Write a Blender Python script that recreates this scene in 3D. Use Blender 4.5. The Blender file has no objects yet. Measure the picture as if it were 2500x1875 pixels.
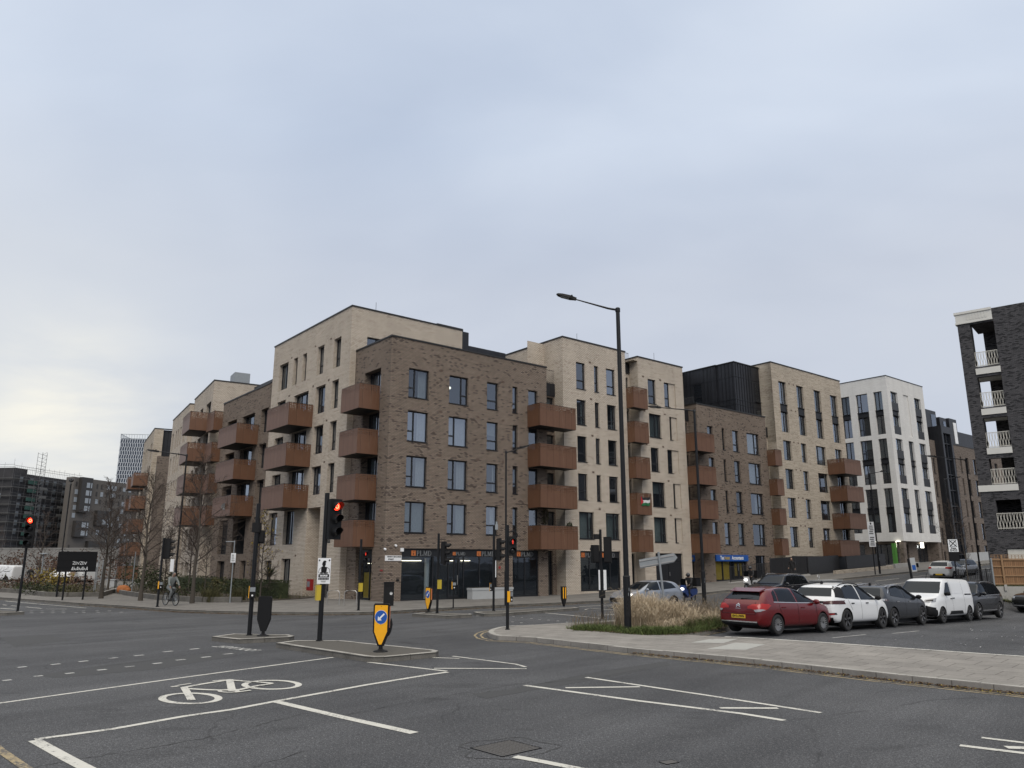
import bpy, bmesh, math, random
from mathutils import Vector, Matrix
from mathutils.bvhtree import BVHTree
R = math.radians; PI = math.pi
rnd = random.Random(11)
S = bpy.context.scene; COL = S.collection
# ---------------------------------------------------------------- camera, world, sun, exposure
CAMH = 2.45; FPX = 1878.0; TH = R(13.03)
cd = bpy.data.cameras.new('camera'); cam = bpy.data.objects.new('camera', cd); COL.objects.link(cam)
cd.sensor_width = 36; cd.lens = FPX / 2500 * 36; cd.clip_start = .1; cd.clip_end = 6000
cam.location = (0, 0, CAMH); cam.rotation_euler = (R(90) + TH, 0, 0); S.camera = cam
S.view_settings.view_transform = 'Standard'; S.view_settings.look = 'None'
S.view_settings.exposure = 0.22; S.view_settings.gamma = 1; S.view_settings.use_curve_mapping = False
SUN_EL, SUN_AZ = R(42), R(172)      # azimuth from +Y clockwise: behind the camera, a little to the right
wd = bpy.data.worlds.new("World"); S.world = wd; wd.use_nodes = True
def N(nt, t, ins=None, **kw):
    n = nt.nodes.new(t)
    for k, v in kw.items(): setattr(n, k, v)
    for k, v in (ins or {}).items():
        if hasattr(v, 'is_output'): nt.links.new(v, n.inputs[k])
        else: n.inputs[k].default_value = v
    return n
def ramp(nt, fac, stops, interp='LINEAR'):
    n = nt.nodes.new('ShaderNodeValToRGB'); nt.links.new(fac, n.inputs[0]); cr = n.color_ramp; cr.interpolation = interp
    while len(cr.elements) < len(stops): cr.elements.new(.5)
    for e, (p, c) in zip(cr.elements, stops):
        e.position = p; e.color = (c, c, c, 1) if isinstance(c, (int, float)) else (*c, 1)
    return n.outputs[0]
def mth(nt, op, a, b=0., c=None, clamp=False):
    d = {0: a, 1: b}
    if c is not None: d[2] = c
    return N(nt, 'ShaderNodeMath', d, operation=op, use_clamp=clamp).outputs[0]
def mixc(nt, fac, a, b, mode='MIX'):
    def c4(x): return x if hasattr(x, 'is_output') else (*x[:3], 1)
    return N(nt, 'ShaderNodeMix', {0: fac, 6: c4(a), 7: c4(b)}, data_type='RGBA', blend_type=mode).outputs[2]
def world():
    nt = wd.node_tree; nt.nodes.clear()
    sky = N(nt, 'ShaderNodeTexSky', sky_type='NISHITA', sun_disc=False, sun_elevation=SUN_EL, sun_rotation=SUN_AZ)
    d = N(nt, 'ShaderNodeTexCoord').outputs['Generated']
    x, y, z = N(nt, 'ShaderNodeSeparateXYZ', {0: d}).outputs[:]
    zz = mth(nt, 'ADD', mth(nt, 'MAXIMUM', z, 0.), .22)
    p = N(nt, 'ShaderNodeCombineXYZ', {0: mth(nt, 'DIVIDE', x, zz), 1: mth(nt, 'DIVIDE', y, zz), 2: 0.}).outputs[0]
    p = N(nt, 'ShaderNodeMapping', {0: p, 2: (0, 0, R(24)), 3: (.8, 1.15, 1)}).outputs[0]
    n1 = N(nt, 'ShaderNodeTexNoise', {0: p, 'Scale': .6, 'Detail': 4., 'Roughness': .5, 'Distortion': .5}).outputs[0]
    n2 = N(nt, 'ShaderNodeTexNoise', {0: p, 'Scale': 1.9, 'Detail': 6., 'Roughness': .55, 'Distortion': .3}).outputs[0]
    f = mth(nt, 'ADD', mth(nt, 'MULTIPLY', n1, .84), mth(nt, 'MULTIPLY', n2, .16))
    cl = ramp(nt, f, [(.31, (.395, .462, .59)), (.43, (.492, .562, .685)), (.53, (.595, .66, .768)), (.66, (.695, .745, .812))])
    # paler, flatter cloud low over the rooftops; the overcast is brightest overhead
    low = ramp(nt, z, [(0., 1.), (.34, .75), (.5, 0.)])
    cl = mixc(nt, mth(nt, 'MULTIPLY', low, .68), cl, (.49, .51, .57))
    zen = ramp(nt, z, [(.64, 0.), (.9, 1.)])
    cl = mixc(nt, zen, cl, (1.5, 1.42, 1.28))
    # thin bright break in the cloud, low on the left
    gd = Vector((-.60, 1., .185)).normalized()
    dp = N(nt, 'ShaderNodeVectorMath', {0: d, 1: gd}, operation='DOT_PRODUCT').outputs['Value']
    g1 = mth(nt, 'POWER', mth(nt, 'MAXIMUM', dp, 0.), 30.)
    g2 = mth(nt, 'POWER', mth(nt, 'MAXIMUM', dp, 0.), 160.)
    st = mth(nt, 'MULTIPLY', ramp(nt, n2, [(.35, .25), (.62, 1.)]), g2)
    cl = mixc(nt, mth(nt, 'MULTIPLY', g1, .38), cl, (.70, .735, .75))
    cl = mixc(nt, mth(nt, 'MULTIPLY', st, .75), cl, (.95, .90, .76))
    b1 = N(nt, 'ShaderNodeBackground', {0: sky.outputs[0], 1: .06}).outputs[0]
    b2 = N(nt, 'ShaderNodeBackground', {0: cl, 1: 1.}).outputs[0]
    o = N(nt, 'ShaderNodeOutputWorld', {0: N(nt, 'ShaderNodeMixShader', {0: .93, 1: b1, 2: b2}).outputs[0]})
world()
sd = bpy.data.lights.new('sun', 'SUN'); so = bpy.data.objects.new('sun', sd); COL.objects.link(so)
sd.energy = 1.4; sd.angle = R(35); sd.color = (1, .93, .83)
so.rotation_euler = Vector((-math.sin(SUN_AZ) * math.cos(SUN_EL), -math.cos(SUN_AZ) * math.cos(SUN_EL), -math.sin(SUN_EL))).to_track_quat('-Z', 'Y').to_euler()

# ---------------------------------------------------------------- plan: measured positions
def G(u, v, z=0.):                     # photograph pixel -> point on the horizontal plane z (used to survey the site)
    a = (u - 1250) / FPX; b = (937.5 - v) / FPX
    d = Vector((a, math.cos(TH) - b * math.sin(TH), math.sin(TH) + b * math.cos(TH)))
    t = (z - CAMH) / d.z
    return (d.x * t, d.y * t)
C0 = Vector((-7.79, 47.99)); UA = R(39.013)
U = Vector((math.cos(UA), math.sin(UA))); V = Vector((-U.y, U.x))
def W(s, t): p = C0 + s * U + t * V; return (p.x, p.y)
def ST(x, y): d = Vector((x, y)) - C0; return d.dot(U), d.dot(V)
def sm(x): x = min(1, max(0, x)); return x * x * (3 - 2 * x)
def zg(x, y):                          # height of the ground: flat junction, street climbing to the right, parking area falling away
    s, t = ST(x, y)
    road = .038 * max(0, s - 15) * sm((s - 10) / 12) if s > 10 else 0
    road = min(road, 3.2)
    lot = max(-.45, .16 - .022 * (s + 1.5)) if s > -6 else .12
    w = sm((-20.5 - t) / 4.5) * sm((s + 6) / 6) * sm((x + y * .0 - 4.5) / 3)
    return road * (1 - w) + lot * w

# ---------------------------------------------------------------- mesh helpers
class MB:
    def __init__(s, M=None): s.v = []; s.f = []; s.m = []; s.M = M
    def add(s, pts, faces, mi=0):
        o = len(s.v)
        s.v += [tuple(s.M @ Vector(p)) for p in pts] if s.M is not None else [tuple(p) for p in pts]
        s.f += [tuple(o + i for i in f) for f in faces]; s.m += [mi] * len(faces)
    def face(s, pts, mi=0): s.add(pts, [range(len(pts))], mi)
    def box(s, x0, y0, z0, x1, y1, z1, mi=0):
        if x0 > x1: x0, x1 = x1, x0
        if y0 > y1: y0, y1 = y1, y0
        if z0 > z1: z0, z1 = z1, z0
        s.add([(x0, y0, z0), (x1, y0, z0), (x1, y1, z0), (x0, y1, z0), (x0, y0, z1), (x1, y0, z1), (x1, y1, z1), (x0, y1, z1)],
              [(0, 3, 2, 1), (4, 5, 6, 7), (0, 1, 5, 4), (1, 2, 6, 5), (2, 3, 7, 6), (3, 0, 4, 7)], mi)
    def prism(s, poly, z0, z1, mi=0, ax='z'):
        n = len(poly)
        f = {'z': lambda p, h: (p[0], p[1], h), 'y': lambda p, h: (p[0], h, p[1]), 'x': lambda p, h: (h, p[0], p[1])}[ax]
        s.add([f(p, z0) for p in poly] + [f(p, z1) for p in poly],
              [tuple(range(n))[::-1], tuple(range(n, 2 * n))] + [(i, (i + 1) % n, n + (i + 1) % n, n + i) for i in range(n)], mi)
    def tube(s, pts, r, n=8, mi=0, cap=True):
        pts = [Vector(p) for p in pts]; k = len(pts)
        if not isinstance(r, (list, tuple)): r = [r] * k
        ring = []; up = None
        for i, p in enumerate(pts):
            d = (pts[min(i + 1, k - 1)] - pts[max(i - 1, 0)]); d = d.normalized() if d.length > 1e-9 else Vector((0, 0, 1))
            if up is None: up = Vector((1, 0, 0)) if abs(d.x) < .9 else Vector((0, 1, 0))
            a = d.cross(up).normalized(); b = d.cross(a); up = -b if False else up
            ring += [p + r[i] * (math.cos(2 * PI * j / n) * a + math.sin(2 * PI * j / n) * b) for j in range(n)]
        f = [(i * n + j, i * n + (j + 1) % n, (i + 1) * n + (j + 1) % n, (i + 1) * n + j) for i in range(k - 1) for j in range(n)]
        if cap: f += [tuple(range(n))[::-1], tuple(range((k - 1) * n, k * n))]
        s.add(ring, f, mi)
    def cyl(s, x, y, z0, z1, r0, r1=None, n=16, mi=0): s.tube([(x, y, z0), (x, y, z1)], [r0, r0 if r1 is None else r1], n, mi)
    def lathe(s, prof, n=24, mi=0, c=(0, 0, 0), ax='z'):   # profile (r, h)
        f = {'z': lambda a, r, h: (c[0] + r * math.cos(a), c[1] + r * math.sin(a), c[2] + h),
             'y': lambda a, r, h: (c[0] + r * math.cos(a), c[1] + h, c[2] + r * math.sin(a)),
             'x': lambda a, r, h: (c[0] + h, c[1] + r * math.cos(a), c[2] + r * math.sin(a))}[ax]
        k = len(prof); pts = [f(2 * PI * j / n, r, h) for r, h in prof for j in range(n)]
        s.add(pts, [(i * n + j, i * n + (j + 1) % n, (i + 1) * n + (j + 1) % n, (i + 1) * n + j) for i in range(k - 1) for j in range(n)], mi)
    def ball(s, c, r, n=12, mi=0):
        rx, ry, rz = r if isinstance(r, (list, tuple)) else (r, r, r); m = n // 2
        pts = [(c[0] + rx * math.sin(PI * i / m) * math.cos(2 * PI * j / n), c[1] + ry * math.sin(PI * i / m) * math.sin(2 * PI * j / n), c[2] + rz * math.cos(PI * i / m)) for i in range(m + 1) for j in range(n)]
        s.add(pts, [(i * n + j, (i + 1) * n + j, (i + 1) * n + (j + 1) % n, i * n + (j + 1) % n) for i in range(m) for j in range(n)], mi)
    def mesh(s, name, mats, smooth=None):
        me = bpy.data.meshes.new(name); me.from_pydata(s.v, [], s.f)
        for m in (mats if isinstance(mats, (list, tuple)) else [mats]): me.materials.append(m)
        me.polygons.foreach_set('material_index', s.m)
        fin(me, smooth); return me
    def build(s, name, mats, parent=None, smooth=None, loc=(0, 0, 0), rotz=0.):
        return link(name, s.mesh(name, mats, smooth), parent, loc, rotz)
def fin(me, smooth=None):
    me.validate(); me.update()
    uv = me.uv_layers.new(name='UVMap').data
    for p in me.polygons:
        n = p.normal; ax = 0 if abs(n.x) > abs(n.y) and abs(n.x) > abs(n.z) else (1 if abs(n.y) >= abs(n.z) else 2)
        for li in p.loop_indices:
            c = me.vertices[me.loops[li].vertex_index].co
            uv[li].uv = (c.y, c.z) if ax == 0 else ((c.x, c.z) if ax == 1 else (c.x, c.y))
    if smooth:
        me.polygons.foreach_set('use_smooth', [True] * len(me.polygons))
        if smooth < 180: me.set_sharp_from_angle(angle=R(smooth))
def link(name, me, parent=None, loc=(0, 0, 0), rotz=0.):
    o = bpy.data.objects.new(name, me); COL.objects.link(o); o.parent = parent; o.location = loc
    if rotz: o.rotation_euler = (0, 0, rotz)
    return o
def tag(o, label, cat, group=None, kind=None):
    if label: o['label'] = label
    if cat: o['category'] = cat
    if group: o['group'] = group
    if kind: o['kind'] = kind
    return o
def thing(name, label, cat, loc=(0, 0, 0), rotz=0., group=None):
    o = bpy.data.objects.new(name, None); COL.objects.link(o); o.empty_display_size = .2
    o.location = loc; o.rotation_euler = (0, 0, rotz); return tag(o, label, cat, group)
def struct(o): o['kind'] = 'structure'; return o
def sheet(name, polys, mat, dz, step=2.5, thick=0., jag=0.):   # flat polygons laid on the ground dz above it, following its slope
    bm = bmesh.new()
    for poly in polys:
        vs = [bm.verts.new((p[0], p[1], p[2] if len(p) > 2 else 0)) for p in poly]
        try: bm.faces.new(vs)
        except ValueError: pass
    bmesh.ops.triangulate(bm, faces=bm.faces[:])
    for _ in range(9):
        es = [e for e in bm.edges if e.calc_length() > step]
        if not es: break
        bmesh.ops.subdivide_edges(bm, edges=es, cuts=1); bmesh.ops.triangulate(bm, faces=[f for f in bm.faces if len(f.verts) > 3])
    bmesh.ops.recalc_face_normals(bm, faces=bm.faces[:])
    for f in bm.faces:
        if f.normal.z < 0: f.normal_flip()
    if thick:
        r = bmesh.ops.extrude_face_region(bm, geom=bm.faces[:])
        top = {v for v in r['geom'] if isinstance(v, bmesh.types.BMVert)}
        for v in bm.verts: v.co.z += zg(v.co.x, v.co.y) + (dz if v in top else dz - thick)
    else:
        for v in bm.verts: v.co.z += zg(v.co.x, v.co.y) + dz
    me = bpy.data.meshes.new(name); bm.to_mesh(me); bm.free(); me.materials.append(mat); fin(me)
    return link(name, me)
def strip(pts, w):                      # polyline -> quad polygons of width w (2-D)
    out = []; pts = [Vector(p[:2]) for p in pts]
    if not isinstance(w, (list, tuple)): w = [w] * len(pts)
    L = []
    for i, p in enumerate(pts):
        d = (pts[min(i + 1, len(pts) - 1)] - pts[max(i - 1, 0)]).normalized(); n = Vector((-d.y, d.x)) * w[i] / 2
        L.append((p + n, p - n))
    for (a, b), (c, d) in zip(L, L[1:]): out.append([b, d, c, a])
    return out
def textmesh(body, size, align='CENTER', extrude=0., bold=0.):
    cu = bpy.data.curves.new('lettering', 'FONT'); cu.body = body; cu.size = size; cu.align_x = align; cu.align_y = 'CENTER'; cu.extrude = extrude; cu.offset = bold
    cu.resolution_u = 3
    o = bpy.data.objects.new('lettering', cu); COL.objects.link(o)
    me = bpy.data.meshes.new_from_object(o.evaluated_get(bpy.context.evaluated_depsgraph_get()))
    bpy.data.objects.remove(o); bpy.data.curves.remove(cu); return me
def text(body, size, mat, parent, M, name='lettering', align='CENTER', bold=0., sx=1.):
    me = textmesh(body, size, align, 0.002, bold); me.materials.clear(); me.materials.append(mat)
    if sx != 1: me.transform(Matrix.Diagonal((sx, 1, 1, 1)))
    o = link(name, me, parent); o.matrix_local = M; return o
RX90 = Matrix.Rotation(R(90), 4, 'X')
def put(o, x, y, z, rz=0., up=True):     # stand a flat (x,y) shape upright, facing -y, then turn it
    return Matrix.Translation((x, y, z)) @ Matrix.Rotation(rz, 4, 'Z') @ (RX90 if up else Matrix())
# ---------------------------------------------------------------- materials
def newmat(name):
    m = bpy.data.materials.new(name); m.use_nodes = True; nt = m.node_tree; nt.nodes.clear()
    b = N(nt, 'ShaderNodeBsdfPrincipled'); o = N(nt, 'ShaderNodeOutputMaterial', {0: b.outputs[0]}); return m, nt, b, o
def setc(nt, b, c):
    if hasattr(c, 'is_output'): nt.links.new(c, b.inputs['Base Color'])
    else: b.inputs['Base Color'].default_value = (*c, 1)
def noise(nt, sc, det=4., rough=.6, co=None, stretch=None):
    co = co or N(nt, 'ShaderNodeTexCoord').outputs['Object']
    if stretch: co = N(nt, 'ShaderNodeMapping', {0: co, 3: stretch}).outputs[0]
    return N(nt, 'ShaderNodeTexNoise', {0: co, 'Scale': sc, 'Detail': det, 'Roughness': rough}).outputs[0]
def bump(nt, b, h, st=.3, dist=.01):
    nt.links.new(N(nt, 'ShaderNodeBump', {'Height': h, 'Strength': st, 'Distance': dist}).outputs[0], b.inputs['Normal'])
def mat(name, c, rough=.6, metal=0., spec=.5, var=.15, sc=6., emit=None, coat=0., bmp=0.):
    m, nt, b, o = newmat(name); b.inputs['Roughness'].default_value = rough; b.inputs['Metallic'].default_value = metal
    b.inputs['Specular IOR Level'].default_value = spec; b.inputs['Coat Weight'].default_value = coat; b.inputs['Coat Roughness'].default_value = .04
    n = noise(nt, sc)
    if var: setc(nt, b, mixc(nt, n, [x * (1 - var) for x in c], [min(1, x * (1 + var)) for x in c]))
    else: setc(nt, b, c)
    if bmp: bump(nt, b, n, bmp)
    if emit: b.inputs['Emission Color'].default_value = (*emit[0], 1); b.inputs['Emission Strength'].default_value = emit[1]
    return m
def brick(name, c1, c2, mortar, dark=None, dfrac=.1, bw=.225, bh=.075, ms=.012, streak=.5, soil=.09, crs=.18):
    m, nt, b, o = newmat(name); b.inputs['Roughness'].default_value = .9; b.inputs['Specular IOR Level'].default_value = .2
    uv = N(nt, 'ShaderNodeUVMap').outputs[0]
    bt = N(nt, 'ShaderNodeTexBrick', {0: uv, 'Color1': (*c1, 1), 'Color2': (*c2, 1), 'Mortar': (*mortar, 1), 'Scale': 1., 'Mortar Size': ms, 'Mortar Smooth': .1, 'Bias': 0., 'Brick Width': bw, 'Row Height': bh}, offset=.5)
    c = bt.outputs[0]
    if dark:
        q = N(nt, 'ShaderNodeTexBrick', {0: uv, 'Color1': (0, 0, 0, 1), 'Color2': (1, 1, 1, 1), 'Mortar': (0, 0, 0, 1), 'Scale': 1., 'Mortar Size': ms, 'Brick Width': bw, 'Row Height': bh}, offset=.5).outputs[0]
        cl = noise(nt, .9, 3., .6, uv, (1, 2.2, 1))
        k = ramp(nt, mth(nt, 'ADD', q, mth(nt, 'MULTIPLY', mth(nt, 'SUBTRACT', cl, .5), streak)), [(1 - dfrac - .04, 0.), (1 - dfrac, 1.)])
        c = mixc(nt, k, c, dark)
    big = noise(nt, .35, 4., .6, uv)
    c = mixc(nt, 1., c, ramp(nt, big, [(.3, 1 - soil), (.7, 1 + soil * .5)]), 'MULTIPLY')
    st = noise(nt, .8, 4., .65, uv, (1.6, .16, 1))           # faint rain streaks
    c = mixc(nt, 1., c, ramp(nt, st, [(.32, .92), (.55, 1.)]), 'MULTIPLY')
    c = mixc(nt, 1., c, ramp(nt, noise(nt, 1., 2., .6, uv, (.7, 8.5, 1)), [(.3, 1 - crs), (.7, 1 + crs * .9)]), 'MULTIPLY')      # courses differ a little in tone
    fine = noise(nt, 26., 2., .6, uv)
    c = mixc(nt, 1., c, ramp(nt, fine, [(.3, .9), (.7, 1.08)]), 'MULTIPLY')
    setc(nt, b, c); bump(nt, b, mth(nt, 'MULTIPLY', bt.outputs[1], -1.), .5, .01); return m
M = {}
M['brick_cream'] = brick('cream brick', (.66, .58, .48), (.60, .52, .425), (.30, .26, .22), dark=(.46, .385, .31), dfrac=.05, bh=.09, ms=.02, crs=.11)
M['brick_brown'] = brick('brown brick', (.255, .198, .155), (.32, .258, .206), (.085, .07, .06), dark=(.098, .075, .064), dfrac=.08, streak=.35, soil=.10, bh=.085, ms=.018, crs=.14)
M['brick_tan'] = brick('tan brick', (.52, .455, .37), (.47, .405, .325), (.33, .285, .23), dark=(.36, .30, .24), dfrac=.1)
M['brick_black'] = brick('charcoal brick', (.070, .068, .072), (.115, .112, .118), (.045, .045, .048), dark=(.028, .028, .030), dfrac=.2, streak=.8)
M['brick_dusk'] = brick('dark tan brick', (.185, .152, .128), (.22, .183, .155), (.12, .10, .087), dark=(.085, .068, .058), dfrac=.1)
M['brick_grey'] = brick('grey brick', (.13, .115, .10), (.16, .14, .125), (.10, .09, .08), bw=.6, bh=.2)
M['render_white'] = brick('white glazed brick', (.70, .69, .665), (.66, .65, .625), (.56, .55, .53), bw=.3, bh=.075, ms=.008, soil=.05, crs=.04)
def paving(name, ang, bw, bh, c1, c2, mo):
    m, nt, b, o = newmat(name); b.inputs['Roughness'].default_value = .85
    co = N(nt, 'ShaderNodeMapping', {0: N(nt, 'ShaderNodeTexCoord').outputs['Object'], 2: (0, 0, ang)}).outputs[0]
    bt = N(nt, 'ShaderNodeTexBrick', {0: co, 'Color1': (*c1, 1), 'Color2': (*c2, 1), 'Mortar': (*mo, 1), 'Scale': 1., 'Mortar Size': .012, 'Mortar Smooth': .2, 'Brick Width': bw, 'Row Height': bh}, offset=.5)
    c = mixc(nt, 1., bt.outputs[0], ramp(nt, noise(nt, .8, 5., .65), [(.3, .72), (.7, 1.12)]), 'MULTIPLY')
    c = mixc(nt, 1., c, ramp(nt, noise(nt, 18., 3., .6), [(.3, .9), (.7, 1.08)]), 'MULTIPLY')
    spot = ramp(nt, noise(nt, 9., 2., .4), [(.66, 0.), (.72, 1.)])
    c = mixc(nt, mth(nt, 'MULTIPLY', spot, .35), c, (.08, .075, .07))
    setc(nt, b, c); bump(nt, b, mth(nt, 'MULTIPLY', bt.outputs[1], -1.), .4, .01); return m
M['paving'] = paving('concrete paving slabs', -UA + R(86), .75, .6, (.245, .23, .21), (.215, .202, .184), (.11, .10, .088))
M['paving_far'] = paving('grey paving slabs', -UA, .9, .6, (.175, .165, .152), (.15, .142, .13), (.08, .075, .068))
def asphalt():
    m, nt, b, o = newmat('asphalt'); b.inputs['Specular IOR Level'].default_value = .22
    co = N(nt, 'ShaderNodeTexCoord').outputs['Object']
    c = mixc(nt, ramp(nt, noise(nt, .22, 5., .6, co), [(.35, 0.), (.65, 1.)]), (.055, .0565, .061), (.077, .0785, .083))
    tr = noise(nt, .55, 3., .55, N(nt, 'ShaderNodeMapping', {0: co, 2: (0, 0, -R(50))}).outputs[0], (.16, 1.5, 1))   # worn lanes along the traffic
    c = mixc(nt, 1., c, ramp(nt, tr, [(.35, .84), (.65, 1.12)]), 'MULTIPLY')
    g = noise(nt, 52., 2., .75, co); g2 = noise(nt, 19., 4., .7, co)
    c = mixc(nt, 1., c, ramp(nt, g, [(.30, .42), (.48, .9), (.60, 1.35), (.68, 2.6), (.76, 4.2)]), 'MULTIPLY')
    c = mixc(nt, 1., c, ramp(nt, g2, [(.30, .55), (.5, .98), (.60, 1.3), (.72, 2.1)]), 'MULTIPLY')
    sp = N(nt, 'ShaderNodeTexVoronoi', {0: co, 'Scale': 26.}); c = mixc(nt, mth(nt, 'MULTIPLY', ramp(nt, sp.outputs[0], [(.16, 1.), (.3, 0.)]), ramp(nt, N(nt, 'ShaderNodeSeparateColor', {0: sp.outputs[1]}).outputs[0], [(.55, 0.), (.9, .55)])), c, (.22, .22, .215))   # pale aggregate
    ol = noise(nt, .9, 4., .6, co, (.6, 1.3, 1)); c = mixc(nt, 1., c, ramp(nt, ol, [(.28, .72), (.42, 1.)]), 'MULTIPLY')      # oil and tyre stains
    # sealed cracks and old joints
    wv = N(nt, 'ShaderNodeVectorMath', {0: co, 1: N(nt, 'ShaderNodeVectorMath', {0: N(nt, 'ShaderNodeTexNoise', {0: co, 'Scale': .7, 'Detail': 5.}).outputs[1], 1: (1.3, 1.3, 0)}, operation='MULTIPLY').outputs[0]}, operation='ADD').outputs[0]
    vo = N(nt, 'ShaderNodeTexVoronoi', {0: wv, 'Scale': .17}, feature='DISTANCE_TO_EDGE').outputs[0]
    ck = mth(nt, 'MULTIPLY', ramp(nt, vo, [(.0, 1.), (.0018, 0.)]), ramp(nt, noise(nt, .5, 2., .5, co), [(.46, 0.), (.56, 1.)]))
    c = mixc(nt, mth(nt, 'MULTIPLY', ck, .55), c, (.022, .022, .023))
    lt = ramp(nt, N(nt, 'ShaderNodeTexVoronoi', {0: co, 'Scale': 1.9}).outputs[0], [(.018, 1.), (.032, 0.)])   # small pale grit and gum
    c = mixc(nt, mth(nt, 'MULTIPLY', lt, .6), c, (.30, .30, .29))
    setc(nt, b, c); nt.links.new(ramp(nt, g2, [(.3, .75), (.7, .95)]), b.inputs['Roughness'])
    bump(nt, b, g, .35, .006); return m
M['asphalt'] = asphalt()
M['patch'] = mat('asphalt repair', (.045, .046, .048), .9, var=.5, sc=28., bmp=.3)
def paint(name, c, under=(.055, .055, .058), wear=.5):
    m, nt, b, o = newmat(name); b.inputs['Roughness'].default_value = .7
    co = N(nt, 'ShaderNodeTexCoord').outputs['Object']
    w = mth(nt, 'ADD', mth(nt, 'MULTIPLY', noise(nt, 22., 5., .75, co), .6), mth(nt, 'MULTIPLY', noise(nt, 1.6, 3., .6, co), .4))
    k = ramp(nt, w, [(wear - .07, 0.), (wear + .02, 1.)])
    cc = mixc(nt, noise(nt, 3., 4., .6, co), [x * .82 for x in c], c)
    setc(nt, b, mixc(nt, k, under, cc)); return m
M['white_paint'] = paint('white road paint', (.58, .57, .52), wear=.455)
M['worn_paint'] = paint('worn road paint', (.48, .48, .46), wear=.47)
M['yellow_paint'] = paint('yellow road paint', (.36, .285, .16), wear=.50)
def kerbmat(name, top, face):             # pale tops, darker faces: shading put into the colour by normal, mottled grime over it
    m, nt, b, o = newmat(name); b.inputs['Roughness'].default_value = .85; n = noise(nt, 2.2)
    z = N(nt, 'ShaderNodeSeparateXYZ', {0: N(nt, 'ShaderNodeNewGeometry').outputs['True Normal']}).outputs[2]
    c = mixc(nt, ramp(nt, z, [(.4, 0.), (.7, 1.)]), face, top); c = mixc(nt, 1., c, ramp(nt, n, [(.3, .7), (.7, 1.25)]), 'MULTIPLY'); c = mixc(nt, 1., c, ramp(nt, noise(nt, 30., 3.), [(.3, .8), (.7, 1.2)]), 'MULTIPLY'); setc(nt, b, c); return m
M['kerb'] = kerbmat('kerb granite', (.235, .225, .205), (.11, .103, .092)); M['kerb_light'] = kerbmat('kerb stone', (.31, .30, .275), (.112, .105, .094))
M['island_tar'] = mat('island surface', (.078, .072, .062), .95, var=.3, sc=9., bmp=.3)
M['concrete'] = mat('concrete', (.34, .33, .31), .85, var=.2, sc=3., bmp=.1)
M['concrete_pale'] = mat('pale concrete', (.36, .37, .375), .8, var=.1, sc=2.)
M['soil'] = mat('soil', (.050, .040, .028), 1., var=.5, sc=7., bmp=.4)
M['turf'] = mat('short turf', (.052, .062, .026), 1., var=.45, sc=9., bmp=.4)
M['black'] = mat('black street paint', (.007, .0075, .009), .42, spec=.3, var=.3, sc=3.)
M['black_matt'] = mat('black plastic', (.008, .008, .009), .6, spec=.25, var=.2)
M['frame'] = mat('dark grey window frame', (.015, .016, .019), .5, spec=.3, var=.15)
M['zinc'] = None
def seamed(name, c, w=.42):
    m, nt, b, o = newmat(name); b.inputs['Roughness'].default_value = .42; b.inputs['Metallic'].default_value = .35
    uv = N(nt, 'ShaderNodeUVMap').outputs[0]
    bt = N(nt, 'ShaderNodeTexBrick', {0: uv, 'Color1': (*c, 1), 'Color2': (*[x * 1.25 for x in c], 1), 'Mortar': (*[x * .35 for x in c], 1), 'Scale': 1., 'Mortar Size': .022, 'Mortar Smooth': .3, 'Brick Width': w, 'Row Height': 60.}, offset=0.)
    setc(nt, b, mixc(nt, 1., bt.outputs[0], ramp(nt, noise(nt, 1.2, 4., .6, uv), [(.3, .8), (.7, 1.15)]), 'MULTIPLY'))
    bump(nt, b, bt.outputs[1], .8, .03); return m
M['zinc'] = seamed('dark standing seam zinc', (.020, .021, .025))
M['coping'] = mat('dark metal coping', (.028, .027, .026), .45, metal=.3, var=.15)
def copper(name, w):
    m, nt, b, o = newmat(name); b.inputs['Roughness'].default_value = .48; b.inputs['Metallic'].default_value = .25
    uv = N(nt, 'ShaderNodeUVMap').outputs[0]
    c = mixc(nt, noise(nt, 1.4, 5., .6, uv), (.128, .063, .036), (.178, .089, .051))
    se = N(nt, 'ShaderNodeTexBrick', {0: uv, 'Color1': (1, 1, 1, 1), 'Color2': (.93, .93, .93, 1), 'Mortar': (.35, .35, .35, 1), 'Scale': 1., 'Mortar Size': .012, 'Mortar Smooth': .2, 'Brick Width': w, 'Row Height': 50.}, offset=0.).outputs[0]
    c = mixc(nt, 1., c, se, 'MULTIPLY')
    st = noise(nt, 1.6, 4., .6, uv, (2.4, .22, 1))            # pale run-off stains
    c = mixc(nt, ramp(nt, st, [(.56, 0.), (.74, .3)]), c, (.30, .19, .13))
    # leaf pattern punched through the sheet, thinning out downwards (uv.y = height within the panel)
    x, y, _ = N(nt, 'ShaderNodeSeparateXYZ', {0: uv}).outputs[:]; ph = mth(nt, 'DIVIDE', y, 1.65)
    wv = N(nt, 'ShaderNodeCombineXYZ', {0: mth(nt, 'MULTIPLY', x, 8.), 1: mth(nt, 'MULTIPLY', y, 8.), 2: 0.}).outputs[0]
    vo = N(nt, 'ShaderNodeTexVoronoi', {0: wv, 'Scale': 1., 'Randomness': .25}).outputs[0]
    th = mth(nt, 'MULTIPLY', ramp(nt, ph, [(0., 0.), (.55, .0), (.75, .8), (1., 1.)]), .36)
    hole = mth(nt, 'LESS_THAN', vo, th)
    setc(nt, b, c)
    tr = N(nt, 'ShaderNodeBsdfTransparent').outputs[0]
    mx = N(nt, 'ShaderNodeMixShader', {0: hole, 1: b.outputs[0], 2: tr}).outputs[0]; nt.links.new(mx, o.inputs[0]); return m
M['copper'] = copper('punched copper brown sheet', .62)
M['vent'] = mat('air brick clay', (.105, .072, .055), .95, var=.2)
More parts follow.
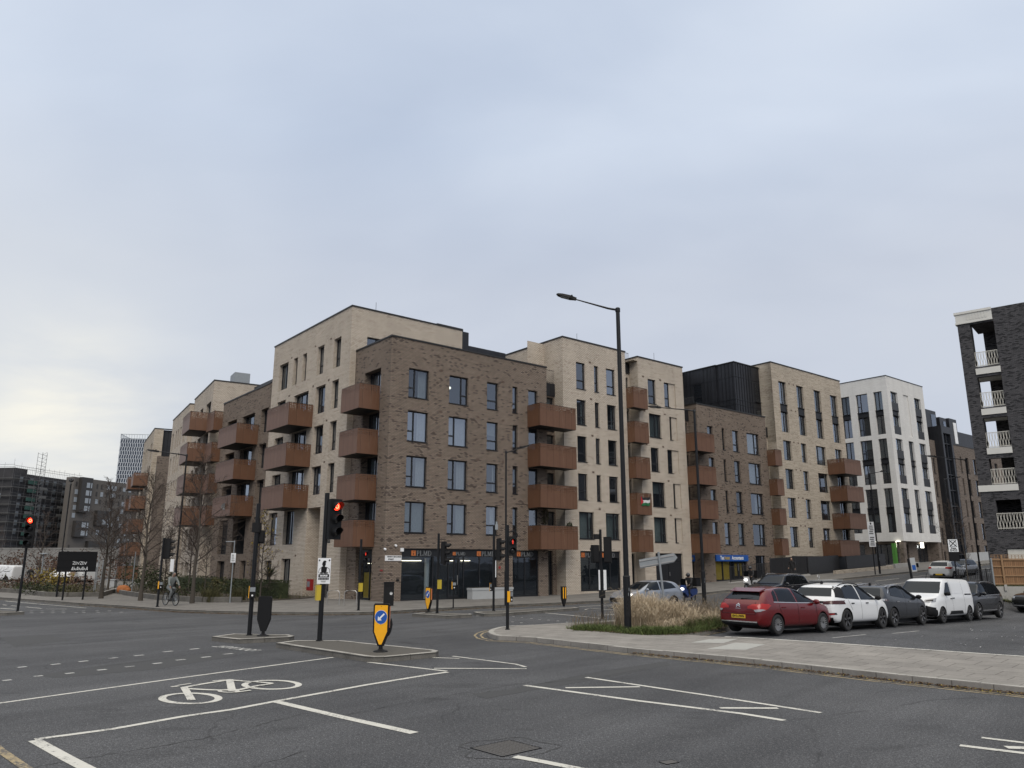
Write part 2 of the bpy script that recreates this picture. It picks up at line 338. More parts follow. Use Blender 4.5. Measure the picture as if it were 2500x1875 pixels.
M['copper_plain'] = mat('copper brown metal', (.17, .078, .042), .5, metal=.25, var=.15)
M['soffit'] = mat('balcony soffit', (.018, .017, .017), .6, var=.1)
def glass(name, tint=(.02, .023, .028), trans=.72, rough=.02, rmul=1., rnd_=1.):
    m, nt, b, o = newmat(name); nt.nodes.remove(b)
    oi = N(nt, 'ShaderNodeObjectInfo').outputs['Random']
    co = N(nt, 'ShaderNodeTexCoord').outputs['Object']
    bm_ = N(nt, 'ShaderNodeBump', {'Height': noise(nt, .9, 2., .5, co), 'Strength': .05, 'Distance': .05}).outputs[0]
    gl = N(nt, 'ShaderNodeBsdfGlossy', {'Color': (.80, .88, 1., 1), 'Roughness': rough, 'Normal': bm_}).outputs[0]
    df = N(nt, 'ShaderNodeBsdfDiffuse', {0: (*tint, 1)}).outputs[0]
    tr = N(nt, 'ShaderNodeBsdfTransparent', {0: (.80, .84, .86, 1)}).outputs[0]
    body = N(nt, 'ShaderNodeMixShader', {0: trans, 1: df, 2: tr}).outputs[0]
    fr = N(nt, 'ShaderNodeFresnel', {0: 1.55, 'Normal': bm_}).outputs[0]
    k = mth(nt, 'ADD', mth(nt, 'MULTIPLY', fr, 1.35 * rmul), mth(nt, 'MULTIPLY_ADD', oi, .22 * rnd_, .02 * rnd_), clamp=True)
    k = mth(nt, 'MULTIPLY', k, mth(nt, 'SUBTRACT', 1., N(nt, 'ShaderNodeNewGeometry').outputs['Backfacing']))
    nt.links.new(N(nt, 'ShaderNodeMixShader', {0: k, 1: body, 2: gl}).outputs[0], o.inputs[0]); return m
M['glass'] = glass('window glass'); M['shop_glass'] = glass('shop glass', trans=.85, rmul=.7, rnd_=.2)
M['car_glass'] = glass('car glass', (.006, .007, .008), .08, rmul=.36, rnd_=.05)
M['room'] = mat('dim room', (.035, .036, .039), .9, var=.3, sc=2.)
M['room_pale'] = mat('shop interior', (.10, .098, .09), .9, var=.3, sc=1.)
M['curtain'] = mat('pale green curtain', (.56, .61, .57), .9, var=.1)
M['curtain_white'] = mat('white net curtain', (.78, .79, .80), .9, var=.08)
M['blind'] = mat('grey blind', (.40, .44, .42), .8, var=.06)
M['rail'] = mat('dark railing metal', (.02, .02, .022), .5, var=.1)
M['rail_white'] = mat('cream painted metal', (.60, .58, .52), .5, var=.1)
M['precast'] = mat('white precast stone', (.62, .61, .57), .75, var=.08, sc=1.5)
M['blue_sign'] = mat('blue sign face', (.006, .07, .30), .4, var=.05)
M['white'] = mat('white sign face', (.72, .73, .74), .5, var=.04)
M['ink'] = mat('black lettering', (.007, .007, .008), .6, spec=.2, var=0.)
M['grey_metal'] = mat('galvanised grey metal', (.25, .27, .285), .5, metal=.3, var=.15)
M['steel'] = mat('stainless steel', (.45, .44, .42), .3, metal=.8, var=.1)
M['yellow'] = mat('bollard yellow', (.85, .40, .006), .45, var=.10, sc=9.)
M['yellow_box'] = mat('yellow box', (.50, .37, .03), .5, var=.08)
M['disc_blue'] = mat('arrow disc blue', (.012, .085, .36), .4, var=.05)
M['red_lamp'] = mat('lit red lens', (.6, .02, .01), .3, var=0., emit=((1., .035, .012), 3.4))
M['red_core'] = mat('red lamp core', (.9, .2, .1), .3, var=0., emit=((1., .25, .12), 3.2))
M['red_dim'] = mat('dim red figure', (.6, .03, .02), .3, var=0., emit=((1., .05, .02), .5))
M['dark_lens'] = mat('unlit lens', (.012, .012, .013), .15, var=0.)
M['orange_sign'] = mat('orange logo', (.55, .17, .05), .5, var=.05)
M['sign_grey'] = mat('grey lettering', (.20, .21, .22), .45, var=.05)
M['gold'] = mat('gold lettering', (.42, .30, .06), .5, var=.05)
M['shop_yellow'] = mat('yellow window vinyl', (.78, .50, .07), .6, var=.1)
M['warm_light'] = mat('warm strip light', (.9, .8, .6), .5, var=0., emit=((1., .86, .6), 9.0))
M['white_light'] = mat('white lamp', (.9, .9, .85), .5, var=0., emit=((1., .95, .82), 3.5))
M['head_light'] = mat('lit headlamp', (.9, .9, .9), .3, var=0., emit=((1., .98, .93), 3.0))
M['red_box'] = mat('red cabinet', (.25, .012, .012), .5, var=.1)
M['timber'] = None
def timber():
    m, nt, b, o = newmat('timber fence boards'); b.inputs['Roughness'].default_value = .8
    uv = N(nt, 'ShaderNodeUVMap').outputs[0]
    bt = N(nt, 'ShaderNodeTexBrick', {0: uv, 'Color1': (.19, .10, .045, 1), 'Color2': (.28, .155, .075, 1), 'Mortar': (.06, .035, .02, 1), 'Scale': 1., 'Mortar Size': .008, 'Brick Width': .13, 'Row Height': 40.}, offset=0.).outputs[0]
    c = mixc(nt, 1., bt, ramp(nt, noise(nt, 2.5, 5., .7, uv, (9, .7, 1)), [(.3, .7), (.7, 1.2)]), 'MULTIPLY'); setc(nt, b, c); return m
M['timber'] = timber()
M['bark'] = mat('bark', (.062, .052, .042), .95, var=.35, sc=12., bmp=.4)
M['twig'] = mat('dark twigs', (.048, .036, .030), .95, var=.3)
M['twig_red'] = mat('reddish twigs', (.062, .044, .036), .95, var=.3)
def leafmat(name, c1, c2):
    m, nt, b, o = newmat(name); b.inputs['Roughness'].default_value = .8; b.inputs['Specular IOR Level'].default_value = .25
    g = N(nt, 'ShaderNodeNewGeometry').outputs['Random Per Island']
    setc(nt, b, ramp(nt, g, [(0., c1), (1., c2)])); return m
M['leaf_yellow'] = leafmat('yellow leaves', (.22, .16, .03), (.40, .30, .05))
M['leaf_dark'] = leafmat('dark evergreen leaves', (.018, .024, .012), (.045, .055, .024))
M['leaf_olive'] = leafmat('olive leaves', (.035, .035, .016), (.085, .078, .032))
M['leaf_bush'] = leafmat('yellow bush leaves', (.12, .095, .02), (.27, .20, .04))
M['leaf_brown'] = leafmat('brown dead leaves', (.06, .038, .022), (.16, .105, .06))
M['leaf_rust'] = leafmat('rust twigs', (.055, .034, .026), (.11, .066, .046))
M['straw'] = leafmat('dry grass', (.27, .205, .135), (.60, .505, .37))
M['straw_dim'] = leafmat('grey dry stems', (.085, .065, .045), (.22, .175, .12))
M['grass'] = leafmat('green grass', (.036, .052, .015), (.105, .135, .042))
M['skin'] = mat('skin', (.30, .19, .14), .6, var=.05)
M['cloth_grey'] = mat('grey cloth', (.16, .17, .17), .9, var=.15)
M['cloth_sage'] = mat('pale jacket', (.21, .225, .215), .9, var=.15)
M['cloth_black'] = mat('black clothing', (.012, .012, .013), .85, var=.2)
M['cloth_beige'] = mat('beige coat', (.33, .24, .165), .9, var=.1)
M['helmet'] = mat('helmet shell', (.03, .03, .034), .25, var=.1)
M['orange_bag'] = mat('orange sack', (.30, .10, .025), .8, var=.2)
# ---------------------------------------------------------------- building kit
CACHE = {}
def winmesh(w, h, st):
    k = ('w', round(w, 2), round(h, 2), st)
    if k in CACHE: return CACHE[k]
    m = MB(); f = .075; d = .07
    m.box(0, 0, 0, f, d, h); m.box(w - f, 0, 0, w, d, h); m.box(f, 0, h - f, w - f, d, h); m.box(f, 0, 0, w - f, d, f)
    m.box(-.02, -.19, -.02, w + .02, -.001, .025)                       # sill plate
    mv = lambda x, a=0., b=1.: m.box(x - .045, -.012, f + a * (h - 2 * f), x + .045, d - .01, f + b * (h - 2 * f))
    mh = lambda z, a, b: m.box(f + a * (w - 2 * f), -.010, z - .045, f + b * (w - 2 * f), d - .012, z + .045)
    tilt = None
    if st[0] == 'A': mv(w * .33); mh(h * .34, 0, .31); tilt = (f, w * .33 - .045)
    if st[0] == 'B': mv(w * .67); mh(h * .34, .69, 1); tilt = (w * .67 + .045, w - f)
    if st[0] == 'T': mh(h * .33, 0, 1); tilt = (f, w - f)
    if st[0] == 'S': mh(h * .36, 0, 1)
    if st[0] == 'D': mv(w * .5)
    if st[0] == 'G': mv(w * .33); mv(w * .67)
    if st[0] == 'C': mv(w * .58)
    if len(st) > 1 and st[1] == 'o' and tilt:                           # upper light tilted open inwards
        a, b = tilt; z0, z1 = h * .34 + .05, h - f - .02; n = MB(Matrix.Translation((0, .03, z0)) @ Matrix.Rotation(R(-9), 4, 'X'))
        n.box(a, 0, 0, a + .06, .05, z1 - z0); n.box(b - .06, 0, 0, b, .05, z1 - z0); n.box(a + .06, 0, 0, b - .06, .05, .06); n.box(a + .06, 0, z1 - z0 - .06, b - .06, .05, z1 - z0)
        m.add(n.v, n.f)
    CACHE[k] = m.mesh('window', M['frame']); return CACHE[k]
def panemesh(w, h):
    k = ('p', round(w, 2), round(h, 2))
    if k not in CACHE:
        m = MB(); m.box(.06, .03, .06, w - .06, .042, h - .06); CACHE[k] = m.mesh('pane', M['glass'])
    return CACHE[k]
def curtmesh(w, h, kind):
    k = ('c', round(w, 2), round(h, 2), kind)
    if k not in CACHE:
        m = MB(); col = {'g': 'curtain', 'w': 'curtain_white', 'b': 'blind'}[kind[0]]
        spans = {'f': [(.05, w - .05)], 'r': [(w * .60, w - .05)], 'l': [(.05, w * .42)], 's': [(.05, w * .24), (w * .78, w - .05)], 'h': [(.05, w - .05)]}[kind[1]]
        z0 = h * (.55 if kind[1] == 'h' else .03)
        for a, b in spans:
            n = max(2, int((b - a) / .035)); p = [(a + (b - a) * i / n, .26 + (0 if kind[0] == 'b' else .035 * math.sin(i * 1.9) + .012 * math.sin(i * 5.1))) for i in range(n + 1)]
            m.add([(x, y, z0) for x, y in p] + [(x, y, h - .04) for x, y in p], [(i, i + 1, n + 2 + i, n + 1 + i) for i in range(n)])
        CACHE[k] = m.mesh('curtain', M[col], 180)
    return CACHE[k]
PLAIN = [None] * 4 + ['ws', 'gr', 'bh', 'gf', 'wr', 'gs', 'bf', 'wf', 'wl']
class Bld:
    def __init__(s, name, label, cat, org, ang, off=(0, 0), mats=('brick_cream',), z0=0.):
        s.ox, s.oy = off; c, sn = math.cos(ang), math.sin(ang)
        s.root = thing(name, label, cat, (org[0] + c * off[0] - sn * off[1], org[1] + sn * off[0] + c * off[1], 0), ang)
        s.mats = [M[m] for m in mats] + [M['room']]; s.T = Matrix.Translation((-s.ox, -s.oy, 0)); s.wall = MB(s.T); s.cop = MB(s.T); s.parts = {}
        s.curt = PLAIN
    def mb(s, name, m):
        if name not in s.parts: s.parts[name] = (MB(s.T), m)
        return s.parts[name][0]
    def facade(s, ax, pos, a0, a1, z0, z1, ops=(), mi=0, depth=.2, room=.75, inv=False, deep=None):
        P = (lambda a, d, z: (a, pos + d, z)) if ax == 'R' else ((lambda a, d, z: (pos + d, a, z)) if not inv else (lambda a, d, z: (pos - d, a, z)))
        ops = [(max(a0, o[0]), min(a1, o[1]), max(z0, o[2]), min(z1, o[3])) for o in ops]
        xs = sorted({a0, a1, *[o[0] for o in ops], *[o[1] for o in ops]}); zs = sorted({z0, z1, *[o[2] for o in ops], *[o[3] for o in ops]})
        rm = len(s.mats) - 1
        for i in range(len(xs) - 1):
            run = None
            for j in range(len(zs) - 1):
                x, z = (xs[i] + xs[i + 1]) / 2, (zs[j] + zs[j + 1]) / 2
                hole = any(o[0] < x < o[1] and o[2] < z < o[3] for o in ops)
                if not hole and run is None: run = zs[j]
                if run is not None and (hole or j == len(zs) - 2):
                    zt = zs[j] if hole else zs[j + 1]
                    s.wall.face([P(xs[i], 0, run), P(xs[i + 1], 0, run), P(xs[i + 1], 0, zt), P(xs[i], 0, zt)], mi); run = None
        for b0, b1, c0, c1 in ops:
            if deep and abs(b0 - deep[0]) < 1e-6: dp, ro = deep[1], 0
            else: dp, ro = depth, room
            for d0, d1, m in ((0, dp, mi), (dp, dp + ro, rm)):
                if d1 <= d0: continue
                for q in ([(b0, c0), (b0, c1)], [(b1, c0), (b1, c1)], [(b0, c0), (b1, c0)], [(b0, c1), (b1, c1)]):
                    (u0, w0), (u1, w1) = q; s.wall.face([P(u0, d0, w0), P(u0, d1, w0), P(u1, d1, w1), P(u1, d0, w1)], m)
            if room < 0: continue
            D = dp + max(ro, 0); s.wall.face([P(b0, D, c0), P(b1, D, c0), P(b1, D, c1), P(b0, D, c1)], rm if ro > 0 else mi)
    def place(s, name, me, ax, pos, a0, a1, z, d=0.):
        if ax == 'R': return link(name, me, s.root, (a0 - s.ox, pos + d - s.oy, z))
        return link(name, me, s.root, (pos + d - s.ox, a1 - s.oy, z), -PI / 2)
    def win(s, ax, pos, a0, a1, z0, z1, st='T', depth=.2, curt='?', name='window'):
        w, h = a1 - a0, z1 - z0
        o = s.place(name, winmesh(w, h, st), ax, pos, a0, a1, z0, depth - .06)
        link('pane', panemesh(w, h), o)
        if curt == '?': curt = rnd.choice(s.curt)
        if curt: link('curtain', curtmesh(w, h, curt), o)
        return o
    def wins(s, ax, pos, a0, a1, z0, z1, ops, mi=0, depth=.2):   # ops: (a0,a1,z0,z1,style[,curtain]); style '-' leaves an empty opening
        s.facade(ax, pos, a0, a1, z0, z1, [o[:4] for o in ops], mi, depth)
        for o in ops:
            if o[4] != '-': s.win(ax, pos, *o[:4], st=o[4], depth=depth, curt=o[5] if len(o) > 5 else '?')
    def balcony(s, ax, pos, a0, a1, dep, z0, z1):
        w = a1 - a0; k = ('b', round(w, 2), round(dep, 2), round(z1 - z0, 2))
        if k not in CACHE:
            f = MB(); f.box(.06, -dep + .06, .02, w - .06, 0, .2); f.box(.0, -dep, .2, .05, -dep + .05, z1 - z0 + .03); f.box(w - .05, -dep, .2, w, -dep + .05, z1 - z0 + .03)
            f.box(-.015, -dep - .015, z1 - z0 + .03, w + .015, -dep + .055, z1 - z0 + .06)
            f.box(-.015, -dep + .057, z1 - z0 + .03, .055, 0, z1 - z0 + .06); f.box(w - .055, -dep + .057, z1 - z0 + .03, w + .015, 0, z1 - z0 + .06)
            fr = MB(); fr.box(.004, -dep - .03, 0, w - .004, -dep - .004, z1 - z0 + .028)
            sd = MB(); sd.box(-.03, -dep - .03, 0, 0, 0, z1 - z0 + .028)
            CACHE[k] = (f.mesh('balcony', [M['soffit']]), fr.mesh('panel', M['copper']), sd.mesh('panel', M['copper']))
        f, fr, sd = CACHE[k]; o = s.place('balcony', f, ax, pos, a0, a1, z0)
        link('panel', fr, o); link('panel', sd, o); link('panel', sd, o, (w + .03, 0, 0)); return o
    def coping(s, x0, y0, x1, y1, z, w=.34, out=.05, th=.10, sides='NSEW'):
        a = (x0 - out, y0 - out, x1 + out, y1 + out)
        if 'S' in sides: s.cop.box(a[0], a[1], z, a[2], a[1] + w, z + th)
        if 'N' in sides: s.cop.box(a[0], a[3] - w, z, a[2], a[3], z + th)
        if 'W' in sides: s.cop.box(a[0], a[1] + w + .002, z + .001, a[0] + w, a[3] - w - .002, z + th - .001)
        if 'E' in sides: s.cop.box(a[2] - w, a[1] + w + .002, z + .001, a[2], a[3] - w - .002, z + th - .001)
    def shell(s, x0, y0, x1, y1, z0, z1, skip='', mi=0):      # plain closing walls (N back, E, W, S) and a roof deck
        if 'N' not in skip: s.wall.face([(x0, y1, z0), (x1, y1, z0), (x1, y1, z1), (x0, y1, z1)], mi)
        if 'E' not in skip: s.wall.face([(x1, y0, z0), (x1, y1, z0), (x1, y1, z1), (x1, y0, z1)], mi)
        if 'W' not in skip: s.wall.face([(x0, y0, z0), (x0, y1, z0), (x0, y1, z1), (x0, y0, z1)], mi)
        if 'S' not in skip: s.wall.face([(x0, y0, z0), (x1, y0, z0), (x1, y0, z1), (x0, y0, z1)], mi)
        s.wall.face([(x0, y0, z1 - .35), (x1, y0, z1 - .35), (x1, y1, z1 - .35), (x0, y1, z1 - .35)], len(s.mats) - 1)
    def rails(s, x0, y0, x1, y1, z0, z1, gap=.12, r=.012, m=None, name='railing'):
        p = MB(s.T); L = math.hypot(x1 - x0, y1 - y0); n = max(2, int(L / gap))
        for i in range(n + 1): x, y = x0 + (x1 - x0) * i / n, y0 + (y1 - y0) * i / n; p.tube([(x, y, z0), (x, y, z1)], r, 4)
        for z in (z0 + .08, z1): p.tube([(x0, y0, z), (x1, y1, z)], r * 1.6, 4)
        return p.build(name, m or M['rail'], s.root)
    def bx(s, name, m, *c):
        q = MB(s.T); q.box(*c); return q.build(name, m, s.root)
    def done(s):
        s.wall.build('wall', s.mats, s.root)
        if s.cop.f: s.cop.build('coping', M['coping'], s.root)
        for n, (b, m) in s.parts.items(): b.build(n, m, s.root)
        return s.root
def stroke(m, pts, w, d0=0., d1=.03, T=lambda x, z, y: (x, y, z)):    # letter stroke: flat bar along a polyline in (x,z), from depth d0 to d1
    pts = [Vector(p) for p in pts]
    for a, b in zip(pts, pts[1:]):
        d = (b - a); L = d.length; d.normalize(); n = Vector((-d.y, d.x)) * w / 2; a2 = a - d * w * .3; b2 = b + d * w * .3
        q = [a2 + n, a2 - n, b2 - n, b2 + n]
        m.add([T(p.x, p.y, y) for y in (d0, d1) for p in q], [(0, 1, 2, 3), (7, 6, 5, 4), (0, 4, 5, 1), (1, 5, 6, 2), (2, 6, 7, 3), (3, 7, 4, 0)])
def plmd(b, x, z, h, y, ax='R', pos=0.):        # the shop fascia: square logo and four serif capitals
    if ax == 'R': T = lambda u, w, d: (x + u, y - d, z + w)
    else: T = lambda u, w, d: (pos - .0 - d + y, x - u, z + w)
    lg = MB(b.T); k = .86 * h
    T2 = T
    for (u0, u1, w0, w1) in ((0, k, 0, .09 * h), (0, k, k - .09 * h, k), (0, .09 * h, .09 * h, k - .09 * h), (k - .09 * h, k, .09 * h, k - .09 * h)):
        q = [T(u, w, d) for d in (0, .03) for u, w in ((u0, w0), (u1, w0), (u1, w1), (u0, w1))]
        lg.add(q, [(0, 1, 2, 3), (7, 6, 5, 4), (0, 4, 5, 1), (1, 5, 6, 2), (2, 6, 7, 3), (3, 7, 4, 0)])
    TT = lambda u, w, d: T(u, w, d)
    stroke(lg, [(.28 * k, .16 * k), (.28 * k, .84 * k)], .17 * k, 0, .03, TT); stroke(lg, [(.70 * k, .2 * k), (.70 * k, .8 * k)], .19 * k, 0, .03, TT)
    stroke(lg, [(.28 * k, .82 * k), (.5 * k, .7 * k), (.28 * k, .5 * k)], .09 * k, 0, .03, TT); stroke(lg, [(.52 * k, .62 * k), (.66 * k, .5 * k)], .08 * k, 0, .03, TT)
    lg.build('logo', M['orange_sign'], b.root)
    lt = MB(b.T); u = k + .22 * h; t = .10 * h; g = .045 * h; H = .82 * h
    def ser(c, w): stroke(lt, [(c - .1 * h, w), (c + .1 * h, w)], g, 0, .03, TT)
    arc = lambda cx, cz, rx, rz: [(cx + rx * math.cos(a), cz + rz * math.sin(a)) for a in [PI / 2 - PI * i / 10 for i in range(11)]]
    stroke(lt, [(u + .12 * h, 0), (u + .12 * h, H)], t, 0, .03, TT); ser(u + .12 * h, 0); ser(u + .1 * h, H)            # P
    stroke(lt, [(u + .12 * h, H)] + arc(u + .28 * h, H * .74, .2 * h, H * .26) + [(u + .12 * h, H * .48)], .065 * h, 0, .03, TT)
    u += .66 * h; stroke(lt, [(u + .12 * h, 0), (u + .12 * h, H)], t, 0, .03, TT); ser(u + .12 * h, H); ser(u + .08 * h, 0)   # L
    stroke(lt, [(u + .12 * h, .02 * h), (u + .52 * h, .02 * h), (u + .54 * h, .2 * h)], .055 * h, 0, .03, TT)
    u += .70 * h; stroke(lt, [(u + .1 * h, 0), (u + .14 * h, H)], .055 * h, 0, .03, TT); stroke(lt, [(u + .14 * h, H), (u + .42 * h, .05 * h), (u + .70 * h, H)], .075 * h, 0, .03, TT)  # M
    stroke(lt, [(u + .72 * h, H), (u + .76 * h, 0)], t, 0, .03, TT); ser(u + .1 * h, 0); ser(u + .76 * h, 0); ser(u + .12 * h, H); ser(u + .74 * h, H)
    u += .98 * h; stroke(lt, [(u + .12 * h, 0), (u + .12 * h, H)], t, 0, .03, TT)                                     # D
    stroke(lt, [(u + .02 * h, H), (u + .2 * h, H)] + arc(u + .28 * h, H * .5, .34 * h, H * .5) + [(u + .02 * h, 0)], .06 * h, 0, .03, TT)
    lt.build('lettering', M['sign_grey'], b.root)
def shopfront(b, ax, pos, a0, a1, z0, z1, muls, fas=.5, sgn=None, door=None, depth=.22, vinyl=None):
    w, h = a1 - a0, z1 - z0; m = MB(); f = .08
    m.box(0, 0, h - fas, w, .10, h); m.box(0, 0, 0, w, .1, .14)
    for u in [0] + list(muls) + [w - f]: m.box(u, 0, .14, u + f, .09, h - fas)
    for d0, d1 in (door or []):
        for u in (d0, d1 - .07): m.box(u, -.015, .14, u + .07, .07, h - fas - .05)
        m.box(d0 + .07, -.015, h - fas - .16, d1 - .07, .07, h - fas - .05); m.box(d0 + .07, -.015, .14, d1 - .07, .07, .3)
    o = b.place('shopfront', m.mesh('shopfront', M['frame']), ax, pos, a0, a1, z0, depth - .1)
    g = MB(); g.box(f, .04, .14, w - f, .052, h - fas); g.build('glazing', M['shop_glass'], o)
    if vinyl:
        for (u0, u1, v0, v1, mm) in vinyl: v = MB(); v.box(u0, .08, v0, u1, .09, v1); v.build('window_vinyl', M[mm], o)
    for d0, d1 in (door or []): hd = MB(); hd.tube([(d1 - .14, -.06, .95), (d1 - .14, -.06, 1.55)], .018, 6); hd.build('door_handle', M['steel'], o)
    return o
# ---------------------------------------------------------------- the corner block of brown brick
def vents(b, ax, pos, lst):
    if 'vent' not in CACHE:
        m = MB(); m.box(-.12, -.006, -.07, .12, .02, .07); CACHE['vent'] = m.mesh('air_brick', M['vent'])
    for a, z in lst: link('air_brick', CACHE['vent'], b.root, (a - b.ox, pos - b.oy, z) if ax == 'R' else (pos - b.ox, a - b.oy, z), 0 if ax == 'R' else -PI / 2)
def corner_block():
    b = Bld('apartment_building', 'five storey dark brown brick corner block above the PLMD shop', 'apartment building', C0, UA, (0, 0), ('brick_brown', 'zinc', 'room_pale'))
    H = [14.85, 12.02, 9.08, 6.18]; Sl = [12.9, 10.02, 7.1, 4.22]; ops = []
    st = [('Ao', 'Bo', 'To', 'S'), ('A', 'A', 'T', 'S'), ('Ao', 'Ao', 'To', 'S'), ('A', 'A', 'To', 'S')]
    cu = [('wr', None, None, None), ('wr', 'wf', 'bh', None), ('wr', 'wr', 'ws', None), ('gf', 'gr', 'wr', None)]
    for r in range(4):
        for c, (a0, a1) in enumerate(((1.36, 2.92), (4.56, 6.14), (7.76, 8.76), (10.07, 10.54))):
            ops.append((a0, a1, Sl[r], H[r], st[r][c], cu[r][c]))
        ops.append((11.56, 12.46, Sl[r] - .68, H[r] - .04, 'T', None))
    fl = [11.98, 9.07, 6.17, 3.3]
    b.wins('R', 0, 0, 13.35, -.6, 16.75, ops + [(1.25, 8.78, .06, 3.28, '-'), (10.08, 12.48, .08, 3.24, '-')])
    ops = [(1.28, 3.5, fl[r] + .2, H[r] + .06, 'D', 'ws') for r in range(4)]
    b.wins('L', 0, 0, 4.87, -.6, 16.75, ops + [(1.5, 3.62, -.05, 3.22, '-')], depth=.55)
    b.shell(0.3, .3, 13.35, 9, -.6, 16.75, skip='SWN', mi=0); b.wall.face([(13.35, 0, -.6), (13.35, 9, -.6), (13.35, 9, 16.75), (13.35, 0, 16.75)], 0)
    b.coping(0, 0, 13.35, 9, 16.75, sides='SWE')
    for z, hh in zip(fl, (1.58, 1.58, 1.58, 1.6)):
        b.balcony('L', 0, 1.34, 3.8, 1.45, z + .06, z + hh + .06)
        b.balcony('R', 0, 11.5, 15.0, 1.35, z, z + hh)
    vents(b, 'R', 0, [(a, h + .2) for h in H for a in (3.9, 7.0, 9.2)])
    # shop interior seen through the glass, strip lights, vinyl
    o = shopfront(b, 'R', 0, 1.25, 8.78, .06, 3.28, [2.35, 4.0, 4.75, 6.05], door=[(2.75, 3.5), (3.55, 4.4)][1:], vinyl=[(.1, 2.3, .15, 1.45, 'blind'), (4.85, 7.4, .15, 1.2, 'blind')][:0])
    shopfront(b, 'R', 0, 10.08, 12.48, .08, 3.24, [1.16], vinyl=[(.08, 2.32, .15, 1.9, 'frame')])
    shopfront(b, 'L', 0, 1.5, 3.62, -.05, 3.22, [1.4], vinyl=[(.6, 2.04, .3, 1.85, 'shop_yellow')], depth=.35)
    for x, y in ((1.6, .55), (2.4, .75), (4.9, .6), (6.3, .8)): b.bx('strip_light', M['warm_light'], x, y, 2.52, x + .75, y + .05, 2.55)
    li = MB(b.T); li.box(.62, 2.0, 2.35, .67, 3.2, 2.38); li.build('strip_light', M['warm_light'], b.root)
    lb = MB(b.T); lb.ball((4.95, .55, 14.1), .1, 10); lb.build('ceiling_lamp', M['white_light'], b.root, 180)
    cl = MB(b.T); cl.cyl(3.55, .7, .1, 2.7, .16, n=14); cl.build('column', M['white'], b.root, 40)
    for x in (2.0, 7.1, 10.55): plmd(b, x, 2.84, .36, .115)
    plmd(b, 5.15, 2.88, .24, .115)
    plmd(b, 3.35, 2.80, .36, .44, 'L', 0.)
    sgn = MB(b.T); sgn.box(.06, -.03, 2.52, 1.22, -.004, 2.84); so_ = sgn.build('street_name_plate', M['white'], b.root)
    for tx, z in (('PENNY BROOKES', 2.76), ('STREET', 2.605)):
        text(tx, .125, M['ink'], so_, put(None, .70 if tx[0] == 'P' else .47, -.035, z), bold=.004)
    for x, z in ((-.0, 3.2), (.75, 3.42)):
        c = MB(b.T); c.box(x - .05, -.06, z, x + .05, -.004, z + .09); c.ball((x, -.12, z), .075, 10); c.build('security_camera', M['white'], b.root, 60)
    c = MB(b.T); c.box(1.12, -.07, 3.08, 1.34, -.004, 3.3); c.build('alarm_box', M['white'], b.root)
    b.bx('wall_plate', M['black_matt'], .9, -.05, 1.32, 1.1, -.004, 1.42); b.bx('wall_plate', M['red_box'], 8.85, -.02, 2.0, 9.02, -.004, 2.18); b.bx('red_mark', M['red_box'], -.004, .1, 1.9, -.03, .4, 2.0)
    for x, y0, y1, z0, z1 in ((9.0, 4.87, 9, 16.4, 19.95), (9.62, 4.87, 9, 16.4, 18.9)):
        b.bx('plant_screen', M['zinc'], x, y0, z0, 9.61 if x < 9.3 else 13.3, y1, z1)
    lo = b.mb('roof_louvre', M['coping'])
    for i in range(4): lo.box(8.75 - .1 * (i % 2), 7.9, 20.0 + i * .36, 11.2, 9.2, 20.22 + i * .36); 
    lo.box(8.85, 8.0, 18.9, 11.1, 9.1, 21.3)
    b.done()
corner_block()
